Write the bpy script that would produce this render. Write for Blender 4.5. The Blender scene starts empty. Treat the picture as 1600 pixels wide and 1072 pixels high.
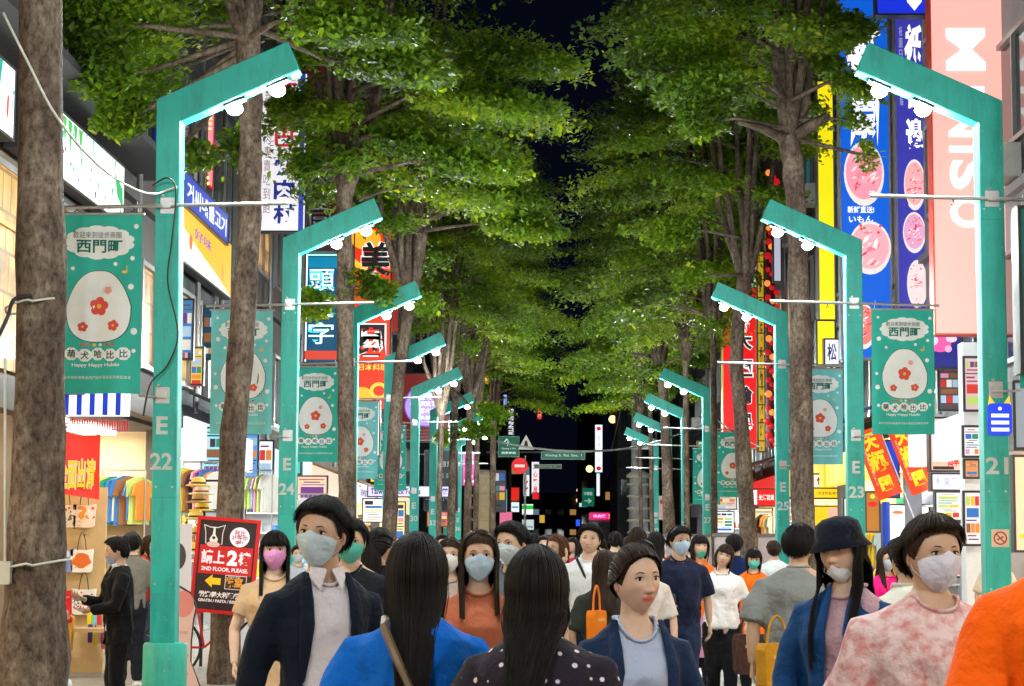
import bpy, bmesh, math, random
import numpy as np
from mathutils import Vector, Matrix, Euler

random.seed(7)
RNG = np.random.default_rng(11)
sc = bpy.context.scene
COL = sc.collection
PI = math.pi

# ------------------------------------------------------------------ camera, world, exposure
FPX = 3100.0
cam_data = bpy.data.cameras.new("camera")
cam_data.sensor_width = 36.0
cam_data.lens = 36.0 * FPX / 1600.0
cam_data.clip_start = 0.05
cam_data.clip_end = 2000.0
cam = bpy.data.objects.new("camera", cam_data)
COL.objects.link(cam)
CAMZ = 1.55
TS = bpy.data.scenes.new('workbench')      # scratch scene for evaluating text and unions; removed at the end
cam_rot = (Matrix.Rotation(math.atan(60 / FPX), 3, 'Z')
           @ Matrix.Rotation(math.radians(90) + math.atan(323 / FPX), 3, 'X')
           @ Matrix.Rotation(math.radians(0.35), 3, 'Z'))
cam.matrix_world = Matrix.Translation((0, 0, CAMZ)) @ cam_rot.to_4x4()
sc.camera = cam

world = bpy.data.worlds.new("World")
sc.world = world
world.use_nodes = True
_wn = world.node_tree
_bg = _wn.nodes['Background']
_sky = _wn.nodes.new('ShaderNodeTexSky')
_sky.sky_type = 'NISHITA'
_sky.sun_disc = False
_sky.sun_elevation = math.radians(-4)
_sky.sun_rotation = math.radians(200)
_mix = _wn.nodes.new('ShaderNodeMix')
_mix.data_type = 'RGBA'
_mix.inputs[0].default_value = 0.9
_wn.links.new(_sky.outputs[0], _mix.inputs[6])
_mix.inputs[7].default_value = (0.05, 0.085, 0.23, 1)
_wn.links.new(_mix.outputs[2], _bg.inputs['Color'])
_bg.inputs['Strength'].default_value = 0.028

sc.view_settings.view_transform = 'Standard'
sc.view_settings.look = 'None'
sc.view_settings.gamma = 1.0
sc.view_settings.use_curve_mapping = False
sc.view_settings.exposure = 0.0
sc.render.engine = 'CYCLES'
cy = sc.cycles
cy.use_denoising = True
cy.max_bounces = 6
cy.diffuse_bounces = 2
cy.glossy_bounces = 2
cy.transmission_bounces = 4
cy.transparent_max_bounces = 8
cy.sample_clamp_indirect = 6.0
cy.use_light_tree = True
cy.caustics_reflective = False
cy.caustics_refractive = False

LAMP_E = 2700.0
SHOP_E = 27.0
SIGN_K = 1.0        # general multiplier of backlit signs

def P(px, py, Y):
    d = cam_rot @ Vector(((px - 800) / FPX, (536 - py) / FPX, -1.0))
    t = Y / d.y
    return Vector((d.x * t, Y, CAMZ + d.z * t))

def PX(px, py, X):
    d = cam_rot @ Vector(((px - 800) / FPX, (536 - py) / FPX, -1.0))
    t = X / d.x
    return Vector((X, d.y * t, CAMZ + d.z * t))

def s2l(c):
    return c / 12.92 if c <= 0.04045 else ((c + 0.055) / 1.055) ** 2.4

def rgb(r, g, b):
    return (s2l(r / 255), s2l(g / 255), s2l(b / 255))

# ------------------------------------------------------------------ materials
MATS = {}

def mat(name, col, rough=0.55, metal=0.0, var=0.12, scale=6.0, bump=0.0, bscale=30.0,
        emit=None, es=0.0, spec=0.4, stretch=None, sheen=0.0):
    if name in MATS:
        return MATS[name]
    m = bpy.data.materials.new(name)
    m.use_nodes = True
    nt = m.node_tree
    b = nt.nodes['Principled BSDF']
    b.inputs['Roughness'].default_value = rough
    b.inputs['Metallic'].default_value = metal
    b.inputs['Specular IOR Level'].default_value = spec
    if sheen:
        b.inputs['Sheen Weight'].default_value = sheen
    tc = nt.nodes.new('ShaderNodeTexCoord')
    mp = nt.nodes.new('ShaderNodeMapping')
    nt.links.new(tc.outputs['Object'], mp.inputs[0])
    if stretch:
        mp.inputs['Scale'].default_value = stretch
    if var > 0:
        nz = nt.nodes.new('ShaderNodeTexNoise')
        nz.inputs['Scale'].default_value = scale
        nz.inputs['Detail'].default_value = 6
        nz.inputs['Roughness'].default_value = 0.6
        nt.links.new(mp.outputs[0], nz.inputs[0])
        rp = nt.nodes.new('ShaderNodeValToRGB')
        rp.color_ramp.elements[0].position = 0.3
        rp.color_ramp.elements[1].position = 0.7
        lo = [max(0, c * (1 - var)) for c in col]
        hi = [min(1, c * (1 + var)) for c in col]
        rp.color_ramp.elements[0].color = (*lo, 1)
        rp.color_ramp.elements[1].color = (*hi, 1)
        nt.links.new(nz.outputs[0], rp.inputs[0])
        nt.links.new(rp.outputs[0], b.inputs['Base Color'])
    else:
        b.inputs['Base Color'].default_value = (*col, 1)
    if bump > 0:
        n2 = nt.nodes.new('ShaderNodeTexNoise')
        n2.inputs['Scale'].default_value = bscale
        n2.inputs['Detail'].default_value = 5
        nt.links.new(mp.outputs[0], n2.inputs[0])
        bp = nt.nodes.new('ShaderNodeBump')
        bp.inputs['Strength'].default_value = bump
        bp.inputs['Distance'].default_value = 0.02
        nt.links.new(n2.outputs[0], bp.inputs['Height'])
        nt.links.new(bp.outputs[0], b.inputs['Normal'])
    if es > 0:
        b.inputs['Emission Color'].default_value = (*(emit or col), 1)
        b.inputs['Emission Strength'].default_value = es
    MATS[name] = m
    return m

def lit(name, col, es=1.0, samp=False):
    """backlit acrylic / lamp surface"""
    if name in MATS:
        return MATS[name]
    m = mat(name, [c * 0.35 for c in col], rough=0.35, var=0, emit=col, es=es * SIGN_K)
    if not samp:
        m.cycles.emission_sampling = 'NONE'
    return m

_autoc = {}
def C(col, es=0.0, rough=0.5):
    """material from an sRGB colour, cached; es > 0 makes it backlit"""
    key = (tuple(col), round(es, 2), rough)
    if key in _autoc:
        return _autoc[key]
    c = rgb(*col)
    nm = ('backlit_%d_%d_%d_%s' if es else 'paint_%d_%d_%d_%s') % (*col, str(es or rough).replace('.', '_'))
    m = lit(nm, c, es) if es else mat(nm, c, rough=rough, var=0.08, scale=4)
    _autoc[key] = m
    return m

# ------------------------------------------------------------------ mesh builder
class MB:
    def __init__(s):
        s.v = []; s.f = []; s.mi = []; s.mats = []; s.n = 0; s.smooth = []
    def mid(s, m):
        if m not in s.mats:
            s.mats.append(m)
        return s.mats.index(m)
    def add(s, verts, faces, m, smooth=False):
        k = s.mid(m); n = s.n
        s.v.extend([tuple(v) for v in verts]); s.n += len(verts)
        for f in faces:
            s.f.append(tuple(i + n for i in f)); s.mi.append(k); s.smooth.append(smooth)
        return s
    def box(s, c, size, m, rot=None, taper=1.0):
        hx, hy, hz = size[0] / 2, size[1] / 2, size[2] / 2
        vs = []
        for z in (-hz, hz):
            t = taper if z > 0 else 1.0
            for x, y in ((-hx, -hy), (hx, -hy), (hx, hy), (-hx, hy)):
                v = Vector((x * t, y * t, z))
                if rot is not None:
                    v = rot @ v
                vs.append(v + Vector(c))
        fs = [(3, 2, 1, 0), (4, 5, 6, 7), (0, 1, 5, 4), (1, 2, 6, 5), (2, 3, 7, 6), (3, 0, 4, 7)]
        return s.add(vs, fs, m)
    def prism(s, poly, o, ux, uy, un, depth, m, side=None):
        """poly (2D) in the plane o+ux,uy, extruded by depth along un (front at +depth/2)"""
        o, ux, uy, un = map(Vector, (o, ux, uy, un))
        n = len(poly)
        a = [o + ux * x + uy * y - un * depth / 2 for x, y in poly]
        b = [o + ux * x + uy * y + un * depth / 2 for x, y in poly]
        s.add(a + b, [tuple(range(n - 1, -1, -1)), tuple(range(n, 2 * n))], m)
        s.add(a + b, [(i, (i + 1) % n, n + (i + 1) % n, n + i) for i in range(n)], side or m)
        return s
    def flat(s, poly, o, ux, uy, m):
        o, ux, uy = map(Vector, (o, ux, uy))
        return s.add([o + ux * x + uy * y for x, y in poly], [tuple(range(len(poly)))], m)
    def tube(s, pts, r, m, n=8, cap=True, squash=None, smooth=True):
        pts = [Vector(p) for p in pts]
        if not hasattr(r, '__len__'):
            r = [r] * len(pts)
        vs = []; up = Vector((0, 0, 1))
        prev = None
        for i, p in enumerate(pts):
            t = (pts[min(i + 1, len(pts) - 1)] - pts[max(i - 1, 0)])
            if t.length < 1e-9: t = Vector((0, 0, 1))
            t.normalize()
            if prev is None:
                a = t.cross(up)
                if a.length < 0.05: a = t.cross(Vector((0, 1, 0)))
                a.normalize()
            else:
                a = prev - t * prev.dot(t); a.normalize()
            prev = a
            b = t.cross(a)
            for k in range(n):
                th = 2 * PI * k / n
                sx, sy = (squash or (1, 1))
                vs.append(p + (a * math.cos(th) * sx + b * math.sin(th) * sy) * r[i])
        fs = []
        for i in range(len(pts) - 1):
            for k in range(n):
                k2 = (k + 1) % n
                fs.append((i * n + k, i * n + k2, (i + 1) * n + k2, (i + 1) * n + k))
        s.add(vs, fs, m, smooth)
        if cap:
            L = (len(pts) - 1) * n
            s.add(vs, [tuple(range(n - 1, -1, -1)), tuple(range(L, L + n))], m)
        return s
    def disc(s, o, ux, uy, r, m, n=24, ry=None):
        ry = ry or r
        return s.flat([(r * math.cos(2 * PI * k / n), ry * math.sin(2 * PI * k / n)) for k in range(n)], o, ux, uy, m)
    def ball(s, c, r, m, nu=12, nv=8, sc_=(1, 1, 1)):
        vs = []; fs = []
        c = Vector(c)
        for j in range(1, nv):
            th = PI * j / nv
            for i in range(nu):
                ph = 2 * PI * i / nu
                vs.append(c + Vector((math.sin(th) * math.cos(ph) * r * sc_[0], math.sin(th) * math.sin(ph) * r * sc_[1], math.cos(th) * r * sc_[2])))
        vs.append(c + Vector((0, 0, r * sc_[2]))); vs.append(c - Vector((0, 0, r * sc_[2])))
        T = len(vs) - 2; B = T + 1
        for j in range(nv - 2):
            for i in range(nu):
                i2 = (i + 1) % nu
                fs.append((j * nu + i, (j + 1) * nu + i, (j + 1) * nu + i2, j * nu + i2))
        for i in range(nu):
            i2 = (i + 1) % nu
            fs.append((T, i, i2)); fs.append((B, (nv - 2) * nu + i2, (nv - 2) * nu + i))
        return s.add(vs, fs, m, True)
    def text(s, txt, o, ux, uy, w, h, m, weight=0.0, shear=0.0, fit=True):
        """text centred at o in plane ux,uy fitted into w x h"""
        V, Fc, bb = text_mesh(txt, weight, shear)
        if not len(V): return s
        x0, y0, x1, y1 = bb
        cx, cy = (x0 + x1) / 2, (y0 + y1) / 2
        kx = w / max(1e-6, x1 - x0); ky = h / max(1e-6, y1 - y0)
        if not fit:
            kx = ky = min(kx, ky)
        o, ux, uy = map(Vector, (o, ux, uy))
        return s.add([o + ux * ((x - cx) * kx) + uy * ((y - cy) * ky) for x, y in V], Fc, m)
    def build(s, name, parent=None, **props):
        me = bpy.data.meshes.new(name)
        me.from_pydata(s.v, [], s.f)
        for m in s.mats: me.materials.append(m)
        me.polygons.foreach_set('material_index', s.mi)
        me.polygons.foreach_set('use_smooth', s.smooth)
        me.update()
        return link(name, me, parent, **props)

def link(name, me, parent=None, **props):
    o = bpy.data.objects.new(name, me)
    COL.objects.link(o)
    if parent is not None:
        o.parent = parent
        # parts are built in world space unless told otherwise
        if not props.pop('local', False):
            o.matrix_parent_inverse = parent_inv(parent)
    else:
        props.pop('local', None)
    for k, v in props.items():
        if v is not None:
            o[{'cat': 'category'}.get(k, k)] = v
    return o

def world_of(o):
    m = Matrix.LocRotScale(o.location, o.rotation_euler, o.scale)
    if o.parent is not None:
        m = world_of(o.parent) @ o.matrix_parent_inverse @ m
    return m

def parent_inv(p):
    return world_of(p).inverted()

def thing(name, label, cat, loc=(0, 0, 0), rz=0.0, group=None):
    o = bpy.data.objects.new(name, None)
    COL.objects.link(o)
    o.location = loc
    o.rotation_euler = (0, 0, rz)
    o.empty_display_size = 0.2
    o['label'] = label; o['category'] = cat
    if group: o['group'] = group
    return o

_tcache = {}
def text_mesh(txt, weight=0.0, shear=0.0):
    key = (txt, weight, shear)
    if key in _tcache: return _tcache[key]
    cu = bpy.data.curves.new('lettering_source', 'FONT')
    cu.body = txt
    cu.fill_mode = 'FRONT'
    cu.resolution_u = 3
    cu.offset = weight
    cu.shear = shear
    cu.align_x = 'CENTER'
    cu.space_line = 0.82
    o = bpy.data.objects.new('lettering_source', cu)
    TS.collection.objects.link(o)
    dg = TS.view_layers[0].depsgraph; dg.update()
    me = o.evaluated_get(dg).to_mesh()
    V = [(v.co.x, v.co.y) for v in me.vertices]
    Fc = [tuple(p.vertices) for p in me.polygons]
    o.evaluated_get(dg).to_mesh_clear()
    bpy.data.objects.remove(o); bpy.data.curves.remove(cu)
    if V:
        a = np.array(V); bb = (a[:, 0].min(), a[:, 1].min(), a[:, 0].max(), a[:, 1].max())
    else:
        bb = (0, 0, 1, 1)
    _tcache[key] = (V, Fc, bb)
    return _tcache[key]

def copy_tree(o, parent=None):
    c = o.copy(); COL.objects.link(c)
    if parent is not None: c.parent = parent
    for ch in list(o.children):
        copy_tree(ch, c)
    return c

X_, Y_, Z_ = Vector((1, 0, 0)), Vector((0, 1, 0)), Vector((0, 0, 1))
def rrect(w, h, r=0.02, n=4):
    pts = []
    for cx, cy, a0 in ((w / 2 - r, h / 2 - r, 0), (-w / 2 + r, h / 2 - r, 90), (-w / 2 + r, -h / 2 + r, 180), (w / 2 - r, -h / 2 + r, 270)):
        for k in range(n + 1):
            a = math.radians(a0 + 90 * k / n)
            pts.append((cx + r * math.cos(a), cy + r * math.sin(a)))
    return pts

def sign(name, label, cat, pc, w, h, face, es=1.0, depth=0.15, ang=0.0, els=(), frame=(60, 60, 62), group=None, fw=0.03, tilt=0.0, both=False):
    """box sign centred at pc; ang = 0 faces the camera (-Y). els in metres from the centre:
       ('t', text, x, y, w, h, colour, es[, weight, shear]) ('r', x, y, w, h, colour, es) ('d', x, y, rx, ry, colour, es) ('p', poly, colour, es)"""
    root = thing(name, label, cat, pc - Vector((0, 0, h / 2)), 0, group)
    n = Vector((math.sin(ang), -math.cos(ang), 0))
    ux = Vector((math.cos(ang), math.sin(ang), 0)); uy = Vector((0, 0, 1))
    if tilt:
        q = Matrix.Rotation(tilt, 3, n)
        ux = q @ ux; uy = q @ uy
    R = Matrix((ux, -n, uy)).transposed()
    fm = mat('sign_frame_%d' % frame[0] + '_%d_%d' % (frame[1], frame[2]), rgb(*frame), rough=0.4, metal=0.3)
    hb = MB()
    hb.box(pc - n * 0.02, (w - 0.004, depth - 0.05, h - 0.004), fm, R)
    for sx in (-1, 1):
        hb.box(pc + ux * sx * (w / 2 + fw / 2), (fw, depth, h + 2 * fw), fm, R)
        hb.box(pc + uy * sx * (h / 2 + fw / 2), (w - 0.002, depth, fw), fm, R)
    hb.build('housing', root)
    fc = MB()
    o = pc + n * (depth / 2 - 0.008)
    fmat = face if not isinstance(face, tuple) else C(face, es)
    fc.prism([(-w / 2, -h / 2), (w / 2, -h / 2), (w / 2, h / 2), (-w / 2, h / 2)], o - n * 0.01, ux, uy, n, 0.016, fmat)
    fc.build('face', root)
    lb = MB(); k = 0
    for e in els:
        k += 1
        oo = o + n * (0.0015 + 0.0006 * k)
        if e[0] == 't':
            _, t, x, y, tw, th, c, ee = e[:8]
            wt = e[8] if len(e) > 8 else 0.015
            sh = e[9] if len(e) > 9 else 0
            lb.text(t, oo + ux * x + uy * y, ux, uy, tw, th, C(c, ee), wt, sh)
        elif e[0] == 'r':
            _, x, y, rw, rh, c, ee = e
            lb.flat([(x - rw / 2, y - rh / 2), (x + rw / 2, y - rh / 2), (x + rw / 2, y + rh / 2), (x - rw / 2, y + rh / 2)], oo, ux, uy, C(c, ee))
        elif e[0] == 'd':
            _, x, y, rx, ry, c, ee = e
            lb.disc(oo + ux * x + uy * y, ux, uy, rx, C(c, ee), 24, ry)
        elif e[0] == 'p':
            _, poly, c, ee = e
            lb.flat(poly, oo, ux, uy, C(c, ee))
    if lb.n: lb.build('lettering', root)
    return root
# ------------------------------------------------------------------ ground
def ground_material():
    m = bpy.data.materials.new('grey_paving'); m.use_nodes = True
    nt = m.node_tree; b = nt.nodes['Principled BSDF']
    tc = nt.nodes.new('ShaderNodeTexCoord')
    br = nt.nodes.new('ShaderNodeTexBrick')
    br.offset = 0.5
    br.inputs['Scale'].default_value = 1.0
    br.inputs['Brick Width'].default_value = 0.6
    br.inputs['Row Height'].default_value = 0.3
    br.inputs['Mortar Size'].default_value = 0.012
    br.inputs['Color1'].default_value = (0.20, 0.195, 0.185, 1)
    br.inputs['Color2'].default_value = (0.30, 0.29, 0.27, 1)
    br.inputs['Mortar'].default_value = (0.07, 0.07, 0.068, 1)
    nt.links.new(tc.outputs['Object'], br.inputs[0])
    nz = nt.nodes.new('ShaderNodeTexNoise'); nz.inputs['Scale'].default_value = 1.7; nz.inputs['Detail'].default_value = 8
    nt.links.new(tc.outputs['Object'], nz.inputs[0])
    mx = nt.nodes.new('ShaderNodeMix'); mx.data_type = 'RGBA'; mx.blend_type = 'MULTIPLY'; mx.inputs[0].default_value = 0.55
    nt.links.new(br.outputs[0], mx.inputs[6]); nt.links.new(nz.outputs[0], mx.inputs[7])
    nt.links.new(mx.outputs[2], b.inputs['Base Color'])
    b.inputs['Roughness'].default_value = 0.42
    bp = nt.nodes.new('ShaderNodeBump'); bp.inputs['Strength'].default_value = 0.4; bp.inputs['Distance'].default_value = 0.01
    nt.links.new(nz.outputs[0], bp.inputs['Height']); nt.links.new(bp.outputs[0], b.inputs['Normal'])
    return m

g = MB(); g.flat([(-400, -40), (400, -40), (400, 900), (-400, 900)], (0, 0, 0), X_, Y_, mat('asphalt', (0.05, 0.05, 0.052), rough=0.6, var=0.2, scale=2, bump=0.3))
g.build('ground', kind='structure')
g = MB(); g.flat([(-3.0, -12), (3.5, -12), (3.5, 84), (-3.0, 84)], (0, 0, 0.004), X_, Y_, ground_material())
g.build('street', kind='structure')
XL, XR = -5.8, 6.2         # building lines
for nm, x0, x1 in (('pavement', -3.0, XL - 4.5), ('pavement', 3.5, XR + 4.5)):
    g = MB()
    xa, xb = min(x0, x1), max(x0, x1)
    g.box(((xa + xb) / 2, 36, 0.05), (xb - xa, 96, 0.1), mat('paving_slabs', (0.24, 0.22, 0.2), rough=0.5, var=0.25, scale=5, bump=0.4))
    g.build(nm, kind='structure')

# ------------------------------------------------------------------ street lamps with banners
GREEN = mat('teal_painted_steel', (0.018, 0.44, 0.37), rough=0.42, var=0.10, scale=3.5, bump=0.08, bscale=60, spec=0.5)
GREEN_D = mat('teal_footing_paint', (0.02, 0.36, 0.27), rough=0.5, var=0.15, scale=5, bump=0.1)
STEEL = mat('galvanised_steel', (0.5, 0.5, 0.5), rough=0.35, metal=0.9, var=0.1)
DARKM = mat('dark_metal', (0.03, 0.03, 0.032), rough=0.5, metal=0.4)
def wear(m):
    nt = m.node_tree; b = nt.nodes['Principled BSDF']; tc = nt.nodes['Texture Coordinate']
    src = b.inputs['Base Color'].links[0].from_socket
    n = nt.nodes.new('ShaderNodeTexNoise'); n.inputs['Scale'].default_value = 2.3; n.inputs['Detail'].default_value = 12; n.inputs['Roughness'].default_value = .75
    mp = nt.nodes.new('ShaderNodeMapping'); mp.inputs['Scale'].default_value = (4, 4, .7); nt.links.new(tc.outputs['Object'], mp.inputs[0]); nt.links.new(mp.outputs[0], n.inputs[0])
    r = nt.nodes.new('ShaderNodeValToRGB'); r.color_ramp.elements[0].position = .36; r.color_ramp.elements[0].color = (.42, .45, .42, 1); r.color_ramp.elements[1].position = .52; r.color_ramp.elements[1].color = (1, 1, 1, 1)
    nt.links.new(n.outputs[0], r.inputs[0])
    n2 = nt.nodes.new('ShaderNodeTexNoise'); n2.inputs['Scale'].default_value = 38; n2.inputs['Detail'].default_value = 3; nt.links.new(tc.outputs['Object'], n2.inputs[0])
    r2 = nt.nodes.new('ShaderNodeValToRGB'); r2.color_ramp.elements[0].position = .70; r2.color_ramp.elements[0].color = (0, 0, 0, 1); r2.color_ramp.elements[1].position = .73; r2.color_ramp.elements[1].color = (.8, .8, .8, 1)
    nt.links.new(n2.outputs[0], r2.inputs[0])
    a = nt.nodes.new('ShaderNodeMix'); a.data_type = 'RGBA'; a.blend_type = 'MULTIPLY'; a.inputs[0].default_value = .5
    nt.links.new(src, a.inputs[6]); nt.links.new(r.outputs[0], a.inputs[7])
    c = nt.nodes.new('ShaderNodeMix'); c.data_type = 'RGBA'; nt.links.new(r2.outputs[0], c.inputs[0]); nt.links.new(a.outputs[2], c.inputs[6]); c.inputs[7].default_value = (.35, .5, .44, 1)
    nt.links.new(c.outputs[2], b.inputs['Base Color'])
    rr = nt.nodes.new('ShaderNodeMapRange'); rr.inputs[3].default_value = .28; rr.inputs[4].default_value = .65; nt.links.new(n.outputs[0], rr.inputs[0]); nt.links.new(rr.outputs[0], b.inputs['Roughness'])
wear(GREEN); wear(GREEN_D)
LAMP = lit('led_lamp_lens', (0.93, 1.0, 0.97), LAMP_E, samp=True)
LETTER = mat('pole_number_paint', (0.55, 0.6, 0.58), rough=0.5, var=0.1)

def cloud_poly(w, h, n=13, bump=0.09):
    pts = []
    for i in range(n):
        a0 = 2 * PI * i / n; a1 = 2 * PI * (i + 1) / n
        for k in range(6):
            t = k / 6
            a = a0 + (a1 - a0) * t
            r = 1 + bump * math.sin(PI * t) ** 0.7
            pts.append((w / 2 * r * math.cos(a) * 0.92, h / 2 * r * math.sin(a) * 0.92))
    return pts

B_TEAL = mat('banner_teal_cloth', rgb(42, 175, 158), rough=0.7, var=0.06, bump=0.15, bscale=4)
B_PALE = mat('banner_pale_print', rgb(234, 238, 238), rough=0.7, var=0.05, bump=0.15, bscale=4)
B_INK = mat('banner_green_print', rgb(20, 110, 95), rough=0.7, var=0)
B_RED = mat('banner_red_print', rgb(215, 80, 70), rough=0.7, var=0)
B_BACKLIT_TINT = mat('banner_backlit_tint', rgb(112, 198, 200), rough=0.7, var=0.08, bump=0.15, bscale=4)  # paler copy of the teal cloth: shop light from behind put into the colour
B_PINK = mat('banner_pink_print', rgb(240, 170, 170), rough=0.7, var=0)
B_YEL = mat('banner_yellow_print', rgb(235, 185, 60), rough=0.7, var=0)
B_LINE = mat('banner_dark_line', rgb(40, 70, 66), rough=0.7, var=0)

def banner(cx, y, ztop, label, seed, w=0.78, h=1.56):
    """cloth banner hung from a pole's rod; its drawing is reduced to plain pale shapes"""
    rn = random.Random(seed)
    root = thing('street_banner', label, 'banner', (cx, y, ztop - h), 0, 'teal banners hung from the street lamps')
    amp = 0.010 + rn.random() * 0.014
    ph = rn.random() * 6
    lean = (rn.random() - 0.5) * 0.04
    def wave(x, z):   # x in -w/2..w/2, z from 0 (top) to -h
        t = -z / h
        return amp * math.sin(x * 9 + ph + t * 2.2) * (0.3 + t) + amp * 0.6 * math.sin(x * 21 + ph * 2) * t
    def pt(x, z, off):
        return (cx + x + lean * (z / h), y + wave(x, z) - off, ztop + z)
    cl = MB(); nx, nz = 14, 20
    vs = [pt(-w / 2 + w * i / nx, -h * j / nz, 0) for j in range(nz + 1) for i in range(nx + 1)]
    vs += [pt(-w / 2 + w * i / nx, -h * j / nz, -0.004) for j in range(nz + 1) for i in range(nx + 1)]
    N = (nx + 1) * (nz + 1)
    fs = []
    for j in range(nz):
        for i in range(nx):
            a = j * (nx + 1) + i
            fs.append((a, a + nx + 1, a + nx + 2, a + 1))
            fs.append((N + a, N + a + 1, N + a + nx + 2, N + a + nx + 1))
    cl.add(vs, fs, B_BACKLIT_TINT if seed in (24, 25, 28) else B_TEAL, True)
    cl.build('cloth', root)
    pr = MB()
    def put(poly, m, off, x=0, z=0):
        # fan/grid through the wave: triangulate around the centre so the print follows the cloth
        c = (sum(p[0] for p in poly) / len(poly) + x, sum(p[1] for p in poly) / len(poly) + z)
        vs = [pt(c[0], c[1], off)]
        for s_ in (0.35, 0.7, 1.0):
            vs += [pt(c[0] + (px_ + x - c[0]) * s_, c[1] + (pz_ + z - c[1]) * s_, off) for px_, pz_ in poly]
        n = len(poly); fs = []
        for i in range(n):
            i2 = (i + 1) % n
            fs.append((0, 1 + i, 1 + i2))
            for q in (0, 1):
                fs.append((1 + q * n + i, 1 + (q + 1) * n + i, 1 + (q + 1) * n + i2, 1 + q * n + i2))
        pr.add(vs, fs, m, True)
    def ptext(t, x, z, tw, th, m, off, wt=0.01):
        V, Fc, bb = text_mesh(t, wt, 0)
        kx, ky = tw / (bb[2] - bb[0]), th / (bb[3] - bb[1])
        mx, my = (bb[0] + bb[2]) / 2, (bb[1] + bb[3]) / 2
        pr.add([pt(x + (a - mx) * kx, z + (b - my) * ky, off) for a, b in V], Fc, m)
    k = h / 1.56
    put(cloud_poly(0.62, 0.30), B_PALE, 0.004, 0.02, -0.24 * k)
    ptext('歡迎來到徒步商圈', 0.0, -0.175 * k, 0.42, 0.055, B_LINE, 0.010, 0.0)
    ptext('西門町', 0.02, -0.275 * k, 0.40, 0.115, B_INK, 0.011, 0.024)
    # plain rounded pale mound in place of the printed drawing
    mound = []
    for i in range(40):
        a = 2 * PI * i / 40
        x = math.copysign(abs(math.cos(a)) ** 0.75, math.cos(a)) * 0.28
        z = math.copysign(abs(math.sin(a)) ** 0.7, math.sin(a)) * 0.31
        x *= 1 - 0.34 * max(0, z / 0.31)
        mound.append((x, z))
    put([(x * 1.025 + .002, z * 1.02) for x, z in mound], B_LINE, 0.0035, 0.02, -0.80 * k)
    put(mound, B_PALE, 0.0045, 0.02, -0.80 * k)
    for fx, fz, fr_ in ((0.02, -0.80, .085), (-0.12, -0.98, .045), (0.15, -0.97, .05), (0.10, -0.66, .035)):
        for q in range(5):
            a = 2 * PI * q / 5 + fx * 9
            put([(fr_ * .46 * math.cos(2 * PI * u / 10), fr_ * .46 * math.sin(2 * PI * u / 10)) for u in range(10)], B_RED if fr_ > .04 else B_PINK, 0.009, fx + fr_ * .55 * math.cos(a), fz * k + fr_ * .55 * math.sin(a))
        put([(fr_ * .25 * math.cos(2 * PI * u / 10), fr_ * .25 * math.sin(2 * PI * u / 10)) for u in range(10)], B_YEL, 0.012, fx, fz * k)
    for (x, z, r) in ((-0.31, -0.09, .018), (0.34, -0.10, .022), (-0.30, -0.36, .028), (0.31, -0.38, .02), (-0.21, -0.47, .018), (0.16, -0.43, .018),
                      (0.30, -0.63, .026), (-0.33, -0.80, .018), (-0.32, -0.97, .03), (0.33, -1.02, .03), (-0.31, -1.2, .02), (0.33, -1.19, .018)):
        put([(r * math.cos(2 * PI * q / 12), r * math.sin(2 * PI * q / 12)) for q in range(12)], B_PALE, 0.004, x, z * k)
    put([(0.02 * math.cos(2 * PI * q / 10), 0.014 * math.sin(2 * PI * q / 10)) for q in range(10)], B_YEL, 0.0045, 0.24, -0.50 * k)
    put([(-.004, -.035), (.004, -.035), (.004, .03), (-.004, .03)], B_YEL, 0.0048, 0.262, -0.475 * k)
    for q, (cc) in enumerate((B_RED, B_RED, B_YEL, B_PALE, B_RED, B_RED)):
        put([(0.016 * math.cos(2 * PI * u / 10), 0.014 * math.sin(2 * PI * u / 10)) for u in range(10)], cc, 0.004, -0.13 + q * 0.055, -1.135 * k)
    for q, t in enumerate('萌犬哈比比'):
        x = -0.215 + q * 0.115
        zz = -1.215 * k - 0.012 * (q % 2)
        put(cloud_poly(0.125, 0.115, 8), B_PALE, 0.004, x, zz)
        ptext(t, x, zz, 0.07, 0.07, B_LINE, 0.009, 0.02)
    ptext('Happy Happy Hubibi', 0.0, -1.315 * k, 0.42, 0.04, B_PALE, 0.005, 0.02)
    ptext('台北市政府商業處西門徒步區街區發展促進會', 0.0, -1.42 * k, 0.62, 0.028, B_PALE, 0.005, 0.0)
    pr.build('print', root)
    ro = MB(); ro.tube([(cx - w / 2 - 0.02, y, ztop + 0.012), (cx + w / 2 + 0.02, y, ztop + 0.012)], 0.014, STEEL, 6); ro.build('hem_bar', root)
    rp = MB()
    for sx in (-1, 1):
        rp.tube([(cx + sx * (w / 2 - 0.03), y, ztop), (cx + sx * (w / 2 - 0.05), y, ztop + 0.12)], 0.005, B_PALE, 5)
    rp.build('cord', root)
    return root

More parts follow.
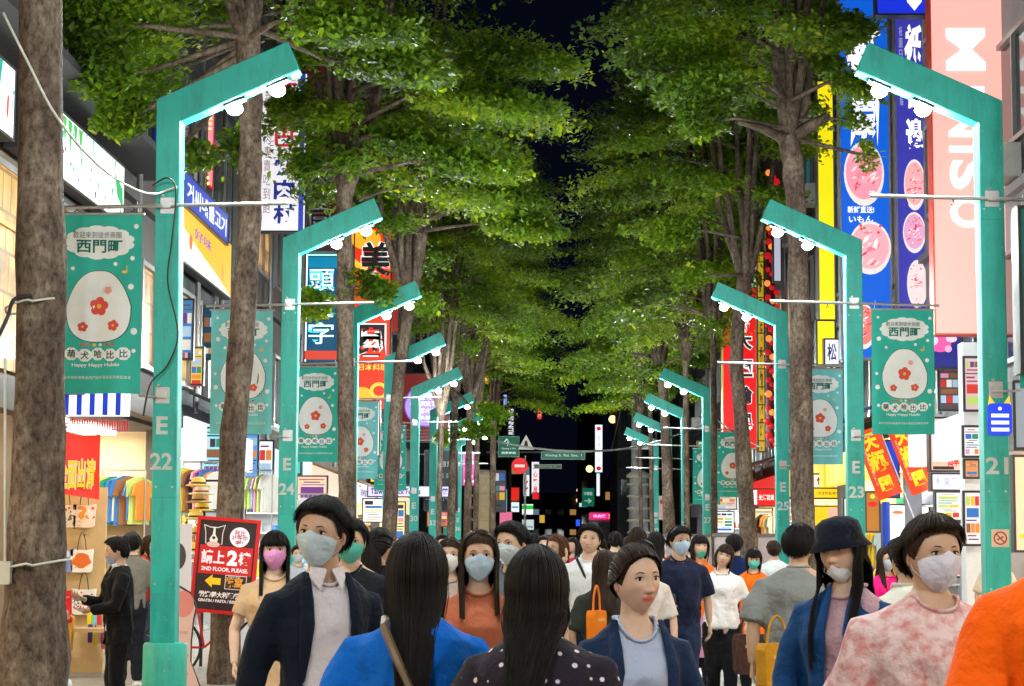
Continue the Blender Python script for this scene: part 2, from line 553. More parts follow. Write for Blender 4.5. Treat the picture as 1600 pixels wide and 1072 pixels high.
def street_lamp(side, num, Y, label, lamp_on=True, text=True, lean=0.0, banner_label=None, rodz=4.6, xo=None, prefix=True):
    """side -1 left, +1 right. outer edge of the pole at xo"""
    s = side
    xo = xo if xo is not None else (-3.40 if s < 0 else 3.93)
    root = thing('street_lamp', label, 'street lamp', (xo - s * 0.105, Y, 0.1), 0, 'angular teal street lamps in two rows')
    D = 0.2; W = 0.215
    prof = [(0, 0.12), (0, 5.47), (1.15, 5.99), (1.26, 5.735), (W, 5.27), (W, 0.12)]
    prof = [(xo - s * x + lean * (z - 0) * s, z) for x, z in prof]
    if s < 0: prof = prof[::-1]
    b = MB()
    bm = bmesh.new()
    a = [bm.verts.new((x, Y - D / 2, z)) for x, z in prof]
    c = [bm.verts.new((x, Y + D / 2, z)) for x, z in prof]
    n = len(prof)
    bm.faces.new(a); bm.faces.new(c[::-1])
    for i in range(n):
        bm.faces.new((a[i], c[i], c[(i + 1) % n], a[(i + 1) % n]))
    bmesh.ops.recalc_face_normals(bm, faces=bm.faces)
    bmesh.ops.bevel(bm, geom=list(bm.edges), offset=0.008, segments=1, affect='EDGES')
    me = bpy.data.meshes.new('pole'); bm.to_mesh(me); bm.free(); me.materials.append(GREEN)
    link('pole', me, root)
    # weld bands, bolts, wear
    d = MB()
    for z in (1.15, 1.98, 4.42):
        xx = xo - s * W / 2 + lean * z * s
        d.box((xx, Y - D / 2 - 0.001, z), (W - 0.01, 0.004, 0.006), GREEN_D)
        for q in (-1, 1):
            d.tube([(xx + q * 0.07, Y - D / 2 + 0.005, z + 0.09), (xx + q * 0.07, Y - D / 2 - 0.008, z + 0.09)], 0.009, STEEL, 6)
    d.build('bolts', root)
    f = MB()
    f.tube([(xo - s * W / 2, Y, 0.1), (xo - s * W / 2, Y, 0.72), (xo - s * W / 2, Y, 0.74)], [0.19, 0.19, 0.175], GREEN_D, 20)
    f.build('footing', root)
    # lamp heads under the arm
    for tpos in (0.44, 0.80):
        lx = W + (1.26 - W) * tpos; lz = 5.27 + (5.735 - 5.27) * tpos
        ang = math.atan2(5.735 - 5.27, 1.26 - W)
        px_ = xo - s * lx + lean * lz * s
        R = Matrix.Rotation(ang * (1 if s < 0 else -1), 3, 'Y').inverted()
        h = MB()
        h.box((px_, Y, lz - 0.012), (0.20, 0.13, 0.03), DARKM, R)
        lh = h.build('lamp_head', root)
        l = MB()
        l.ball((px_, Y, lz - 0.072), 0.055, LAMP if lamp_on else DARKM, 12, 8, (1.25, 0.9, 1.0))
        l.build('lamp_lens', lh)
    # rod carrying the banner
    zz = rodz
    xc = xo - s * W / 2 + lean * zz * s
    r = MB(); r.tube([(xc - s * 1.06, Y - 0.13, zz + 0.02), (xc + s * 1.06, Y - 0.13, zz - 0.03)], 0.017, STEEL, 8)
    for q in (-0.75, -0.35, 0.3, 0.8):
        r.tube([(xc + s * q, Y - 0.13, zz - 0.0), (xc + s * q + 0.02, Y - 0.13, zz - 0.05), (xc + s * q - 0.01, Y - 0.13, zz - 0.06)], 0.006, DARKM, 5)
    r.build('banner_rod', root)
    k = MB()
    for z_ in (zz, zz - 1.66):
        k.box((xc, Y - 0.125, z_), (0.07, 0.05, 0.05), STEEL)
        k.box((xc, Y - 0.108, z_), (0.12, 0.012, 0.14), STEEL)
        k.tube([(xc - 0.03, Y - 0.11, z_ + 0.08), (xc - 0.03, Y - 0.16, z_ + 0.08)], 0.01, STEEL, 6)
        k.tube([(xc - 0.04, Y - 0.15, z_ - 0.02), (xc + s * 0.20, Y - 0.14, z_ - 0.01)], 0.011, STEEL, 6)
    k.build('clamp', root)
    if text:
        t = MB(); yy = Y - D / 2 - 0.003
        if prefix:
            t.text('E', (xc, yy, 2.60), X_, Z_, 0.10, 0.155, LETTER, 0.03)
        t.text(str(num), (xc, yy, 2.29), X_, Z_, 0.19 if num != 21 else 0.19, 0.145, LETTER, 0.025)
        t.build('number', root)
    if banner_label:
        banner(xc + s * 0.60, Y - 0.13, zz - 0.09, banner_label, num)
    return root

SP = 7.8; Y0 = 17.15
def ly(k): return Y0 + SP * k
street_lamp(-1, 22, ly(0), 'teal lamp post marked E 22 beside the suited man at the bag shop', lean=0.012, rodz=4.52,
            banner_label='wide teal banner on post E 22, nearest on the left, beside the thick trunk')
street_lamp(-1, 24, ly(1), 'teal lamp post marked E 24 standing behind the woman in the beige dress', rodz=4.62,
            banner_label='teal banner on post E 24 half hidden behind the trunk with the red sign')
street_lamp(-1, 26, ly(2), 'teal lamp post marked E 26 behind the slim trunk before the orange sign', rodz=4.62,
            banner_label='teal banner on post E 26 below the cyan neon sign')
street_lamp(-1, 28, ly(3), 'teal lamp post between post E 26 and post E 30 on the left', text=True, rodz=4.62,
            banner_label='teal banner glowing white below the orange restaurant sign')
street_lamp(-1, 30, ly(4), 'teal lamp post marked E 30 in front of the round purple sign', rodz=4.62,
            banner_label='small teal banner left of post E 30 behind the split tree trunk')
street_lamp(-1, 32, ly(5), 'teal lamp post beyond the round purple sign, left row', rodz=4.62)
street_lamp(-1, 34, ly(6), 'farthest teal lamp post but one of the left row above the small tree', rodz=4.62)
street_lamp(-1, 36, ly(7), 'farthest teal lamp post of the left row near the beige column', rodz=4.62)
street_lamp(1, 21, ly(0), 'teal lamp post marked 21 with a blue plaque and smoking sticker, far right', rodz=4.6, prefix=False,
            banner_label='teal banner cut by the right edge of the picture beside post 21')
street_lamp(1, 23, ly(1), 'teal lamp post marked E 23 beside the large teal banner', rodz=4.66,
            banner_label='large teal banner between post E 23 and the pink sign')
street_lamp(1, 25, ly(2), 'teal lamp post marked E 25 in front of the red chain of lights', rodz=4.62,
            banner_label='teal banner behind the right hand trunk between posts E 25 and E 23')
street_lamp(1, 27, ly(4), 'teal lamp post marked E 27 left of the leaning trunk', rodz=4.5,
            banner_label='teal banner under the tall red sign beside post E 27')
street_lamp(1, 29, ly(5), 'teal lamp post marked E 29 right of the orange lit trunk', rodz=4.5,
            banner_label='small teal banner between posts E 29 and E 27')
street_lamp(1, 31, ly(6), 'teal lamp post left of the orange lit trunk, right row', rodz=4.5)
street_lamp(1, 33, ly(7), 'pale lit teal lamp post beside the ringed grey column', rodz=4.5)
# the same rows go on beside and behind the camera
for k, nl, nr in ((-1, 20, 19), (-2, 18, 17)):
    street_lamp(-1, nl, ly(k), ('first', 'second', 'third')[-k - 1] + ' teal lamp post before post E 22, left of the camera')
    street_lamp(1, nr, ly(k), ('first', 'second', 'third')[-k - 1] + ' teal lamp post before post 21, right of the camera')

# plaque and sticker on post 21
pc = P(1562, 655, ly(0) - 0.115)
r = thing('cat_ear_plaque', 'glowing blue plaque with two yellow points on post 21', 'plaque', pc - Vector((0, 0, 0.15)))
b = MB(); b.prism(rrect(0.2, 0.27, 0.03), pc, X_, Z_, -Y_, 0.03, C((30, 60, 220), 1.2)); b.build('board', r)
b = MB()
for q in range(3):
    b.box(pc + Vector((0, -0.018, -0.09 + q * 0.06)), (0.15, 0.006, 0.03), C((240, 240, 200), 1.3))
b.disc(pc + Vector((0, -0.017, 0.09)), X_, Z_, 0.016, C((250, 250, 250), 1.2), 10)
b.build('light_bar', r)
for sx in (-1, 1):
    b = MB(); b.prism([(sx * 0.035, 0.13), (sx * 0.095, 0.12), (sx * 0.085, 0.20)][::sx], pc, X_, Z_, -Y_, 0.02, C((240, 205, 60), 0.9)); b.build('point', r)
pc = P(1563, 841, ly(0) - 0.105)
r = thing('smoking_sticker', 'square no smoking sticker low on post 21', 'sticker', pc - Vector((0, 0, 0.08)))
b = MB(); b.prism([(-.075, -.075), (.075, -.075), (.075, .075), (-.075, .075)], pc, X_, Z_, -Y_, 0.004, mat('sticker_paper', rgb(215, 195, 170), var=0.05)); b.build('paper', r)
b = MB()
ring = [(0.058 * math.cos(a), 0.058 * math.sin(a)) for a in [2 * PI * i / 24 for i in range(24)]]
ring2 = [(x * 0.78, y * 0.78) for x, y in ring]
b.add([pc + Vector((x, -0.003, y)) for x, y in ring + ring2], [(i, (i + 1) % 24, 24 + (i + 1) % 24, 24 + i) for i in range(24)], mat('sticker_red', rgb(190, 40, 30), var=0))
b.box(pc + Vector((0, -0.003, 0)), (0.1, 0.001, 0.012), MATS['sticker_red'], Matrix.Rotation(0.8, 3, 'Y'))
b.box(pc + Vector((0, -0.0025, 0)), (0.06, 0.001, 0.01), DARKM, Matrix.Rotation(-0.5, 3, 'Y'))
b.build('symbol', r)
# ------------------------------------------------------------------ buildings with open shopfronts
def wallmat(c):
    return mat('plaster_%d_%d_%d' % c, rgb(*c), rough=0.75, var=0.18, scale=1.2, bump=0.2, bscale=25)
GLASS = mat('dark_window_glass', (0.012, 0.03, 0.035), rough=0.08, var=0.0, spec=0.8)
GLASS_T = lit('lit_teal_window_glass', rgb(20, 90, 100), 0.8)
def room_glow(name, c1, c2, es):
    m = lit(name, c1, es); nt = m.node_tree; b = nt.nodes['Principled BSDF']; tc = nt.nodes['Texture Coordinate']
    v = nt.nodes.new('ShaderNodeTexBrick'); v.inputs['Scale'].default_value = 1.0; v.inputs['Brick Width'].default_value = .31; v.inputs['Row Height'].default_value = .42; v.inputs['Mortar Size'].default_value = .02
    v.inputs['Color1'].default_value = (*c1, 1); v.inputs['Color2'].default_value = (*c2, 1); v.inputs['Mortar'].default_value = (*[q * .25 for q in c2], 1)
    sp = nt.nodes.new('ShaderNodeSeparateXYZ'); cb = nt.nodes.new('ShaderNodeCombineXYZ'); nt.links.new(tc.outputs['Object'], sp.inputs[0]); nt.links.new(sp.outputs[1], cb.inputs[0]); nt.links.new(sp.outputs[2], cb.inputs[1]); nt.links.new(cb.outputs[0], v.inputs[0])
    n = nt.nodes.new('ShaderNodeTexNoise'); n.inputs['Scale'].default_value = 2.4; n.inputs['Detail'].default_value = 5; nt.links.new(tc.outputs['Object'], n.inputs[0])
    r = nt.nodes.new('ShaderNodeValToRGB'); r.color_ramp.elements[0].position = .38; r.color_ramp.elements[0].color = (.12, .10, .08, 1); r.color_ramp.elements[1].position = .62
    nt.links.new(n.outputs[0], r.inputs[0])
    a = nt.nodes.new('ShaderNodeMix'); a.data_type = 'RGBA'; a.blend_type = 'MULTIPLY'; a.inputs[0].default_value = .85; nt.links.new(v.outputs[0], a.inputs[6]); nt.links.new(r.outputs[0], a.inputs[7])
    nt.links.new(a.outputs[2], b.inputs['Emission Color']); return m
GLASS_W = room_glow('lit_warm_window_glass', rgb(245, 195, 120), rgb(200, 130, 60), 0.9)
FRAME = mat('aluminium_window_frame', (0.3, 0.3, 0.3), rough=0.4, metal=0.6)
CEIL = {'w': lit('shop_ceiling_panel_white', (0.95, 0.97, 1.0), SHOP_E, samp=True),
        'y': lit('shop_ceiling_panel_warm', (1.0, 0.83, 0.58), SHOP_E, samp=True)}
INT = {'w': mat('shop_wall_white', (0.8, 0.8, 0.8), var=0.05), 'y': mat('shop_wall_cream', (0.8, 0.66, 0.45), var=0.06),
       'p': mat('shop_wall_pink', (0.75, 0.5, 0.45), var=0.06)}
WOOD = mat('light_wood_board', (0.55, 0.36, 0.18), rough=0.5, var=0.2, scale=3, stretch=(1, 1, 12))
GOODC = [(235, 230, 220), (240, 200, 60), (220, 60, 50), (60, 120, 200), (40, 150, 120), (245, 150, 60), (240, 160, 190), (60, 50, 60),
         (250, 245, 240), (180, 210, 235), (150, 100, 60), (120, 60, 140), (255, 240, 180), (200, 220, 120)]
goods_n = 0
ORD = ['the first', 'the second', 'the third', 'the fourth', 'the fifth', 'the sixth', 'the seventh', 'the eighth', 'the ninth', 'the tenth', 'the eleventh', 'the twelfth']
TAGS = {1: 'left of the camera', 2: 'left of the thick trunk', 3: 'of tote bags', 4: 'of straw hats', 5: 'of pale blue light', 6: 'below the orange restaurant sign', 7: 'below the round purple sign', 8: 'by the magenta sign', 11: 'right of the camera', 12: 'behind post 21', 13: 'below the huge pink sign', 14: 'below the orange flags', 15: 'with the yellow front', 16: 'with the red sign', 17: 'behind the leaning tree', 18: 'by the grey ringed column'}
CN = ['cream', 'yellow', 'red', 'blue', 'green', 'orange', 'pink', 'charcoal', 'white', 'pale blue', 'brown', 'purple', 'pale yellow', 'lime']
def building(side, y0, y1, H, wc, tone, label, seed, fascia=None, fz=(2.95, 3.55), awning=None, lit_ratio=0.25, gl=GLASS, shelves=True, near=False):
    global goods_n
    rn = random.Random(seed)
    X = XL if side < 0 else XR
    s = side
    tag_ = 'shop ' + TAGS[seed]
    root = thing('shop_building', label, 'building', (X + s * 3, (y0 + y1) / 2, 0))
    wm = wallmat(wc)
    L = y1 - y0
    b = MB(); b.box((X + s * 3, (y0 + y1) / 2, (3.3 + H) / 2), (6, L - 0.01, H - 3.3), wm); b.build('upper_wall', root)
    b = MB(); b.box((X + s * 0.14, y1 - 0.12, 1.65), (0.28, 0.24, 3.28), wm); b.build('pier', root)
    b = MB(); b.box((X + s * 2.4, y1 - 0.06, 1.65), (4.2, 0.1, 3.28), INT[tone]); b.build('partition_wall', root)
    b = MB(); b.box((X + s * 4.6, (y0 + y1) / 2, 1.65), (0.1, L - 0.02, 3.28), INT[tone]); b.build('back_wall', root)
    b = MB(); b.box((X + s * 2.4, (y0 + y1) / 2, 0.11), (4.3, L - 0.3, 0.02), mat('shop_floor_tiles', (0.5, 0.46, 0.4), rough=0.25, var=0.1)); b.build('shop_floor', root)
    nl = max(2, int(L / 2.6))
    for i in range(nl):
        yy = y0 + L * (i + 0.5) / nl
        for xx in (0.9, 2.6):
            b = MB(); b.box((X + s * xx, yy, 3.24), (0.5, min(1.6, L / nl * 0.7), 0.05), CEIL['y' if tone != 'w' else 'w']); b.build('ceiling_light', root)
    # window rows
    nw = max(2, int(L / 2.4))
    fl = 0
    z = 4.1
    while z + 1.5 < H:
        for i in range(nw):
            yy = y0 + L * (i + 0.5) / nw
            g_ = gl
            r_ = rn.random()
            if r_ < lit_ratio: g_ = GLASS_W if rn.random() < 0.6 else GLASS_T
            ww = L / nw * 0.72; hh = 1.45
            b = MB()
            for sy in (-1, 1):
                b.box((X - s * 0.03, yy + sy * ww / 2, z + hh / 2), (0.1, 0.07, hh + 0.1), FRAME)
                b.box((X - s * 0.03, yy, z + hh / 2 + sy * hh / 2), (0.1, ww, 0.07), FRAME)
            b.box((X - s * 0.03, yy, z + hh / 2), (0.08, 0.05, hh), FRAME)
            w = b.build('window', root)
            b = MB(); b.box((X - s * 0.008, yy, z + hh / 2), (0.012, ww - 0.08, hh - 0.08), g_); b.build('pane', w)
            if rn.random() < 0.3 and z > 6.5 and seed not in (3, 4, 13, 14, 5):
                b = MB(); b.box((X - s * 0.25, yy, z - 0.32), (0.42, 0.7, 0.45), mat('air_conditioner_casing', (0.45, 0.45, 0.42), rough=0.6))
                b.build('air_conditioner', root)
        z += 2.9; fl += 1
        b = MB(); b.box((X - s * 0.05, (y0 + y1) / 2, z - 0.65), (0.14, L - 0.05, 0.12), wm); b.build('ledge', root)
    # pipes
    for q in range(2):
        yy = y0 + 0.5 + rn.random() * (L - 1)
        b = MB(); b.tube([(X - s * 0.1, yy, 3.7), (X - s * 0.1, yy, H - 0.5)], 0.045, FRAME, 6); b.build('pipe', root)
    if fascia:
        col, es, els = fascia
        b = MB(); b.box((X - s * 0.14, (y0 + y1) / 2, sum(fz) / 2), (0.24, L - 0.3, fz[1] - fz[0]), C(col, es)); fo = b.build('fascia', root)
        b = MB(); n = Vector((-s, 0, 0)); ux = Vector((0, -s, 0)) if s > 0 else Vector((0, 1, 0))
        o = Vector((X - s * 0.264, (y0 + y1) / 2, sum(fz) / 2))
        for e in els:
            if e[0] == 't': b.text(e[1], o + ux * e[2], ux, Z_, e[3], e[4], C(e[5], e[6]), 0.02)
            else: b.flat([(e[1] - e[3] / 2, e[2] - e[4] / 2), (e[1] + e[3] / 2, e[2] - e[4] / 2), (e[1] + e[3] / 2, e[2] + e[4] / 2), (e[1] - e[3] / 2, e[2] + e[4] / 2)], o - n * 0.002, ux, Z_, C(e[5], e[6]))
        if b.n: b.build('lettering', fo)
    if awning:
        b = MB(); col, dep, zz = awning
        m_ = C(col, 0)
        p = [(0, zz), (0, zz + 0.05), (dep, zz - 0.35), (dep, zz - 0.42)]
        b.prism([(x, z_) for x, z_ in p][::(1 if s < 0 else 1)], (X - s * 0.26, (y0 + y1) / 2, 0), Vector((-s, 0, 0)), Z_, Vector((0, 1, 0)), L - 0.5, m_)
        b.build('awning', root)
    # shelving facing up the street, against the far partition
    if shelves:
        for k, zz in enumerate((0.55, 1.0, 1.45, 1.9, 2.35)):
            b = MB(); b.box((X + s * 1.35, y1 - 0.32, zz), (2.1, 0.4, 0.03), WOOD if tone != 'w' else INT['w']); b.build('shelf', root)
            x = 0.4
            while x < 2.3:
                w_ = 0.1 + rn.random() * 0.14; h_ = 0.14 + rn.random() * 0.22; col = rn.choice(GOODC)
                goods_n += 1
                if y0 < 70 and rn.random() < 0.85:
                    make_goods((X + s * (x + w_ / 2), y1 - 0.34, zz + 0.016), w_ * 0.92, h_, col, rn, 'on the %s shelf of the %s' % (('lowest', 'second', 'middle', 'fourth', 'top')[k], tag_))
                x += w_ + 0.015
    # side displays along the opening
    for i in range(int(L / 1.5)):
        yy = y0 + 0.8 + i * 1.45
        if yy > y1 - 0.7 or i > 11: break
        hgt = 0.75 + rn.random() * 0.9
        b = MB()
        xd = X + s * (0.35 + rn.random() * 0.5)
        b.box((xd, yy, hgt - 0.02), (0.55, 0.95, 0.04), WOOD if rn.random() < 0.5 else INT['w'])
        for sx in (-1, 1):
            for sy in (-1, 1):
                b.box((xd + sx * 0.25, yy + sy * 0.43, (hgt + 0.06) / 2), (0.03, 0.03, hgt - 0.1), FRAME)
        t = b.build('display_table', None, label='%s display table out along the %s' % (ORD[i % 12].replace('the ', ''), tag_), cat='table', group='display tables in the shop fronts')
        for q in range(3):
            if y0 < 62:
                make_goods((xd, yy - 0.3 + q * 0.3, hgt), 0.22 + rn.random() * 0.05, 0.12 + rn.random() * 0.3, rn.choice(GOODC), rn, 'on %s table of the %s' % (ORD[i % 12], tag_))
    return root

_gm = {}
_used = set()
def make_goods(p, w, h, col, rn, where='in a shop'):
    """small packets, folded cloth, round tins and bottles: four shared shapes"""
    kind = rn.randrange(4)
    for _t in range(40):
        lab_ = '%s %s %s' % (CN[GOODC.index(col)], ('box', 'folded cloth', 'jar', 'slim bottle')[kind], where)
        if lab_ not in _used: break
        col = rn.choice(GOODC); kind = rn.randrange(4)
    _used.add(lab_)
    if kind not in _gm:
        b = MB(); PH = C((255, 255, 255), 0)
        if kind == 0:
            b.prism(rrect(1, 1, 0.12, 2), (0, 0, 0.5), X_, Z_, -Y_, 0.7, PH)
        elif kind == 1:
            for q in range(4): b.box((0.03 * (-1) ** q, 0, 0.125 + q * 0.25), (0.96 - 0.05 * (q % 2), 0.95, 0.21), PH)
        elif kind == 2:
            b.tube([(0, 0, 0), (0, 0, 0.02), (0, 0, 0.75), (0, 0, 0.85), (0, 0, 0.86), (0, 0, 1)], [0.44, 0.48, 0.48, 0.3, 0.34, 0.34], PH, 10)
        else:
            b.tube([(0, 0, 0), (0, 0, 0.1), (0, 0, 0.6), (0, 0, 0.72), (0, 0, 1)], [0.3, 0.36, 0.34, 0.14, 0.12], PH, 8)
        me = bpy.data.meshes.new('packet'); me.from_pydata(b.v, [], b.f); me.materials.append(PH)
        me.polygons.foreach_set('use_smooth', b.smooth if kind > 1 else [False] * len(b.f))
        _gm[kind] = me
    nm = ('product_box', 'folded_cloth', 'product_jar', 'bottle')[kind]
    o = bpy.data.objects.new(nm, _gm[kind]); COL.objects.link(o)
    o.location = p; o.scale = (w, min(w, 0.26), h); o.rotation_euler = (0, 0, (rn.random() - 0.5) * 0.3)
    o.material_slots[0].link = 'OBJECT'; o.material_slots[0].material = C(col, 0)
    o['label'] = '%s %s %s' % (CN[GOODC.index(col)], ('box', 'folded cloth', 'jar', 'slim bottle')[kind], where)
    o['category'] = ('box', 'cloth', 'jar', 'bottle')[kind]
    o['group'] = ('boxes', 'folded cloths', 'jars', 'bottles')[kind] + ' displayed in the open shops'
    return o

# left row
building(-1, -10, 12, 13, (110, 100, 90), 'y', 'near left building out of the picture with a warm open shop', 1, fascia=((240, 200, 120), 1.0, ()))
building(-1, 12, 21.5, 13, (120, 105, 90), 'y', 'left building with golden lit shopfront beside the thick trunk', 2, fascia=((60, 45, 30), 0, ()), fz=(2.95, 3.3), gl=GLASS_W)
building(-1, 21.5, 30, 12, (90, 85, 85), 'y', 'left building with the tote bag shop below the paint splashed billboard', 3, fascia=((70, 60, 60), 0, ()), fz=(3.35, 3.6))
building(-1, 30, 38, 16, (75, 80, 85), 'w', 'grey left building with the hat shop under the yellow facade sign', 4, fascia=((235, 240, 245), 1.1, ()), gl=GLASS, awning=((60, 55, 55), 1.0, 3.9))
building(-1, 38, 46, 18, (70, 62, 58), 'w', 'left building with white lit clothes shop behind post E 24', 5, fascia=((200, 225, 240), 1.0, ()), gl=GLASS)
building(-1, 46, 56, 17, (85, 70, 62), 'w', 'left building behind the orange restaurant sign with a pale shop', 6, fascia=((240, 225, 200), 1.0, ()), awning=((150, 110, 70), 1.1, 3.5))
building(-1, 56, 68, 16, (70, 66, 70), 'y', 'left building behind the round purple sign with cream shop', 7, fascia=((235, 235, 250), 1.1, (('t', 'Taiwan', -3, 2.6, 0.3, (90, 50, 140), 0.5), ('t', '人氣', 1.5, 1.6, 0.35, (90, 50, 140), 0.5))))
building(-1, 68, 84, 17, (60, 58, 60), 'y', 'far left corner building behind the pink hanging sign', 8, fascia=((255, 220, 170), 1.1, ()))
# right row
building(1, -10, 16, 13, (110, 100, 90), 'y', 'near right building out of the picture with a warm open shop', 11, fascia=((240, 220, 200), 1.0, ()))
building(1, 16, 27.5, 15, (150, 150, 155), 'p', 'right building with grey wall panels at the right edge behind post 21', 12, fascia=((230, 190, 160), 0.9, ()), fz=(2.95, 3.4))
building(1, 27.5, 35, 17, (120, 120, 125), 'w', 'right building with the tall pink sign', 13, fascia=((235, 235, 240), 1.2, ()))
building(1, 35, 43, 17, (80, 80, 88), 'y', 'right building with blue and purple seafood signs', 14, fascia=((245, 215, 60), 1.1, ()), awning=((50, 60, 90), 0.8, 4.2))
building(1, 43, 52, 18, (60, 52, 48), 'y', 'right building with yellow shop front behind post E 25', 15, fascia=((250, 205, 40), 1.0, (('t', '快洗剪', 0, 2.0, 0.4, (60, 60, 60), 0.0),)), gl=GLASS)
building(1, 52, 62, 16, (65, 45, 42), 'y', 'right building behind the tall red vertical sign', 16, fascia=((220, 30, 30), 1.1, ()), awning=((45, 45, 45), 1.4, 4.0))
building(1, 62, 72, 14, (70, 60, 70), 'w', 'right building behind post E 27 with white lit shop', 17, fascia=((230, 230, 235), 1.0, ()))
building(1, 72, 84, 16, (50, 48, 52), 'w', 'far right corner building beside the ringed grey column', 18, fascia=((80, 80, 90), 0.3, ()))

# ------------------------------------------------------------------ left signs
XF = XL + 0.15
def facade_sign(side, pxa, pya, pyb, pxb, name, label, cat, face, es, els=(), X=None, depth=0.16, frame=(60, 60, 62)):
    """sign parallel to the street between picture columns pxa and pxb, top and bottom given at column pxa"""
    X = X if X is not None else (XL + 0.16 if side < 0 else XR - 0.16)
    a = PX(pxa, pya, X); bt = PX(pxa, pyb, X); e = PX(pxb, pya, X)
    w = abs(e.y - a.y); h = abs(a.z - bt.z)
    c = Vector((X, (a.y + e.y) / 2, (a.z + bt.z) / 2))
    if callable(els): els = els(w, h)
    return sign(name, label, cat, c, w, h, face, es, depth, math.radians(90 if side < 0 else -90), els, frame)

def splatter(w, h, seed, cols, n, big=0.1):
    rn = random.Random(seed); out = []
    for i in range(n):
        x = (rn.random() - 0.5) * w * 0.96; y = (rn.random() - 0.5) * h * 0.9
        L_ = h * (0.1 + rn.random() * 0.5) * big * 4; t = 0.01 + rn.random() * 0.035 * (big * 10)
        y = max(-h / 2 + L_ * 0.55, min(h / 2 - L_ * 0.55, y))
        c = rn.choice(cols)
        out.append(('p', [(x, y - L_ / 2), (x + t, y - L_ * 0.3), (x + t * 1.3, y + L_ * 0.4), (x + t * 0.2, y + L_ / 2), (x - t * 0.7, y + L_ * 0.2)], c, 1.0))
    return out
facade_sign(-1, -150, -33, 96, 18, 'paint_billboard', 'white lit billboard with a green brush stroke left of the thick trunk', 'billboard', (250, 252, 255), 1.5,
            lambda w, h: [('p', [(w * .30, h * .5), (w * .36, h * .5), (w * .33, -h * .05), (w * .28, -h * .25)], (30, 170, 150), 1), ('p', [(w * .42, h * .1), (w * .44, h * .05), (w * .435, -h * .3), (w * .41, -h * .2)], (230, 90, 50), 1)] + splatter(w, h, 3, [(60, 180, 200), (240, 120, 80)], 14))
facade_sign(-1, 22, 118, 229, 190, 'paint_billboard', 'white lit billboard splashed with green and blue paint behind the thick trunk', 'billboard', (248, 255, 252), 1.5,
            lambda w, h: [('p', [(-w * .2 + i * w * .05, h * .48), (-w * .16 + i * w * .05, h * .48), (-w * .17 + i * w * .05, h * (.1 - .1 * (i % 3)))], (70, 200, 90), 1) for i in range(5)] +
            [('p', [(w * .38, h * .3), (w * .48, h * .1), (w * .49, -h * .25), (w * .42, -h * .1)], (40, 190, 110), 1)] + splatter(w, h, 4, [(50, 190, 120), (40, 140, 210), (60, 60, 80), (90, 210, 200), (200, 90, 120)], 70, 0.09))
# dark cornice over the billboards
b = MB(); b.box((XL + 0.3, 21, PX(0, 96, XL).z + 0.12), (0.7, 13, 0.1), mat('dark_cornice', (0.05, 0.05, 0.055), rough=0.6))
b.build('billboard_cornice', None, label='dark ledge running above the paint splashed billboards', cat='ledge')
# golden glazed shopfront at the left edge
r = thing('glazed_shopfront', 'golden lit glazed shopfront at the left edge behind the thick trunk', 'shopfront', (XL + 0.1, 19, 3.3))
for i in range(5):
    y_ = 15 + i * 1.6
    b = MB(); b.box((XL + 0.08, y_ + 0.75, 4.45), (0.02, 1.44, 2.1), room_glow('golden_shop_glow', rgb(245, 190, 90), rgb(190, 120, 40), 1.1)); b.build('pane', r)
    b = MB(); b.box((XL + 0.1, y_, 4.45), (0.08, 0.07, 2.2), mat('brass_frame', (0.5, 0.33, 0.1), metal=0.7, rough=0.3)); b.build('frame', r)
    b = MB(); b.box((XL + 0.1, y_ + 0.75, 4.9), (0.05, 1.44, 0.05), MATS['brass_frame']); b.build('frame', r)
# blue korean sign, street-facing part and facade part
a = P(140, 206, 28.6); e = P(247, 262, 28.6)
sign('corner_sign', 'blue sign with white Korean letters wrapping the corner above the billboard', 'sign', (a + e) / 2, abs(e.x - a.x), abs(a.z - e.z), (20, 45, 170), 0.9, 0.3, 0.0,
     [('t', '거씨네 불고기', 0.02, 0.0, abs(e.x - a.x) * 0.92, 0.28, (255, 255, 255), 1.3, 0.03)])
facade_sign(-1, 282, 268, 318, 352, 'facade_sign', 'blue sign of white letters slanting away above the yellow sign', 'sign', (40, 70, 190), 0.9,
            lambda w, h: [('t', '거씨네불고기', 0, 0.0, w * .9, h * .62, (240, 245, 255), 1.2, 0.02)], X=-5.55)
facade_sign(-1, 280, 312, 408, 357, 'facade_sign', 'yellow facade sign with blue and red brush script above the eaves', 'sign', (250, 185, 45), 1.1,
            lambda w, h: [('p', [(-w / 2, -h / 2), (w / 2, -h / 2), (w * .2, -h * .3), (-w * .2, -h * .12), (-w / 2, h * .05)], (245, 240, 220), 1.1),
                          ('t', '好味', -w * .12, h * .12, w * .35, h * .2, (120, 120, 190), 0.8), ('d', -w * .36, -h * .1, .14, .12, (230, 120, 60), .9), ('t', '小', w * .3, -h * .15, .2, .3, (220, 70, 40), .9)], X=-5.6)
# bulb framed corner
pc = P(200, 296, 29.4)
r = thing('bulb_frame_sign', 'orange bulb lit bracket sign below the blue Korean sign', 'sign', pc)
b = MB(); b.box(pc + Vector((-0.05, 0.1, 0)), (0.35, 0.06, 0.5), C((130, 60, 200), 1.2)); b.build('panel', r)
b = MB(); b.box(pc + Vector((0.36, 0.12, 0)), (0.2, 0.1, 0.7), C((250, 180, 30), 1.1)); b.build('yellow_panel', r)
BULB = lit('warm_bulb', rgb(255, 190, 110), 5.0)
for i in range(6):
    b = MB(); b.ball(pc + Vector((-0.18 + i * 0.075, 0, 0.24)), 0.03, BULB, 8, 6); b.build('bulb', r)
for i in range(7):
    b = MB(); b.ball(pc + Vector((0.2, 0, 0.18 - i * 0.085)), 0.03, BULB, 8, 6); b.build('bulb', r)
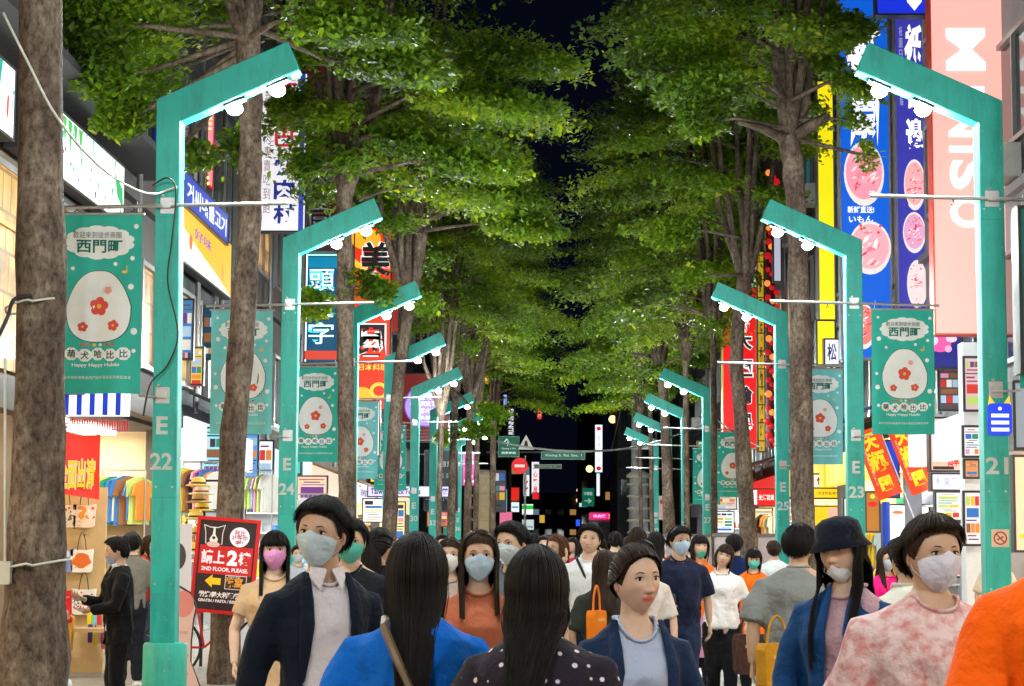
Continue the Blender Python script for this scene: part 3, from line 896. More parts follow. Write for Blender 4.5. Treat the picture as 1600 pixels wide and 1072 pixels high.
# red arrow sign with bulbs
pc = P(318, 232, 33)
r = thing('arrow_sign', 'tall red pointed sign edged with yellow bulbs beside post E 22', 'sign', pc - Vector((0, 0, .7)))
b = MB(); b.prism([(-.2, .74), (.18, .74), (.18, .1), (.30, -.02), (.18, -.05), (.18, -.72), (.02, -.6), (-.14, -.1)], pc, X_, Z_, -Y_, 0.12, C((225, 30, 25), 1.0), C((120, 20, 20), 0)); b.build('panel', r)
b = MB(); b.prism([(.05, .7), (.17, .7), (.17, -.68), (.11, -.6)], pc + Vector((0, -.075, 0)), X_, Z_, -Y_, 0.02, C((250, 150, 160), 1.0)); b.build('pink_strip', r)
for i in range(13):
    t = i / 12
    b = MB(); b.ball(pc + Vector((-.06 + .17 * t, -.09, .58 - 1.2 * t)), 0.022, lit('yellow_bulb', rgb(255, 225, 90), 4.0), 8, 6); b.build('bulb', r)
for i in range(5):
    b = MB(); b.ball(pc + Vector((.12, -.09, .68 - i * .09)), 0.02, MATS['yellow_bulb'], 8, 6); b.build('bulb', r)
# white vertical barbecue sign
def psign(pxa, pya, pxb, pyb, Y, name, label, cat, face, es, els=(), depth=0.25, frame=(60, 60, 62), tilt=0, fw=0.03, group=None):
    a = P(pxa, pya, Y); b_ = P(pxb, pyb, Y)
    w = abs(b_.x - a.x); h = abs(a.z - b_.z)
    if callable(els): els = els(w, h)
    return sign(name, label, cat, (a + b_) / 2, w, h, face, es, depth, 0.0, els, frame, tilt=tilt, fw=fw, group=group)
def vtext(t, x, w, h, top, bot, col, es, wt=0.03):
    """characters stacked top to bottom; top/bot as fractions of h"""
    n = len(t); st = (top - bot) * h / n
    return [('t', ch, x, top * h - st * (i + .5), w, st * 0.82, col, es, wt) for i, ch in enumerate(t) if ch != ' ']
psign(404, 118, 477, 362, 35.5, 'vertical_sign', 'white vertical sign with red and blue characters above post E 24', 'sign', (235, 232, 238), 1.0,
      lambda w, h: vtext('阿豬巴', w * .08, w * .42, h, .46, .02, (215, 40, 60), .9) + vtext('烤肉村', w * .08, w * .42, h, -.01, -.47, (35, 50, 140), .8)
      + [('r', w * .42, 0, w * .1, h, (50, 70, 190), .9), ('r', -w * .46, h * .25, w * .07, h * .5, (235, 90, 120), .9)] + vtext('炭火燒肉專賣吃到飽', -w * .27, w * .14, h, .4, -.4, (150, 110, 110), .6, 0))
psign(479, 60, 527, 392, 38, 'vertical_sign', 'dark red vertical sign with outlined carved characters', 'sign', (80, 34, 34), 0.5,
      lambda w, h: vtext('焼肉貴', 0, w * .74, h, .2, -.46, (150, 158, 165), .35, .05) + vtext('焼肉貴', 0, w * .70, h, .2, -.46, (40, 28, 30), .1, .0))
psign(480, 398, 527, 566, 40.5, 'neon_sign', 'cyan neon vertical sign with glowing white characters', 'sign', (8, 75, 110), 1.0,
      lambda w, h: [('r', 0, h * .42, w, h * .10, (0, 130, 170), 1.0)] + vtext('頭文字', 0, w * .84, h, .38, -.36, (70, 225, 245), 1.3, .07) + vtext('頭文字', 0, w * .78, h, .38, -.36, (235, 255, 255), 1.6, .0)
      + [('r', -w * .48, 0, w * .04, h, (235, 245, 255), 2.0), ('r', 0, h * .49, w, h * .015, (150, 240, 190), 2.0), ('r', 0, -h * .44, w, h * .08, (215, 70, 50), 1.0)])
psign(556, 358, 608, 640, 46, 'vertical_sign', 'orange red vertical sign with large black brushed characters', 'sign', (228, 52, 18), 1.05,
      lambda w, h: [('d', -w * .2, h * .44, w * .42, w * .3, (250, 170, 40), 1.1), ('d', -w * .25, -h * .43, w * .3, w * .26, (250, 180, 50), 1.1), ('d', w * .22, -h * .40, w * .26, w * .24, (250, 200, 70), 1.1),
                    ('d', w * .22, -h * .40, w * .16, w * .14, (228, 52, 18), 1.0), ('p', [(-w * .5, h * .33), (w * .2, h * .22), (w * .2, h * .19), (-w * .5, h * .29)], (250, 190, 50), 1.1),
                    ('t', '美', w * .08, h * .33, w * .95, h * .2, (245, 240, 235), 1.1, .09), ('t', '美', w * .08, h * .33, w * .86, h * .19, (15, 25, 35), 0, .03),
                    ('t', '園', -w * .02, -h * .12, w * .86, h * .185, (245, 240, 235), 1.1, .09), ('t', '園', -w * .02, -h * .12, w * .76, h * .17, (15, 25, 35), 0, .03),
                    ('t', '日本料理', w * .05, -h * .27, w * .8, h * .035, (250, 210, 80), 1.1), ('t', '壽司', 0, h * .14, w * .3, h * .03, (120, 60, 20), .2)])
# glowing box below it
psign(560, 628, 592, 712, 45, 'light_box', 'glowing white light box under the orange restaurant sign', 'sign', (255, 240, 225), 1.6, lambda w, h: [('t', '壽', 0, h * .38, w * .3, h * .1, (150, 80, 70), .4), ('r', 0, -h * .3, w * .6, .02, (190, 140, 120), .5)])
# round purple sign
pc = P(665, 634, 59)
r = thing('round_sign', 'round purple sign with white writing behind post E 30', 'sign', pc - Vector((0, 0, .63)))
b = MB(); b.prism([(0.63 * math.cos(2 * PI * i / 40), 0.63 * math.sin(2 * PI * i / 40)) for i in range(40)], pc, X_, Z_, -Y_, 0.2, C((165, 140, 235), 1.0), C((70, 40, 100), 0)); b.build('disc', r)
b = MB()
for i in range(44):
    a0 = 2 * PI * i / 44; a1 = 2 * PI * (i + 1) / 44
    b.flat([(.60 * math.cos(a0), .60 * math.sin(a0)), (.60 * math.cos(a1), .60 * math.sin(a1)), (.64 * math.cos(a1), .64 * math.sin(a1)), (.64 * math.cos(a0), .64 * math.sin(a0))], pc - Y_ * .104, X_, Z_, C((110, 60, 170), .8))
for k, (t, z_, w_, h_) in enumerate((('皇家', .27, .42, .19), ('CHA FOR TEA', .05, .9, .14), ('茶坊小吃', -.16, .72, .17), ('TEA BAR', -.36, .5, .1))):
    b.text(t, pc - Y_ * .106 + Z_ * z_, X_, Z_, w_, h_, C((250, 248, 255), 1.5), .03)
b.build('lettering', r)
psign(628, 585, 700, 690, 63, 'wall_sign', 'dark red panel behind the round purple sign', 'sign', (120, 30, 25), 0.8)
psign(665, 705, 714, 797, 58, 'menu_board', 'dark blue board with faint white writing beside post E 30', 'board', (18, 26, 40), 0.6,
      lambda w, h: [('t', '晴光意麵', 0, h * .28, w * .7, h * .1, (150, 150, 150), .7, 0), ('t', '飯 面 湯', 0, h * .08, w * .6, h * .09, (140, 140, 140), .7, 0), ('t', '百元小吃', 0, -h * .3, w * .7, h * .1, (150, 150, 150), .7, 0)])
psign(575, 738, 640, 756, 52, 'shop_sign', 'dark sign with yellow Beer lettering below the orange sign', 'sign', (18, 18, 20), 0.4, lambda w, h: [('t', 'Beer', -w * .22, 0, w * .4, h * .7, (245, 200, 40), 1.2, .04)])
psign(576, 760, 705, 776, 57, 'shop_sign', 'pale lilac sign with dark purple writing left of post E 30', 'sign', (215, 205, 245), 1.1, lambda w, h: [('t', 'Taiwan Snack Foods', -w * .17, 0, w * .6, h * .6, (60, 30, 100), .3, .02), ('t', '人氣館', w * .36, 0, w * .2, h * .75, (60, 30, 100), .3, .03)])
psign(724, 707, 743, 758, 74, 'hanging_sign', 'small magenta hanging sign with white writing above the far crowd', 'sign', (215, 20, 140), 1.1, lambda w, h: [('t', 'Hot Pot', 0, -h * .38, w * .8, h * .08, (255, 230, 245), 1.2, .03), ('t', '鍋', 0, -h * .2, w * .5, h * .17, (255, 230, 245), 1.2, .02), ('d', 0, h * .2, w * .35, h * .05, (250, 200, 230), 1.2)])
psign(757, 585, 769, 655, 80, 'vertical_sign', 'narrow yellow vertical sign at the far left corner', 'sign', (240, 205, 60), 1.0, lambda w, h: vtext('永和豆漿', 0, w * .5, h, .45, -.45, (200, 60, 40), .5))
psign(482, 655, 500, 672, 41, 'small_sign', 'small red lit sign below the cyan neon sign', 'sign', (220, 60, 50), 1.0)
psign(462, 690, 470, 740, 42, 'small_sign', 'slim teal lit sign beside post E 24', 'sign', (60, 200, 190), 1.0)
# white lit facade sign at the top left between leaves and small hidden signs behind crowns
psign(92, -40, 128, 88, 27, 'vertical_sign', 'rounded glowing white sign at the top left beside the thick trunk', 'sign', (255, 252, 250), 2.0)
psign(128, 60, 150, 215, 30, 'vertical_sign', 'warm lit narrow sign behind the leaves at the top left', 'sign', (235, 190, 130), 1.2, lambda w, h: vtext('串燒居酒', 0, w * .6, h, .45, -.45, (200, 90, 40), .8))
psign(212, 120, 234, 215, 31, 'vertical_sign', 'white and pink lit sign glimpsed between the leaves', 'sign', (235, 225, 240), 1.1, lambda w, h: [('t', '口', 0, -h * .25, w * .5, h * .15, (210, 50, 90), .9), ('t', '占', 0, h * .1, w * .5, h * .15, (210, 50, 90), .9)])
psign(262, 20, 335, 78, 35, 'light_wall', 'bright white and red sign behind the upper left leaves', 'sign', (245, 235, 245), 1.6, lambda w, h: [('d', -w * .3, h * .1, .15, .2, (220, 40, 40), 1), ('d', w * .3, -h * .2, .12, .18, (60, 70, 200), 1)])
psign(655, 150, 672, 262, 50, 'vertical_sign', 'white sign seen through the crown of the left trees', 'sign', (240, 220, 230), 1.3, lambda w, h: vtext('藥局', 0, w * .6, h, .4, 0, (210, 50, 90), .9))
psign(705, 375, 722, 408, 62, 'light_box', 'pale blue light box behind the left crowns', 'sign', (170, 215, 245), 1.5)
psign(608, 420, 622, 520, 50, 'vertical_sign', 'narrow red sign behind the stems of the split tree', 'sign', (150, 40, 30), 0.9)

# ------------------------------------------------------------------ right signs
psign(1450, -60, 1576, 523, 27.0, 'vertical_sign', 'huge glowing pink vertical sign with white sideways letters', 'sign', (250, 184, 172), 1.0, (), frame=(240, 90, 75), fw=0.02, depth=0.3)
a = P(1510, 200, 26.8)
r_pink = [o for o in bpy.data.objects if o.name.startswith('vertical_sign') and o.type == 'EMPTY' and 'pink vertical' in o['label']][0]
b = MB()
# letters read downwards: each is turned a quarter clockwise
pcs = {'M': (1512, 98, 1476, 1548, 45, 135), 'I': (0, 0, 1482, 1540, 160, 176), 'N': (0, 0, 1482, 1540, 192, 218), 'I2': (0, 0, 1482, 1540, 232, 240), 'S': (0, 0, 1482, 1540, 250, 292), 'O': (0, 0, 1482, 1540, 304, 356)}
WHT = C((255, 252, 250), 1.5)
for k, (xa, xb, ya, yb) in {'M': (1478, 1540, 44, 110), 'I': (1480, 1538, 135, 146), 'N': (1482, 1540, 168, 214), 'I.': (1483, 1541, 228, 238), 'S': (1484, 1540, 250, 296), 'O': (1484, 1542, 306, 356)}.items():
    pa = P(xa, ya, 26.83); pb = P(xb, yb, 26.83)
    c = (pa + pb) / 2
    b.text(k[0], c, -Z_, X_, abs(pa.z - pb.z), abs(pb.x - pa.x), WHT, .03)
b.build('lettering', r_pink)
psign(1448, 523, 1500, 575, 28.5, 'shop_sign', 'dark blue sign with pink flower pattern below the pink sign', 'sign', (40, 45, 130), 0.9, lambda w, h: [('d', -w * .15, h * .2, .16, .12, (230, 90, 160), 1), ('d', -w * .35, h * .3, .07, .07, (250, 200, 220), 1), ('d', w * .1, h * .05, .05, .05, (250, 170, 200), 1), ('d', w * .2, h * .35, .08, .05, (250, 200, 220), 1)])

def seafood_blob(x, y, rx, ry, base, seed, streaks=(235, 120, 140)):
    rn = random.Random(seed)
    out = [('d', x, y, rx, ry, (235, 225, 222), .95), ('d', x, y + ry * .05, rx * .9, ry * .84, base, 1.0)]
    for i in range(34):
        a = rn.random() * 6.28; q = rn.random() * .72
        cx, cy = x + rx * q * math.cos(a), y + ry * q * math.sin(a); l = rx * (.12 + rn.random() * .2); th = rn.gauss(.6, .5)
        dx, dy = l * math.cos(th), l * math.sin(th)
        out.append(('p', [(cx - dx, cy - dy), (cx + dy * .3, cy - dx * .3), (cx + dx, cy + dy), (cx - dy * .3, cy + dx * .3)], rn.choice([streaks, (250, 215, 215), (245, 170, 180), (255, 240, 238), (205, 70, 95)]), 1.0))
    for i in range(7): out.append(('d', x + rx * (rn.random() - .5) * 1.2, y + ry * (.45 + rn.random() * .4), rx * .07, rx * .07, rn.choice([(90, 160, 70), (235, 60, 90), (250, 200, 210)]), 1.0))
    return out
psign(1309, -30, 1391, 560, 33, 'vertical_sign', 'bright blue vertical sign with white brushed characters and pink seafood', 'sign', (10, 95, 215), 0.95,
      lambda w, h: [('t', '祇', 0, h * .30, w * .72, h * .145, (250, 250, 255), 1.3, .05, .15), ('t', '園', w * .02, h * .125, w * .62, h * .145, (250, 250, 255), 1.3, .05, .1)]
      + seafood_blob(-w * .02, -h * .02, w * .42, h * .085, (240, 150, 170), 5) + [('t', '新鮮直送!', -w * .1, -h * .115, w * .55, h * .018, (250, 250, 255), 1.2), ('t', 'いもん', -w * .1, -h * .14, w * .5, h * .018, (250, 250, 255), 1.2)]
      + seafood_blob(w * .08, -h * .215, w * .44, h * .07, (245, 170, 180), 6) + seafood_blob(-w * .1, -h * .42, w * .3, h * .06, (240, 120, 110), 8), frame=(150, 150, 155))
psign(1396, -30, 1448, 500, 32.8, 'vertical_sign', 'purple blue vertical sign with white script beside the pink sign', 'sign', (62, 62, 175), 0.85,
      lambda w, h: [('t', '祇', w * .12, h * .30, w * .62, h * .13, (250, 250, 255), 1.2, .05, .15), ('t', '雀', w * .12, h * .165, w * .6, h * .1, (250, 250, 255), 1.2, .05, .1), ('t', '邊', w * .12, h * .035, w * .62, h * .10, (250, 250, 255), 1.6, .05)]
      + vtext('祇園日本料理鮨', -w * .32, w * .12, h, .36, .12, (190, 190, 230), .8, 0) + seafood_blob(w * .1, -h * .11, w * .38, h * .075, (245, 170, 175), 7)
      + seafood_blob(w * .05, -h * .25, w * .4, h * .06, (225, 160, 200), 9) + seafood_blob(w * .12, -h * .40, w * .36, h * .07, (245, 215, 215), 10), frame=(150, 150, 155))
psign(1368, -60, 1446, 24, 31, 'sign', 'deep blue sign with a white heart at the top of the picture', 'sign', (25, 50, 215), 1.0, lambda w, h: [('d', w * .2, -h * .25, .08, .08, (250, 250, 250), 1.2), ('d', w * .3, -h * .25, .08, .08, (250, 250, 250), 1.2), ('p', [(w * .1, -h * .28), (w * .25, -h * .45), (w * .4, -h * .28)], (250, 250, 250), 1.2)])
psign(1276, 130, 1303, 500, 37, 'vertical_sign', 'bright yellow vertical sign between the right hand tree and the blue sign', 'sign', (248, 226, 20), 1.0, (), frame=(110, 110, 105))
psign(1288, 532, 1309, 570, 36.8, 'small_sign', 'small white sign with one dark character under the yellow sign', 'sign', (225, 225, 245), 1.0, lambda w, h: [('t', '松', 0, 0, w * .7, h * .7, (70, 60, 120), .2, .02)])
psign(1276, 503, 1303, 570, 37, 'small_sign', 'yellow lower panel with character beneath the yellow sign', 'sign', (248, 226, 20), 1.0, ())
psign(1129, 452, 1181, 700, 52, 'vertical_sign', 'tall red vertical sign with black and white characters behind post E 27', 'sign', (222, 14, 22), 1.0,
      lambda w, h: vtext('お好', w * .2, w * .25, h, .5, .2, (250, 235, 230), 1.0, .03) + [e for i, ch in enumerate('大垣輪爆') for e in (('t', ch, w * .12, h * (.17 - i * .17), w * .62, h * .12, (245, 240, 240), 1.0, .10), ('t', ch, w * .12, h * (.17 - i * .17), w * .55, h * .11, (20, 20, 25), 0, .04))], frame=(190, 170, 60))
psign(1129, 395, 1181, 449, 52, 'light_box', 'white top panel above the tall red sign', 'sign', (240, 235, 245), 1.2)
psign(1183, 395, 1194, 705, 51, 'vertical_sign', 'narrow yellow lattice sign right of the tall red sign', 'sign', (200, 160, 30), 0.8, lambda w, h: [('r', 0, h * (.45 - i * .09), w, .03, (30, 25, 20), 0) for i in range(11)] + vtext('壽喜燒鍋物料理', 0, w * .5, h, .4, -.45, (90, 30, 20), .2))
b = MB(); rn = random.Random(5)
r = thing('red_light_chain', 'chain of dark red lit decorations hanging behind post E 25', 'decoration', P(1203, 690, 49))
for i in range(60):
    p = P(1199 + (i % 3) * 6 + rn.random() * 3, 270 + i * 7.2, 49)
    bb = MB(); bb.ball(p, 0.06 + rn.random() * .03, lit('red_decoration_light', rgb(190, 20, 30), 1.0) if i % 4 else lit('amber_decoration_light', rgb(240, 140, 60), 1.2), 8, 6); bb.build('bulb', r)
b = MB(); b.tube([P(1204, 265, 49.1), P(1204, 700, 49.1)], 0.12, mat('maroon_cloth', (0.12, 0.01, 0.015)), 8); b.build('backing', r)
psign(1208, 300, 1219, 440, 47, 'vertical_sign', 'silver and red sign seen between the right trunks', 'sign', (190, 190, 210), 0.9, lambda w, h: [('d', 0, h * .2, w * .35, h * .1, (210, 30, 40), 1)] )
psign(1172, 765, 1212, 790, 50, 'shop_sign', 'red sign with white marks over the shop behind post E 25', 'sign', (225, 15, 20), 1.0, lambda w, h: [('r', -w * .36, 0, w * .22, h * .9, (245, 245, 245), 1.1), ('t', '生活百貨', w * .12, 0, w * .6, h * .35, (250, 230, 225), 1.1, .03)])
psign(1270, 742, 1320, 762, 44, 'shop_sign', 'pale sign with dark writing over the yellow shop', 'sign', (235, 225, 215), 1.0, lambda w, h: [('t', '快洗髮', 0, 0, w * .8, h * .6, (40, 40, 50), 0, .02)])
psign(1268, 764, 1324, 778, 43.9, 'shop_sign', 'yellow strip sign under the pale sign', 'sign', (245, 205, 30), 1.0, lambda w, h: [('t', '快速剪髮專門店', 0, 0, w * .7, h * .35, (90, 60, 20), 0, .0)])
psign(1272, 792, 1318, 880, 44.5, 'poster_panel', 'yellow poster panel of the shop left of post E 23', 'poster', (240, 205, 30), 0.9, lambda w, h: [('r', 0, h * .1, w, h * .1, (240, 240, 235), 1), ('r', w * .2, h * .35, w * .5, h * .25, (240, 170, 150), 1), ('t', 'QUICK CUT', 0, h * .1, w * .7, h * .05, (60, 60, 60), 0, 0)])
psign(1325, 700, 1345, 752, 40, 'poster_panel', 'orange poster behind post E 23', 'poster', (240, 120, 40), 1.0)
# tilted promotional flags
def flag(pxa, pya, pxb, pyb, Y, label, tilt, texts):
    a = P(pxa, pya, Y); e = P(pxb, pyb, Y); c = (a + e) / 2; L_ = (a - e).length
    r = thing('promotion_flag', label, 'flag', e, 0, 'tilted orange flags outside the shop')
    d = (a - e).normalized(); ux = d.cross(Y_); ux = -ux if ux.x < 0 else ux
    w = 0.42
    b = MB(); nx = 6; nz = 14
    vs = []
    for s_ in (0, 0.006):
        for j in range(nz + 1):
            for i in range(nx + 1):
                u = (i / nx - .5) * w; v = (j / nz - .5) * L_
                vs.append(c + ux * u + d * v + Y_ * (0.02 * math.sin(u * 14 + v * 3) + s_))
    N = (nx + 1) * (nz + 1); fs = []
    for j in range(nz):
        for i in range(nx):
            q = j * (nx + 1) + i
            fs += [(q, q + 1, q + nx + 2, q + nx + 1), (N + q + nx + 1, N + q + nx + 2, N + q + 1, N + q)]
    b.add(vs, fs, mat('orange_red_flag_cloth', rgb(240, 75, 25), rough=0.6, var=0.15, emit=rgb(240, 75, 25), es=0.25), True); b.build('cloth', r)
    b = MB()
    for t, v, sz in texts:
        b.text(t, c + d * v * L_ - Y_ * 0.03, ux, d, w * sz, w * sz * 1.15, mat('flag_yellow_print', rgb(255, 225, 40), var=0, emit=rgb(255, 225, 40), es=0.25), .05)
    b.text('古早味天然好滋味', c - ux * w * .33 - Y_ * .03, d, -ux, L_ * .6, w * .1, mat('flag_white_print', rgb(250, 225, 210), var=0), .0)
    b.build('lettering', r)
    b = MB(); b.tube([a + ux * (w / 2 + .02) + d * .1, e + ux * (w / 2 + .02) - d * .5], 0.012, C((235, 235, 235), 0), 6); b.build('pole', r)
flag(1352, 672, 1392, 776, 33, 'orange flag with yellow characters leaning right of post E 23', 0, (('天', .32, .6), ('瓶', .03, .75), ('囝', -.3, .5)))
flag(1402, 662, 1444, 768, 33, 'second orange flag leaning nearer the pink sign', 0, (('天', .32, .6), ('瓶', .03, .75), ('囝', -.3, .5)))
psign(1373, 690, 1402, 776, 33.6, 'poster_panel', 'blue panel between the two orange flags', 'poster', (20, 70, 200), 0.8)
psign(1452, 655, 1500, 735, 31, 'shop_sign', 'peach sign with bold red characters right of the flags', 'sign', (245, 185, 160), 1.0, lambda w, h: [('t', '豆花', -w * .1, h * .12, w * .6, h * .45, (215, 45, 25), .9, .06), ('t', '仙草', w * .22, -h * .3, w * .4, h * .25, (215, 45, 25), .9, .04), ('r', -w * .1, -h * .46, w * .7, .05, (40, 30, 30), 0)])
psign(1455, 742, 1500, 765, 31, 'shop_sign', 'white sign with lilac characters under the peach sign', 'sign', (245, 240, 252), 1.2, lambda w, h: [('t', '鮮果茶', 0, 0, w * .8, h * .7, (190, 180, 225), .9, .03)])
psign(1380, 790, 1450, 880, 35, 'light_box', 'glowing white menu box between post E 23 and the white pillar', 'sign', (255, 250, 240), 1.3, lambda w, h: [('d', -w * .2, h * .38, .1, .03, (235, 120, 60), 1), ('d', w * .2, -h * .1, .18, .1, (230, 190, 170), .9)])
psign(1352, 770, 1372, 830, 35, 'lantern_panel', 'red and gold hanging ornament panel beside post E 23', 'ornament', (190, 120, 40), .7, lambda w, h: [('d', 0, h * .2, w * .4, .05, (225, 40, 30), 1), ('d', 0, h * .4, w * .2, .04, (240, 200, 50), 1)])
psign(1318, 780, 1340, 900, 38, 'standing_board', 'slim white standing board behind the bucket hat woman', 'board', (235, 220, 225), 1.0)
b = MB(); pA = P(1518, 530, 26.0); b.box((pA.x, 26.2, 2.2), (0.22, 0.3, 4.2), mat('white_tiled_pillar', (0.75, 0.75, 0.78), rough=0.3, var=0.06))
b.build('shop_pillar', None, label='white pillar of the shop left of post 21', cat='pillar')
b = MB(); pA = P(1384, 780, 30.0); b.tube([(pA.x, 30, 0.1), (pA.x, 30, 2.3)], 0.06, C((40, 80, 200), 0), 10); b.build('blue_post', None, label='slim blue post below the tilted orange flags', cat='post')
psign(1590, 330, 1640, 580, 17.0, 'poster_panel', 'teal panel at the right edge behind the banner of post 21', 'poster', (30, 150, 130), .2)
psign(1582, 600, 1640, 700, 21, 'electric_box', 'grey panel at the right edge behind post 21', 'box', (170, 180, 190), .5)
psign(1582, 715, 1660, 860, 24, 'light_box', 'cream lit shop panel at the right edge', 'sign', (245, 205, 165), 1.0, lambda w, h: [('d', -w * .3, -h * .35, .08, .03, (230, 200, 40), 1)])

def busy(w, h, q):
    rn = random.Random(q * 13 + 5); out = []; y = h * .44
    while y > -h * .42:
        bh = h * rn.choice((.04, .05, .12, .2)); bw = w * rn.uniform(.4, .9)
        if bh > h * .1:
            n = rn.choice((1, 2, 3))
            for i in range(n): out.append(('r', (i - (n - 1) / 2) * w * .9 / n, y - bh / 2, w * .8 / n, bh * .9, rn.choice(GOODC), .7))
        else: out.append(('r', (rn.random() - .5) * (w - bw) * .8, y - bh / 2, bw, bh * .6, rn.choice([(60, 50, 60), (200, 60, 50), (40, 90, 160), (120, 110, 110)]), .3))
        y -= bh + h * .03
    return out
for k, (xa, ya, xb, yb, Y, col, es, lab) in enumerate((
    (1507, 560, 1531, 640, 25.9, (225, 190, 200), .8, 'pink poster high on the white pillar'), (1506, 668, 1530, 712, 25.9, (240, 240, 245), .9, 'white notice on the white pillar'),
    (1508, 720, 1528, 745, 25.9, (235, 160, 110), .8, 'orange notice on the white pillar'), (1507, 770, 1532, 850, 25.9, (235, 225, 225), .9, 'long white notice low on the white pillar'),
    (1466, 575, 1498, 640, 29, (90, 88, 92), .5, 'dark grill panel under the blue flower sign'), (1462, 770, 1500, 812, 30, (225, 240, 225), 1.0, 'pale green lit menu right of the orange flags'),
    (1462, 818, 1502, 900, 30.5, (250, 235, 215), 1.0, 'cream lit counter front right of the orange flags'), (1232, 780, 1240, 850, 42, (240, 235, 225), 1.0, 'slim white lit panel beside the sturdy right trunk'),
    (1180, 795, 1206, 835, 49, (250, 215, 160), 1.1, 'warm lit doorway behind post E 25'), (1118, 770, 1150, 795, 57, (225, 215, 200), .9, 'pale stacked signboard behind the leaning tree'),
    (1116, 800, 1146, 832, 56, (245, 245, 250), 1.1, 'white lit shop panel behind the leaning tree'), (1090, 690, 1112, 705, 60, (140, 110, 105), .7, 'dull sign under the banner of post E 29'),
    (286, 470, 300, 560, 31, (60, 130, 190), .7, 'blue lit window panel behind post E 22'), (318, 480, 338, 560, 33, (30, 70, 90), .7, 'dark teal window panel left of the second trunk'),
    (300, 545, 316, 600, 31.5, (235, 200, 90), .8, 'small yellow lit panel behind post E 22'), (318, 670, 348, 742, 32, (150, 220, 235), 1.0, 'pale cyan lit sign left of the second trunk'),
    (405, 690, 425, 780, 38, (225, 235, 250), 1.2, 'white lit panel right of the second trunk'), (386, 680, 402, 745, 37, (90, 150, 220), 1.0, 'blue lit panel right of the second trunk'),
    (468, 675, 500, 712, 40, (160, 120, 70), .7, 'tilted brown board right of post E 24'), (466, 745, 510, 800, 42, (240, 195, 165), 1.0, 'peach lit counter right of post E 24'),
    (568, 780, 600, 815, 50, (250, 245, 235), 1.1, 'white lit stall front behind post E 26'), (612, 785, 632, 840, 52, (240, 220, 150), 1.0, 'cream lit stall left of post E 30'),
    (668, 800, 700, 822, 60, (230, 120, 60), .9, 'orange lit stall right of post E 30'), (695, 770, 712, 800, 62, (40, 50, 150), .9, 'small blue lit sign beside post E 32'),
    (770, 735, 790, 800, 105, (90, 85, 95), .5, 'dim grey panel behind the beige column'))):
    psign(xa, ya, xb, yb, Y, 'wall_poster' if k < 4 else 'shop_sign', lab, 'poster' if k < 4 else 'sign', col, es, (lambda w, h, q=k: busy(w, h, q)), depth=.05 if k < 4 else .12)

GSH = [(-.05, .30), (-.19, .24), (-.25, .05), (-.18, .02), (-.15, .12), (-.16, -.34), (.16, -.34), (.15, .12), (.18, .02), (.25, .05), (.19, .24), (.05, .30)]
def clothes_rack(pxa, pxb, py, Y, n, where, seed):
    rn = random.Random(seed); a = P(pxa, py, Y); e = P(pxb, py, Y)
    r = thing('clothes_rack', 'metal clothes rail ' + where, 'clothes rack', ((a.x + e.x) / 2, Y, .1))
    b = MB(); b.tube([a, e], .014, STEEL, 6); b.build('rail', r)
    for q in (a, e):
        b = MB(); b.tube([q, (q.x, Y, .12)], .014, STEEL, 6); b.build('upright', r)
    for i in range(n):
        c = a.lerp(e, (i + .5) / n) - Z_ * .40; ang = math.radians(rn.uniform(35, 62)); col = rn.choice(GOODC)
        k = rn.uniform(.85, 1.1)
        b = MB(); b.prism([(x * k, z * k) for x, z in GSH], c, Vector((math.cos(ang), math.sin(ang), 0)), Z_, Vector((math.sin(ang), -math.cos(ang), 0)), .03, C(col, 0))
        b.tube([c + Z_ * .29, c + Z_ * .40, c + Z_ * .42 + Y_ * .02], .005, STEEL, 4)
        b.build('hanging_shirt', None, label='%s shirt hanging %s on the rail %s' % (CN[GOODC.index(col)], ('first second third fourth fifth sixth seventh eighth ninth tenth'.split()[i]), where), cat='shirt', group='shirts hanging on the shop rails')
clothes_rack(286, 343, 722, 29.2, 9, 'of the hat shop behind post E 22', 1)
clothes_rack(383, 426, 735, 36.5, 8, 'right of the second trunk', 2)
clothes_rack(458, 512, 772, 41, 8, 'below the tilted brown board', 3)
clothes_rack(160, 228, 735, 27.6, 10, 'inside the tote bag shop', 4)
clothes_rack(1462, 1500, 820, 29.5, 6, 'left of the white pillar', 5)
clothes_rack(1176, 1208, 800, 48, 6, 'behind post E 25, under the red sign', 6)
clothes_rack(1345, 1380, 820, 36, 6, 'below the orange flags', 7)
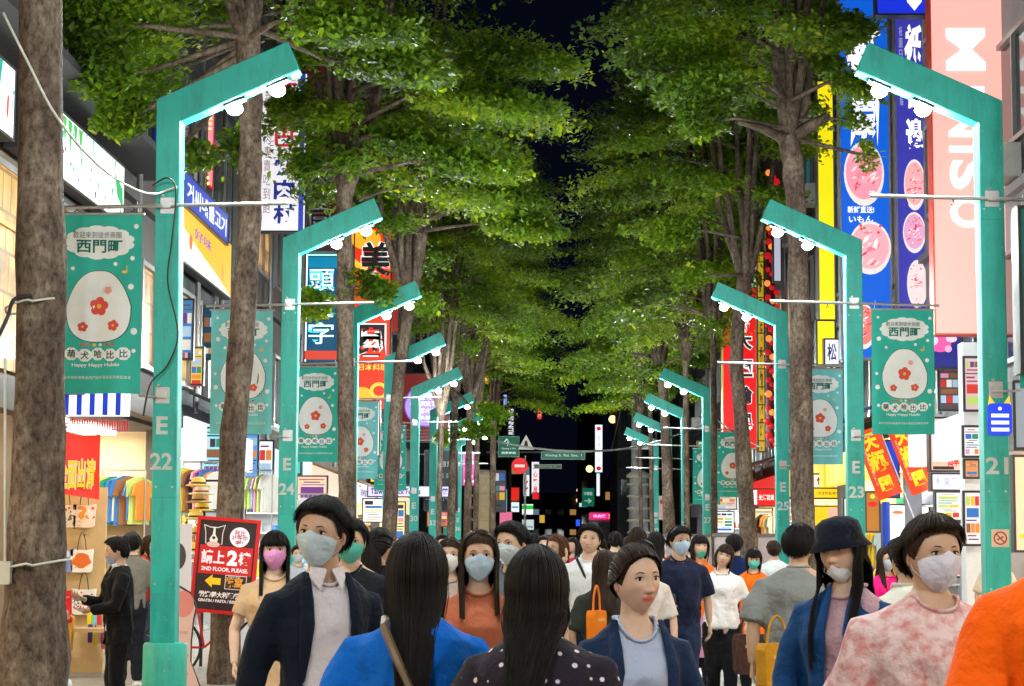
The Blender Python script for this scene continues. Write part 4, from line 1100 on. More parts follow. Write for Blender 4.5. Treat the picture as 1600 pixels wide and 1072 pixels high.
# ------------------------------------------------------------------ trees
def bark_material():
    m = bpy.data.materials.new('mottled_bark'); m.use_nodes = True
    nt = m.node_tree; b = nt.nodes['Principled BSDF']; b.inputs['Roughness'].default_value = 0.85
    b.inputs['Specular IOR Level'].default_value = 0.2
    tc = nt.nodes.new('ShaderNodeTexCoord'); mp = nt.nodes.new('ShaderNodeMapping'); mp.inputs['Scale'].default_value = (1, 1, 0.6)
    nt.links.new(tc.outputs['Object'], mp.inputs[0])
    n1 = nt.nodes.new('ShaderNodeTexNoise'); n1.inputs['Scale'].default_value = 22; n1.inputs['Detail'].default_value = 9; n1.inputs['Roughness'].default_value = .7
    n2 = nt.nodes.new('ShaderNodeTexNoise'); n2.inputs['Scale'].default_value = 4; n2.inputs['Detail'].default_value = 4
    n3 = nt.nodes.new('ShaderNodeTexVoronoi'); n3.inputs['Scale'].default_value = 12
    for n in (n1, n2): nt.links.new(mp.outputs[0], n.inputs[0])
    mp2 = nt.nodes.new('ShaderNodeMapping'); mp2.inputs['Scale'].default_value = (.5, .5, 1.2); nt.links.new(tc.outputs['Object'], mp2.inputs[0]); nt.links.new(mp2.outputs[0], n3.inputs[0])
    r1 = nt.nodes.new('ShaderNodeValToRGB'); r1.color_ramp.elements[0].position = .35; r1.color_ramp.elements[1].position = .68
    r1.color_ramp.elements[0].color = (.055, .036, .028, 1); r1.color_ramp.elements[1].color = (.27, .21, .165, 1)
    nt.links.new(n1.outputs[0], r1.inputs[0])
    r2 = nt.nodes.new('ShaderNodeValToRGB'); r2.color_ramp.elements[0].position = .42; r2.color_ramp.elements[1].position = .6
    r2.color_ramp.elements[0].color = (.55, .5, .48, 1); r2.color_ramp.elements[1].color = (1.0, 1.0, .95, 1)
    nt.links.new(n2.outputs[0], r2.inputs[0])
    mx = nt.nodes.new('ShaderNodeMix'); mx.data_type = 'RGBA'; mx.blend_type = 'MULTIPLY'; mx.inputs[0].default_value = 1
    nt.links.new(r1.outputs[0], mx.inputs[6]); nt.links.new(r2.outputs[0], mx.inputs[7]); nt.links.new(mx.outputs[2], b.inputs['Base Color'])
    ad = nt.nodes.new('ShaderNodeMath'); ad.operation = 'MULTIPLY_ADD'; ad.inputs[1].default_value = .3; nt.links.new(n3.outputs[0], ad.inputs[0]); nt.links.new(n1.outputs[0], ad.inputs[2])
    bp = nt.nodes.new('ShaderNodeBump'); bp.inputs['Strength'].default_value = .55; bp.inputs['Distance'].default_value = .03
    nt.links.new(ad.outputs[0], bp.inputs['Height']); nt.links.new(bp.outputs[0], b.inputs['Normal'])
    return m
BARK = bark_material()

def leaf_material():
    m = bpy.data.materials.new('almond_tree_leaf'); m.use_nodes = True
    nt = m.node_tree; nt.nodes.clear()
    out = nt.nodes.new('ShaderNodeOutputMaterial')
    at = nt.nodes.new('ShaderNodeAttribute'); at.attribute_name = 'tone'
    rp = nt.nodes.new('ShaderNodeValToRGB')
    e = rp.color_ramp.elements
    e[0].position = 0; e[0].color = (.045, .10, .010, 1)
    e[1].position = 1; e[1].color = (.36, .45, .03, 1)
    x = e.new(.5); x.color = (.14, .27, .014, 1)
    x = e.new(.85); x.color = (.22, .34, .016, 1)
    nt.links.new(at.outputs['Fac'], rp.inputs[0])
    b = nt.nodes.new('ShaderNodeBsdfPrincipled'); b.inputs['Roughness'].default_value = .42; b.inputs['Specular IOR Level'].default_value = .45
    nt.links.new(rp.outputs[0], b.inputs['Base Color'])
    t = nt.nodes.new('ShaderNodeBsdfTranslucent')
    g_ = nt.nodes.new('ShaderNodeMix'); g_.data_type = 'RGBA'; g_.blend_type = 'MULTIPLY'; g_.inputs[0].default_value = 1
    g_.inputs[7].default_value = (2.0, 1.75, .4, 1); nt.links.new(rp.outputs[0], g_.inputs[6]); nt.links.new(g_.outputs[2], t.inputs[0])
    ms = nt.nodes.new('ShaderNodeMixShader'); ms.inputs[0].default_value = .5
    nt.links.new(b.outputs[0], ms.inputs[1]); nt.links.new(t.outputs[0], ms.inputs[2]); nt.links.new(ms.outputs[0], out.inputs[0])
    return m
LEAF = leaf_material()

def leaves_mesh(name, cen, nrm, rng, size=0.11):
    """cen: N x 3 leaf centres, nrm: rough outward direction in plan; each leaf is a folded four-point blade"""
    N = len(cen)
    az = rng.uniform(0, 2 * PI, N)
    az = np.where(rng.random(N) < 0.6, np.arctan2(nrm[:, 1], nrm[:, 0]) + rng.normal(0, .9, N), az)
    tilt = rng.normal(-0.1, 0.55, N)
    d = np.stack([np.cos(az) * np.cos(tilt), np.sin(az) * np.cos(tilt), np.sin(tilt)], 1)
    s = np.stack([-np.sin(az), np.cos(az), rng.normal(0, .45, N)], 1)
    s /= np.linalg.norm(s, axis=1)[:, None]
    up = np.cross(d, s)
    L = size * rng.uniform(.6, 1.35, N)[:, None]
    W = L * rng.uniform(.26, .38, N)[:, None]
    v = np.empty((N, 4, 3))
    v[:, 0] = cen - d * L * .5
    v[:, 1] = cen + d * L * .12 + s * W + up * L * .08
    v[:, 2] = cen + d * L * .5
    v[:, 3] = cen + d * L * .12 - s * W + up * L * .08
    me = bpy.data.meshes.new(name)
    me.vertices.add(N * 4); me.vertices.foreach_set('co', v.ravel())
    idx = np.arange(N)[:, None] * 4
    tri = np.concatenate([idx + [0, 1, 2], idx + [0, 2, 3]], 1).ravel()
    me.loops.add(N * 6); me.loops.foreach_set('vertex_index', tri.astype(np.int32))
    me.polygons.add(N * 2)
    me.polygons.foreach_set('loop_start', np.arange(0, N * 6, 3, dtype=np.int32))
    me.polygons.foreach_set('loop_total', np.full(N * 2, 3, dtype=np.int32))
    tn = np.clip(rng.normal(.45, .2, N) + .22 * np.sin(cen[:, 0] * 2.1 + cen[:, 2] * 3.1) + .15 * np.sin(cen[:, 1] * 2.7 - cen[:, 2] * 1.9), 0, 1)
    at = me.attributes.new('tone', 'FLOAT', 'POINT')
    at.data.foreach_set('value', np.repeat(tn, 4))
    me.update(); me.materials.append(LEAF)
    return me

def spray_points(c, ang, length, n, rng, wid=0.55, droop=.12, thick=.07):
    """leaf centres along one flat branch spray leaving c at angle ang"""
    t = rng.random(n) ** .75
    w = wid * np.sin(np.clip(t * 1.15 + .12, 0, 1) * PI * .75) * rng.normal(0, .5, n)
    x = c[0] + np.cos(ang) * t * length - np.sin(ang) * w
    y = c[1] + np.sin(ang) * t * length + np.cos(ang) * w
    z = c[2] - droop * t ** 2 * length * .5 + rng.normal(0, thick, n)
    # rosette clumping
    k = max(4, n // 14)
    pick = rng.integers(0, k, n)
    x = x * .45 + x[pick] * .55 + rng.normal(0, .045, n); y = y * .45 + y[pick] * .55 + rng.normal(0, .045, n); z = z * .4 + z[pick] * .6
    return np.stack([x, y, z], 1), np.stack([np.full(n, np.cos(ang)), np.full(n, np.sin(ang)), np.zeros(n)], 1)

def make_crown(seed, n_leaves=50000, R=3.35, tiers=10, z0=.25, z1=8.0):
    rng = np.random.default_rng(seed)
    C_, N_ = [], []
    br = []
    zs = np.linspace(z0, z1, tiers)
    area = []
    for i, z in enumerate(zs):
        q = i / (tiers - 1)
        r = R * (1 - .55 * q ** 1.6) * (0.86 + .2 * rng.random())
        if i == 0: r *= .8
        area.append(r)
    tot = sum(a * a for a in area)
    for i, z in enumerate(zs):
        r = area[i]
        nb = int(rng.integers(9, 13))
        nl = int(n_leaves * r * r / tot)
        a0 = rng.random() * 6.28
        for k in range(nb):
            if rng.random() < .22: continue
            ang = a0 + 2 * PI * k / nb + rng.normal(0, .14)
            ln = r * rng.uniform(.6, 1.12) * (1 - .80 * max(0, -math.cos(ang)) ** .7)
            zz = z + rng.normal(0, .34)
            c = np.array([np.cos(ang) * .3, np.sin(ang) * .3, zz])
            br.append((ang, ln, zz))
            p, nn = spray_points(c, ang, ln, int(nl / nb), rng, wid=.36 * ln, droop=.34, thick=.13)
            C_.append(p); N_.append(nn)
    return leaves_mesh('foliage', np.concatenate(C_), np.concatenate(N_), rng), br

CROWNS = [make_crown(21), make_crown(22), make_crown(23)]
_limb_cache = {}
def limb_meshes(v):
    if v in _limb_cache: return _limb_cache[v]
    rn = random.Random(100 + v); out = []
    nst = 8
    for k in range(nst):
        a = 2 * PI * k / nst + rn.random() * .5
        sp = .25 + rn.random() * .75
        top = 5.0 + rn.random() * 2.6
        pts = [(0, 0, -.25)]
        x, y = 0, 0
        for j in range(1, 8):
            t = j / 7
            rr = sp * (1 - (1 - t) ** 2.2)
            x = math.cos(a + .3 * t) * rr + rn.uniform(-.05, .05); y = math.sin(a + .3 * t) * rr + rn.uniform(-.05, .05)
            pts.append((x, y, -.25 + t * top))
        b = MB(); b.tube(pts, [.085, .066, .055, .047, .04, .032, .022, .01], BARK, 8)
        me = bpy.data.meshes.new('limb'); me.from_pydata(b.v, [], b.f); me.polygons.foreach_set('use_smooth', b.smooth); me.materials.append(BARK)
        out.append(me)
    # thin horizontal twigs bearing the tiers
    b = MB()
    for ang, ln, zz in CROWNS[v][1]:
        b.tube([(math.cos(ang) * .2, math.sin(ang) * .2, zz - .25), (math.cos(ang) * ln * .35, math.sin(ang) * ln * .35, zz - .03), (math.cos(ang) * ln * .9, math.sin(ang) * ln * .9, zz - .12)], [.03, .02, .006], BARK, 5, cap=False)
    me = bpy.data.meshes.new('twigs'); me.from_pydata(b.v, [], b.f); me.materials.append(BARK)
    _limb_cache[v] = (out, me)
    return _limb_cache[v]

def tree(base, path, label, v, rot, scale=1.0, sprays=(), crown=True, lift=.3, group='layered trees lining the street', seed=1):
    """path: list of (x, y, z, r) up the trunk, ending at the fork"""
    x0, y0 = base
    rot = (0 if x0 < 0 else PI) + (rot % .7 - .35)
    root = thing('almond_tree', label, 'tree', (x0, y0, 0.1), 0, group)
    rn = random.Random(seed)
    # resample the trunk with small knobs so its outline is uneven
    b = MB(); pts = []; rad = []
    P_ = [Vector(p[:3]) for p in path]; R_ = [p[3] for p in path]
    n = 26; seg = len(path) - 1
    for i in range(n + 1):
        t = i / n * seg; k = min(int(t), seg - 1); f = t - k
        p0 = P_[max(k - 1, 0)]; p1 = P_[k]; p2 = P_[k + 1]; p3 = P_[min(k + 2, seg)]
        q = 0.5 * ((2 * p1) + (-p0 + p2) * f + (2 * p0 - 5 * p1 + 4 * p2 - p3) * f * f + (-p0 + 3 * p1 - 3 * p2 + p3) * f ** 3)
        pts.append(q + Vector((rn.uniform(-.008, .008), rn.uniform(-.008, .008), 0))); rad.append((R_[k] * (1 - f) + R_[k + 1] * f) * (1 + rn.uniform(-.05, .07)))
    rad[0] *= 1.25; rad[1] *= 1.08
    b.tube(pts, rad, BARK, 18)
    # lumps
    vs = np.array(b.v)
    ph = rn.random() * 9
    ctr = np.repeat(np.array([list(p) for p in pts]), 18, 0)
    ctr = ctr if len(ctr) == len(vs) else np.concatenate([ctr, ctr])[:len(vs)]
    d = vs - ctr; L = np.linalg.norm(d, axis=1)[:, None] + 1e-9
    a = np.arctan2(d[:, 1], d[:, 0])
    k = 1 + .06 * np.sin(a * 3 + vs[:, 2] * 1.3 + ph) + .035 * np.sin(a * 5 - vs[:, 2] * 4 + ph * 2) + .03 * np.sin(vs[:, 2] * 9 + a * 2)
    b.v = [tuple(q) for q in (ctr + d * k[:, None])]
    b.build('trunk', root)
    fork = P_[-1]
    limbs, tw = limb_meshes(v)
    if crown:
        M_ = Matrix.Translation(fork) @ Matrix.Rotation(rot, 4, 'Z') @ Matrix.Scale(scale, 4)
        inv = parent_inv(root)
        for me in limbs + [tw]:
            o = bpy.data.objects.new('limb' if me is not tw else 'twigs', me); COL.objects.link(o); o.parent = root; o.matrix_parent_inverse = inv
            o.matrix_basis = M_ if me is not tw else Matrix.Translation((0, 0, lift)) @ M_
            if me is tw: o['kind'] = 'stuff'
        o = bpy.data.objects.new('crown', CROWNS[v][0]); COL.objects.link(o); o.parent = root; o.matrix_parent_inverse = inv
        o.matrix_basis = Matrix.Translation((0, 0, lift)) @ M_; o['kind'] = 'stuff'
    for i, sp_ in enumerate(sprays):
        (sx, sy, sz), ang, ln, nl, wid = sp_
        rng = np.random.default_rng(seed * 50 + i)
        cs, ns = [], []
        k = 3
        for j in range(k):
            p, nn = spray_points(np.array([sx, sy, sz + (j - 1) * .12]), ang + (j - 1) * .35, ln * (1 - .15 * abs(j - 1)), nl // k, rng, wid=wid, droop=.25, thick=.09)
            cs.append(p); ns.append(nn)
        me = leaves_mesh('foliage', np.concatenate(cs), np.concatenate(ns), rng, .1)
        o = link('leaf_spray', me, root, kind='stuff')
        b = MB()
        tx, ty = sx + math.cos(ang) * ln * .85, sy + math.sin(ang) * ln * .85
        b.tube([Vector((fork.x, fork.y, max(sz, min(fork.z, sz + .6)))), Vector((sx, sy, sz)), Vector((tx, ty, sz - ln * .09))], [.045, .025, .006], BARK, 6)
        b.build('branch', root)
    return root

def tp(pairs, Y):
    """trunk path from picture columns at the trunk's own distance"""
    return [(*P(px, py, Y), r) for px, py, r in pairs]

def ground_pt(px, Y):
    p = P(px, 859, Y); return (p.x, p.y)

# left row
p1 = tp([(52, 1200, .25), (48, 1072, .245), (60, 700, .185), (66, 400, .165), (62, 0, .15), (62, -300, .15), (60, -520, .16)], 14.0)
tree(ground_pt(52, 14.0), p1, 'thick trunked tree nearest on the left, with cables round its trunk', 0, .4, 1.0, seed=1)
q2 = tp([(345, 1160, .20), (350, 1000, .165), (368, 650, .14), (386, 400, .125), (391, 200, .12), (388, 60, .14)], 21.5)
f2 = Vector(q2[-1][:3])
tree(ground_pt(345, 21.5), q2, 'tree wearing the red restaurant sign on its trunk', 1, 1.2, .95, seed=2,
     sprays=[(tuple(P(330, 40, 21.5)), PI, 2.0, 3000, .7), (tuple(P(300, 100, 22.5)), PI * .97, 1.4, 2300, .6), (tuple(P(260, 165, 22)), PI, .8, 1100, .4), (tuple(P(225, 40, 21)), PI, .9, 2600, .6), (tuple(P(235, 110, 21.5)), PI, .9, 2400, .5), (tuple(P(215, 180, 22)), PI, .5, 1100, .4), (tuple(P(430, 35, 20.5)), -.1, 1.6, 3000, .5),
             (tuple(P(300, -30, 20.5)), PI * 1.05, 1.9, 5000, .8), (tuple(P(500, 90, 23)), .2, 1.7, 4200, .7), (tuple(P(405, 225, 22)), 2.7, .55, 420, .22), (tuple(P(280, 235, 23)), .4, .5, 500, .2)])
q3 = tp([(548, 1060, .15), (545, 900, .135), (540, 640, .12), (538, 400, .11), (540, 290, .125)], 29.2)
tree(ground_pt(546, 29.2), q3, 'slim tree standing between posts E 24 and E 26', 2, 2.0, 1.0, seed=3,
     sprays=[(tuple(P(540, 235, 29)), 3.3, 1.2, 600, .16), (tuple(P(570, 215, 28)), .1, 1.5, 3000, .6), (tuple(P(640, 150, 27)), 0.0, 2.2, 7000, .9), (tuple(P(700, 90, 27)), -.1, 2.0, 6000, .9),
             (tuple(P(540, 445, 29)), .1, .9, 900, .25), (tuple(P(530, 470, 29.2)), 3.0, .8, 800, .25), (tuple(P(660, 250, 28)), .15, 1.6, 4500, .7)])
q4 = tp([(602, 980, .15), (608, 840, .14), (618, 640, .12), (634, 510, .11), (640, 470, .14)], 37)
tree(ground_pt(602, 37), q4, 'tree with many bare rising stems beside the orange restaurant sign', 0, 3.1, 1.05, seed=4, lift=1.5,
     sprays=[(tuple(P(645, 475, 36)), 0.0, .6, 600, .12), (tuple(P(650, 300, 35)), -.1, 2.6, 5000, .9), (tuple(P(740, 350, 36)), 0, 1.8, 4000, .8)])
q5 = tp([(700, 960, .12), (704, 840, .11), (708, 700, .09), (712, 610, .10)], 53)
tree(ground_pt(700, 53), q5, 'tree with yellowish trunk left of the magenta sign', 1, .9, 1.05, seed=5, lift=1.6,
     sprays=[(tuple(P(712, 668, 52)), 0, 1.2, 1500, .6), (tuple(P(706, 682, 52)), 2.9, .5, 500, .3), (tuple(P(740, 640, 52)), .1, 1.0, 1400, .5)])
q6 = tp([(728, 930, .13), (730, 840, .12), (733, 680, .10), (735, 620, .10)], 61)
tree(ground_pt(728, 61), q6, 'dark trunked tree behind the yellowish trunk under the magenta sign', 2, 4.0, 1.05, seed=6, lift=1.6)
q7 = tp([(686, 940, .08), (686, 800, .07), (690, 640, .06)], 50)
tree(ground_pt(686, 50), q7, 'thin dark tree between post E 30 and the yellowish trunk', 0, 5.0, .9, seed=7, lift=2.2)
q8 = tp([(742, 930, .10), (744, 780, .09), (746, 640, .09)], 69)
tree(ground_pt(752, 69), q8, 'farthest tree of the left row before the beige column', 1, 5.0, 1.1, seed=8, lift=1.5)
# right row
r1 = tp([(1262, 1060, .19), (1256, 850, .18), (1252, 600, .165), (1246, 400, .15), (1240, 260, .15), (1232, 215, .17)], 29.2)
fr = Vector(r1[-1][:3])
tree(ground_pt(1262, 29.2), r1, 'sturdy right hand tree with a wide spreading fork', 1, .2, 1.0, seed=11, lift=.6,
     sprays=[(tuple(P(1200, 130, 28)), PI, 1.7, 4200, .6), (tuple(P(1180, 60, 28)), PI * .95, 2.2, 6000, .9), (tuple(P(1290, 130, 28)), .1, .9, 1500, .4), (tuple(P(1290, 40, 27.5)), 0, .8, 1500, .4),
             (tuple(P(1150, 185, 28.5)), PI, .9, 1300, .3), (tuple(P(1340, 240, 29)), 0, .35, 200, .12), (tuple(P(1310, 185, 29)), 0, .5, 300, .15)])
b = MB(); b.tube([fr - Z_ * .05, P(1190, 200, 28.8), P(1150, 190, 28.5)], [.1, .06, .03], BARK, 10); b.tube([fr - Z_ * .05, P(1270, 195, 29), P(1292, 180, 29.1)], [.1, .08, .05], BARK, 10)
b.build('fork_limb', bpy.data.objects[[o.name for o in bpy.data.objects if o.get('label', '').startswith('sturdy right')][0]])
r2 = tp([(1172, 960, .17), (1170, 840, .165), (1158, 660, .14), (1150, 560, .125), (1160, 460, .13), (1165, 430, .15)], 38)
tree(ground_pt(1172, 38), r2, 'leaning tree in front of the tall red sign', 2, 1.3, 1.0, seed=12, lift=1.4, sprays=[(tuple(P(1100, 360, 37)), PI, 1.2, 2500, .6), (tuple(P(1110, 430, 37)), PI, .8, 1200, .4)])
r3 = tp([(1052, 950, .20), (1046, 850, .19), (1042, 720, .15), (1036, 610, .14), (1030, 575, .15)], 60.5)
tree(ground_pt(1052, 60.5), r3, 'tree with orange lit trunk beyond post E 29', 0, 2.2, 1.1, seed=13, sprays=[(tuple(P(1060, 560, 58)), 0, 1.2, 1500, .5), (tuple(P(1070, 610, 58)), 0, .8, 900, .4)])
for k, (px, Y, v, rz) in enumerate(((1118, 46, 0, .3), (1075, 53, 1, 2.6), (1020, 69, 2, 1.0), (1003, 77, 1, 4.0))):
    q = tp([(px, 960 - k * 10, .085), (px - 2, 760, .075), (px - 4, 859 - 5.2 * 3100 / Y, .07)], Y)
    tree(ground_pt(px, Y), q, ['tree hidden behind the banner of post E 27', 'slender tree beside post E 29', 'tree behind the orange lit trunk', 'farthest right hand tree near the ringed column'][k], v, rz, 1.08, seed=20 + k)
for k, (px, Y, v, rz) in enumerate(((768, 77, 0, 3.3),)):
    q = tp([(px, 930, .14), (px + 2, 760, .12), (px + 3, 859 - 5.2 * 3100 / Y, .12)], Y)
    tree(ground_pt(px, Y), q, 'tree at the corner of the crossing, left side', v, rz, 1.08, seed=30 + k)
# trees beside and behind the camera carry on both rows
tree((3.75, 13.5), [(3.75, 13.5, 0, .2), (3.75, 13.5, 3, .17), (3.7, 13.5, 6.9, .16)], 'right hand tree just outside the picture beside post 21', 2, .3, 1.0, seed=40, crown=False)
b = MB()
# grates at the feet of the trees
for nm_, (px, Y) in enumerate(((345, 21.5), (1172, 38), (1262, 29.2))):
    x, y = ground_pt(px, Y)
# ------------------------------------------------------------------ far crossing
dk = mat('far_dark_concrete', (0.035, 0.036, 0.042), rough=0.8, var=.2)
def far_building(pxa, pxb, ptop, Y, label, seed, litr=.12, m=dk):
    rn = random.Random(seed)
    a = P(pxa, ptop, Y); e = P(pxb, ptop, Y)
    root = thing('far_building', label, 'building', ((a.x + e.x) / 2, Y + 6, 0))
    b = MB(); b.box(((a.x + e.x) / 2, Y + 6, a.z / 2), (e.x - a.x, 12, a.z), m); b.build('wall', root)
    W = e.x - a.x; n = max(2, min(26, int(W / 1.7))); z = 4.5
    while z < a.z - 1.5:
        for i in range(n):
            q = rn.random()
            gm = GLASS if q > litr else rn.choice([lit('far_window_warm', rgb(200, 150, 80), .6), lit('far_window_cool', rgb(130, 160, 190), .5)])
            b = MB(); b.box((a.x + W * (i + .5) / n, Y - .03, z), (W / n * .5, .08, .9), gm)
            b.build('window', root)
        z += 3.3
far_building(640, 795, 470, 125, 'dark building left of the crossing with a vertical running sign', 1)
far_building(1000, 1180, 380, 112, 'tall dark building right of the crossing behind the ringed column', 2, .05)
far_building(905, 942, 545, 190, 'slim dark tower behind the white sign with two red marks', 3, .0)
far_building(560, 700, 380, 98, 'dark building behind the far left trees', 4, .1)
far_building(1060, 1260, 330, 92, 'dark building behind the red vertical sign', 5, .1)
far_building(828, 905, 770, 330, 'low lit building at the very end of the avenue', 6, .35)
far_building(795, 832, 700, 240, 'low dark building behind the cluster of small signs', 7, .3)
far_building(938, 1002, 745, 230, 'low dark building behind the bus', 8, .15)
# avenue beyond the crossing
def rotsign(pxa, pya, pxb, pyb, Y, name, label, face, es, txt, col, ces, wt=.03, up=True):
    r = psign(pxa, pya, pxb, pyb, Y, name, label, 'sign', face, es, (), depth=.3)
    a = P(pxa, pya, Y - .2); e = P(pxb, pyb, Y - .2); b = MB()
    b.text(txt, (a + e) / 2, Z_ if up else -Z_, -X_ if up else X_, abs(a.z - e.z) * .94, abs(e.x - a.x) * .7, C(col, ces), wt)
    b.build('lettering', r)
    return r
rotsign(793, 637, 804, 700, 122, 'vertical_sign', 'dark vertical sign with white RUNNING lettering beyond the crossing', (14, 16, 22), .5, 'THE RUNNING', (225, 230, 235), 1.0)
psign(787, 617, 792, 634, 121, 'small_sign', 'tiny pale blue light above the running sign', 'sign', (120, 150, 220), 1.5)
psign(839, 617, 847, 656, 150, 'vertical_sign', 'small red neon vertical sign hanging in the dark sky', 'sign', (120, 8, 10), .9, lambda w, h: vtext('天天火鍋', 0, w * .7, h, .48, -.48, (255, 120, 100), 1.6))
psign(930, 664, 941, 738, 128, 'vertical_sign', 'white vertical sign with two red marks over the avenue', 'sign', (235, 238, 245), 1.3, lambda w, h: [('d', 0, h * .42, w * .3, w * .28, (215, 20, 50), 1.1), ('d', 0, -h * .42, w * .34, w * .3, (215, 20, 50), 1.1)] + vtext('肯德旅店', 0, w * .5, h, .3, -.3, (170, 180, 200), 1.0, 0))
psign(932, 740, 937, 775, 128, 'vertical_sign', 'slim white lit strip under the sign with red marks', 'sign', (220, 230, 240), 1.2)
psign(818, 742, 827, 775, 140, 'small_sign', 'small white sign with red slash by the no entry sign', 'sign', (235, 235, 235), 1.1, lambda w, h: [('p', [(-w * .3, h * .1), (w * .3, h * .25), (w * .3, h * .15), (-w * .3, 0)], (200, 40, 50), 1), ('p', [(-w * .3, -h * .2), (w * .3, -h * .05), (w * .3, -h * .15), (-w * .3, -h * .3)], (200, 40, 50), 1)])
psign(831, 722, 842, 772, 140, 'vertical_sign', 'white vertical sign with red characters right of the no entry sign', 'sign', (240, 238, 240), 1.1, lambda w, h: vtext('紅心藥局', 0, w * .6, h, .48, -.48, (215, 40, 40), 1))
psign(799, 762, 811, 782, 135, 'small_sign', 'small orange red sign under the no entry sign', 'sign', (225, 40, 25), 1.0)
psign(799, 785, 811, 800, 135, 'small_sign', 'small white sign with blue waves in the cluster of signs', 'sign', (225, 235, 245), 1.2, lambda w, h: [('r', 0, 0, w * .8, h * .15, (50, 100, 170), 1)])
psign(816, 788, 833, 804, 138, 'small_sign', 'small green and white lit sign in the cluster of signs', 'sign', (230, 245, 235), 1.3, lambda w, h: [('r', 0, h * .2, w, h * .4, (20, 190, 40), 1.2)])
psign(816, 812, 834, 828, 139, 'small_sign', 'small pale sign low in the cluster of signs', 'sign', (200, 215, 215), 1.0, lambda w, h: [('t', 'coming', 0, -h * .2, w * .8, h * .3, (60, 60, 70), 0)])
psign(832, 770, 842, 780, 136, 'small_sign', 'small red lit panel right of the cluster', 'sign', (215, 20, 40), 1.1)
psign(786, 765, 792, 800, 118, 'small_sign', 'slim teal lit strip left of the cluster', 'sign', (110, 190, 190), 1.0)
psign(781, 800, 800, 825, 112, 'small_sign', 'pink shop light beyond the beige column', 'sign', (230, 110, 150), 1.0)
psign(843, 805, 851, 817, 170, 'small_sign', 'tiny yellow emblem sign above the far crowd', 'sign', (215, 175, 60), .9)
psign(900, 812, 906, 822, 190, 'small_sign', 'tiny blue sign left of the bus', 'sign', (40, 80, 220), 1.4)
psign(905, 786, 917, 792, 175, 'small_sign', 'tiny white lit road sign left of the white strip', 'sign', (190, 230, 225), 1.0)
psign(1000, 790, 1012, 830, 90, 'small_sign', 'pinkish notice beside the ringed grey column', 'sign', (150, 90, 85), .5)
psign(1028, 775, 1040, 812, 84, 'notice_board', 'pink notice with a red circle left of the orange lit trunk', 'notice', (205, 165, 160), .6, lambda w, h: [('d', 0, h * .25, w * .3, w * .3, (170, 40, 50), .7)])
# traffic signs
def road_sign(px, py, Y, w, h, label, els, face=(12, 120, 90), es=.6, name='road_sign'):
    c = P(px, py, Y)
    return sign(name, label, 'road sign', c, w, h, face, es, .08, 0, els, frame=(190, 200, 195), fw=.03)
road_sign(795, 698, 96, .98, .95, 'green square direction sign with white symbols over the crossing', [('t', '西寧南路', 0, -.3, .7, .12, (230, 245, 240), .9), ('t', '↑', -.1, .2, .3, .4, (230, 245, 240), .9), ('t', 'Xining S. Rd.', .0, -.1, .7, .1, (230, 245, 240), .9, 0)])
road_sign(880, 712, 97, 2.1, .32, 'long green street name sign hung over the crossing', [('t', 'Xining S. Rd. Sec. 1', 0, 0, 1.8, .16, (190, 225, 205), .8)])
road_sign(856, 729, 98, 1.3, .16, 'narrow green street name sign below the long one', [('t', 'Kunming St.', 0, 0, .9, .08, (170, 190, 160), .6)], face=(70, 100, 70))
road_sign(919, 777, 165, 1.0, 1.5, 'distant green direction board right of the yellow road lights', [('t', '中華路', 0, .3, .7, .3, (200, 225, 215), .7), ('t', '→', 0, -.3, .6, .4, (200, 225, 215), .7)])
c = P(812, 728, 92)
r = thing('no_entry_sign', 'round red no entry sign with white bar over the crossing', 'road sign', c - Vector((0, 0, .4)))
b = MB(); b.prism([(.38 * math.cos(2 * PI * i / 32), .38 * math.sin(2 * PI * i / 32)) for i in range(32)], c, X_, Z_, -Y_, .03, C((225, 15, 20), .9)); b.build('disc', r)
b = MB(); b.box(c - Y_ * .03, (.46, .02, .12), C((235, 210, 205), 1.0)); b.build('bar', r)
c = P(822, 692, 94)
r = thing('warning_sign', 'white triangular warning sign above the no entry sign', 'road sign', c - Vector((0, 0, .35)))
b = MB(); b.prism([(-.38, -.32), (.38, -.32), (0, .38)], c, X_, Z_, -Y_, .03, C((205, 205, 195), .7)); b.build('plate', r)
b = MB(); b.prism([(-.1, -.2), (.1, -.2), (.05, .1), (-.05, .1)], c - Y_ * .025, X_, Z_, -Y_, .01, C((110, 60, 60), 0)); b.build('symbol', r)
b = MB(); a = P(812, 735, 92); b.tube([(a.x + .25, 92.3, 0), (a.x + .25, 92.3, 5.9)], .06, STEEL, 8); b.build('sign_post', None, label='steel post carrying the no entry and triangular signs', cat='post')
b = MB(); a = P(700, 700, 93); e = P(975, 702, 93)
b.tube([(P(760, 695, 97.5).x, 97.5, 6.3), (P(925, 697, 97.5).x, 97.5, 6.35)], .05, C((150, 160, 140), 0), 6); b.build('mast_arm', None, label='pale mast arm carrying the green signs across the crossing', cat='mast')
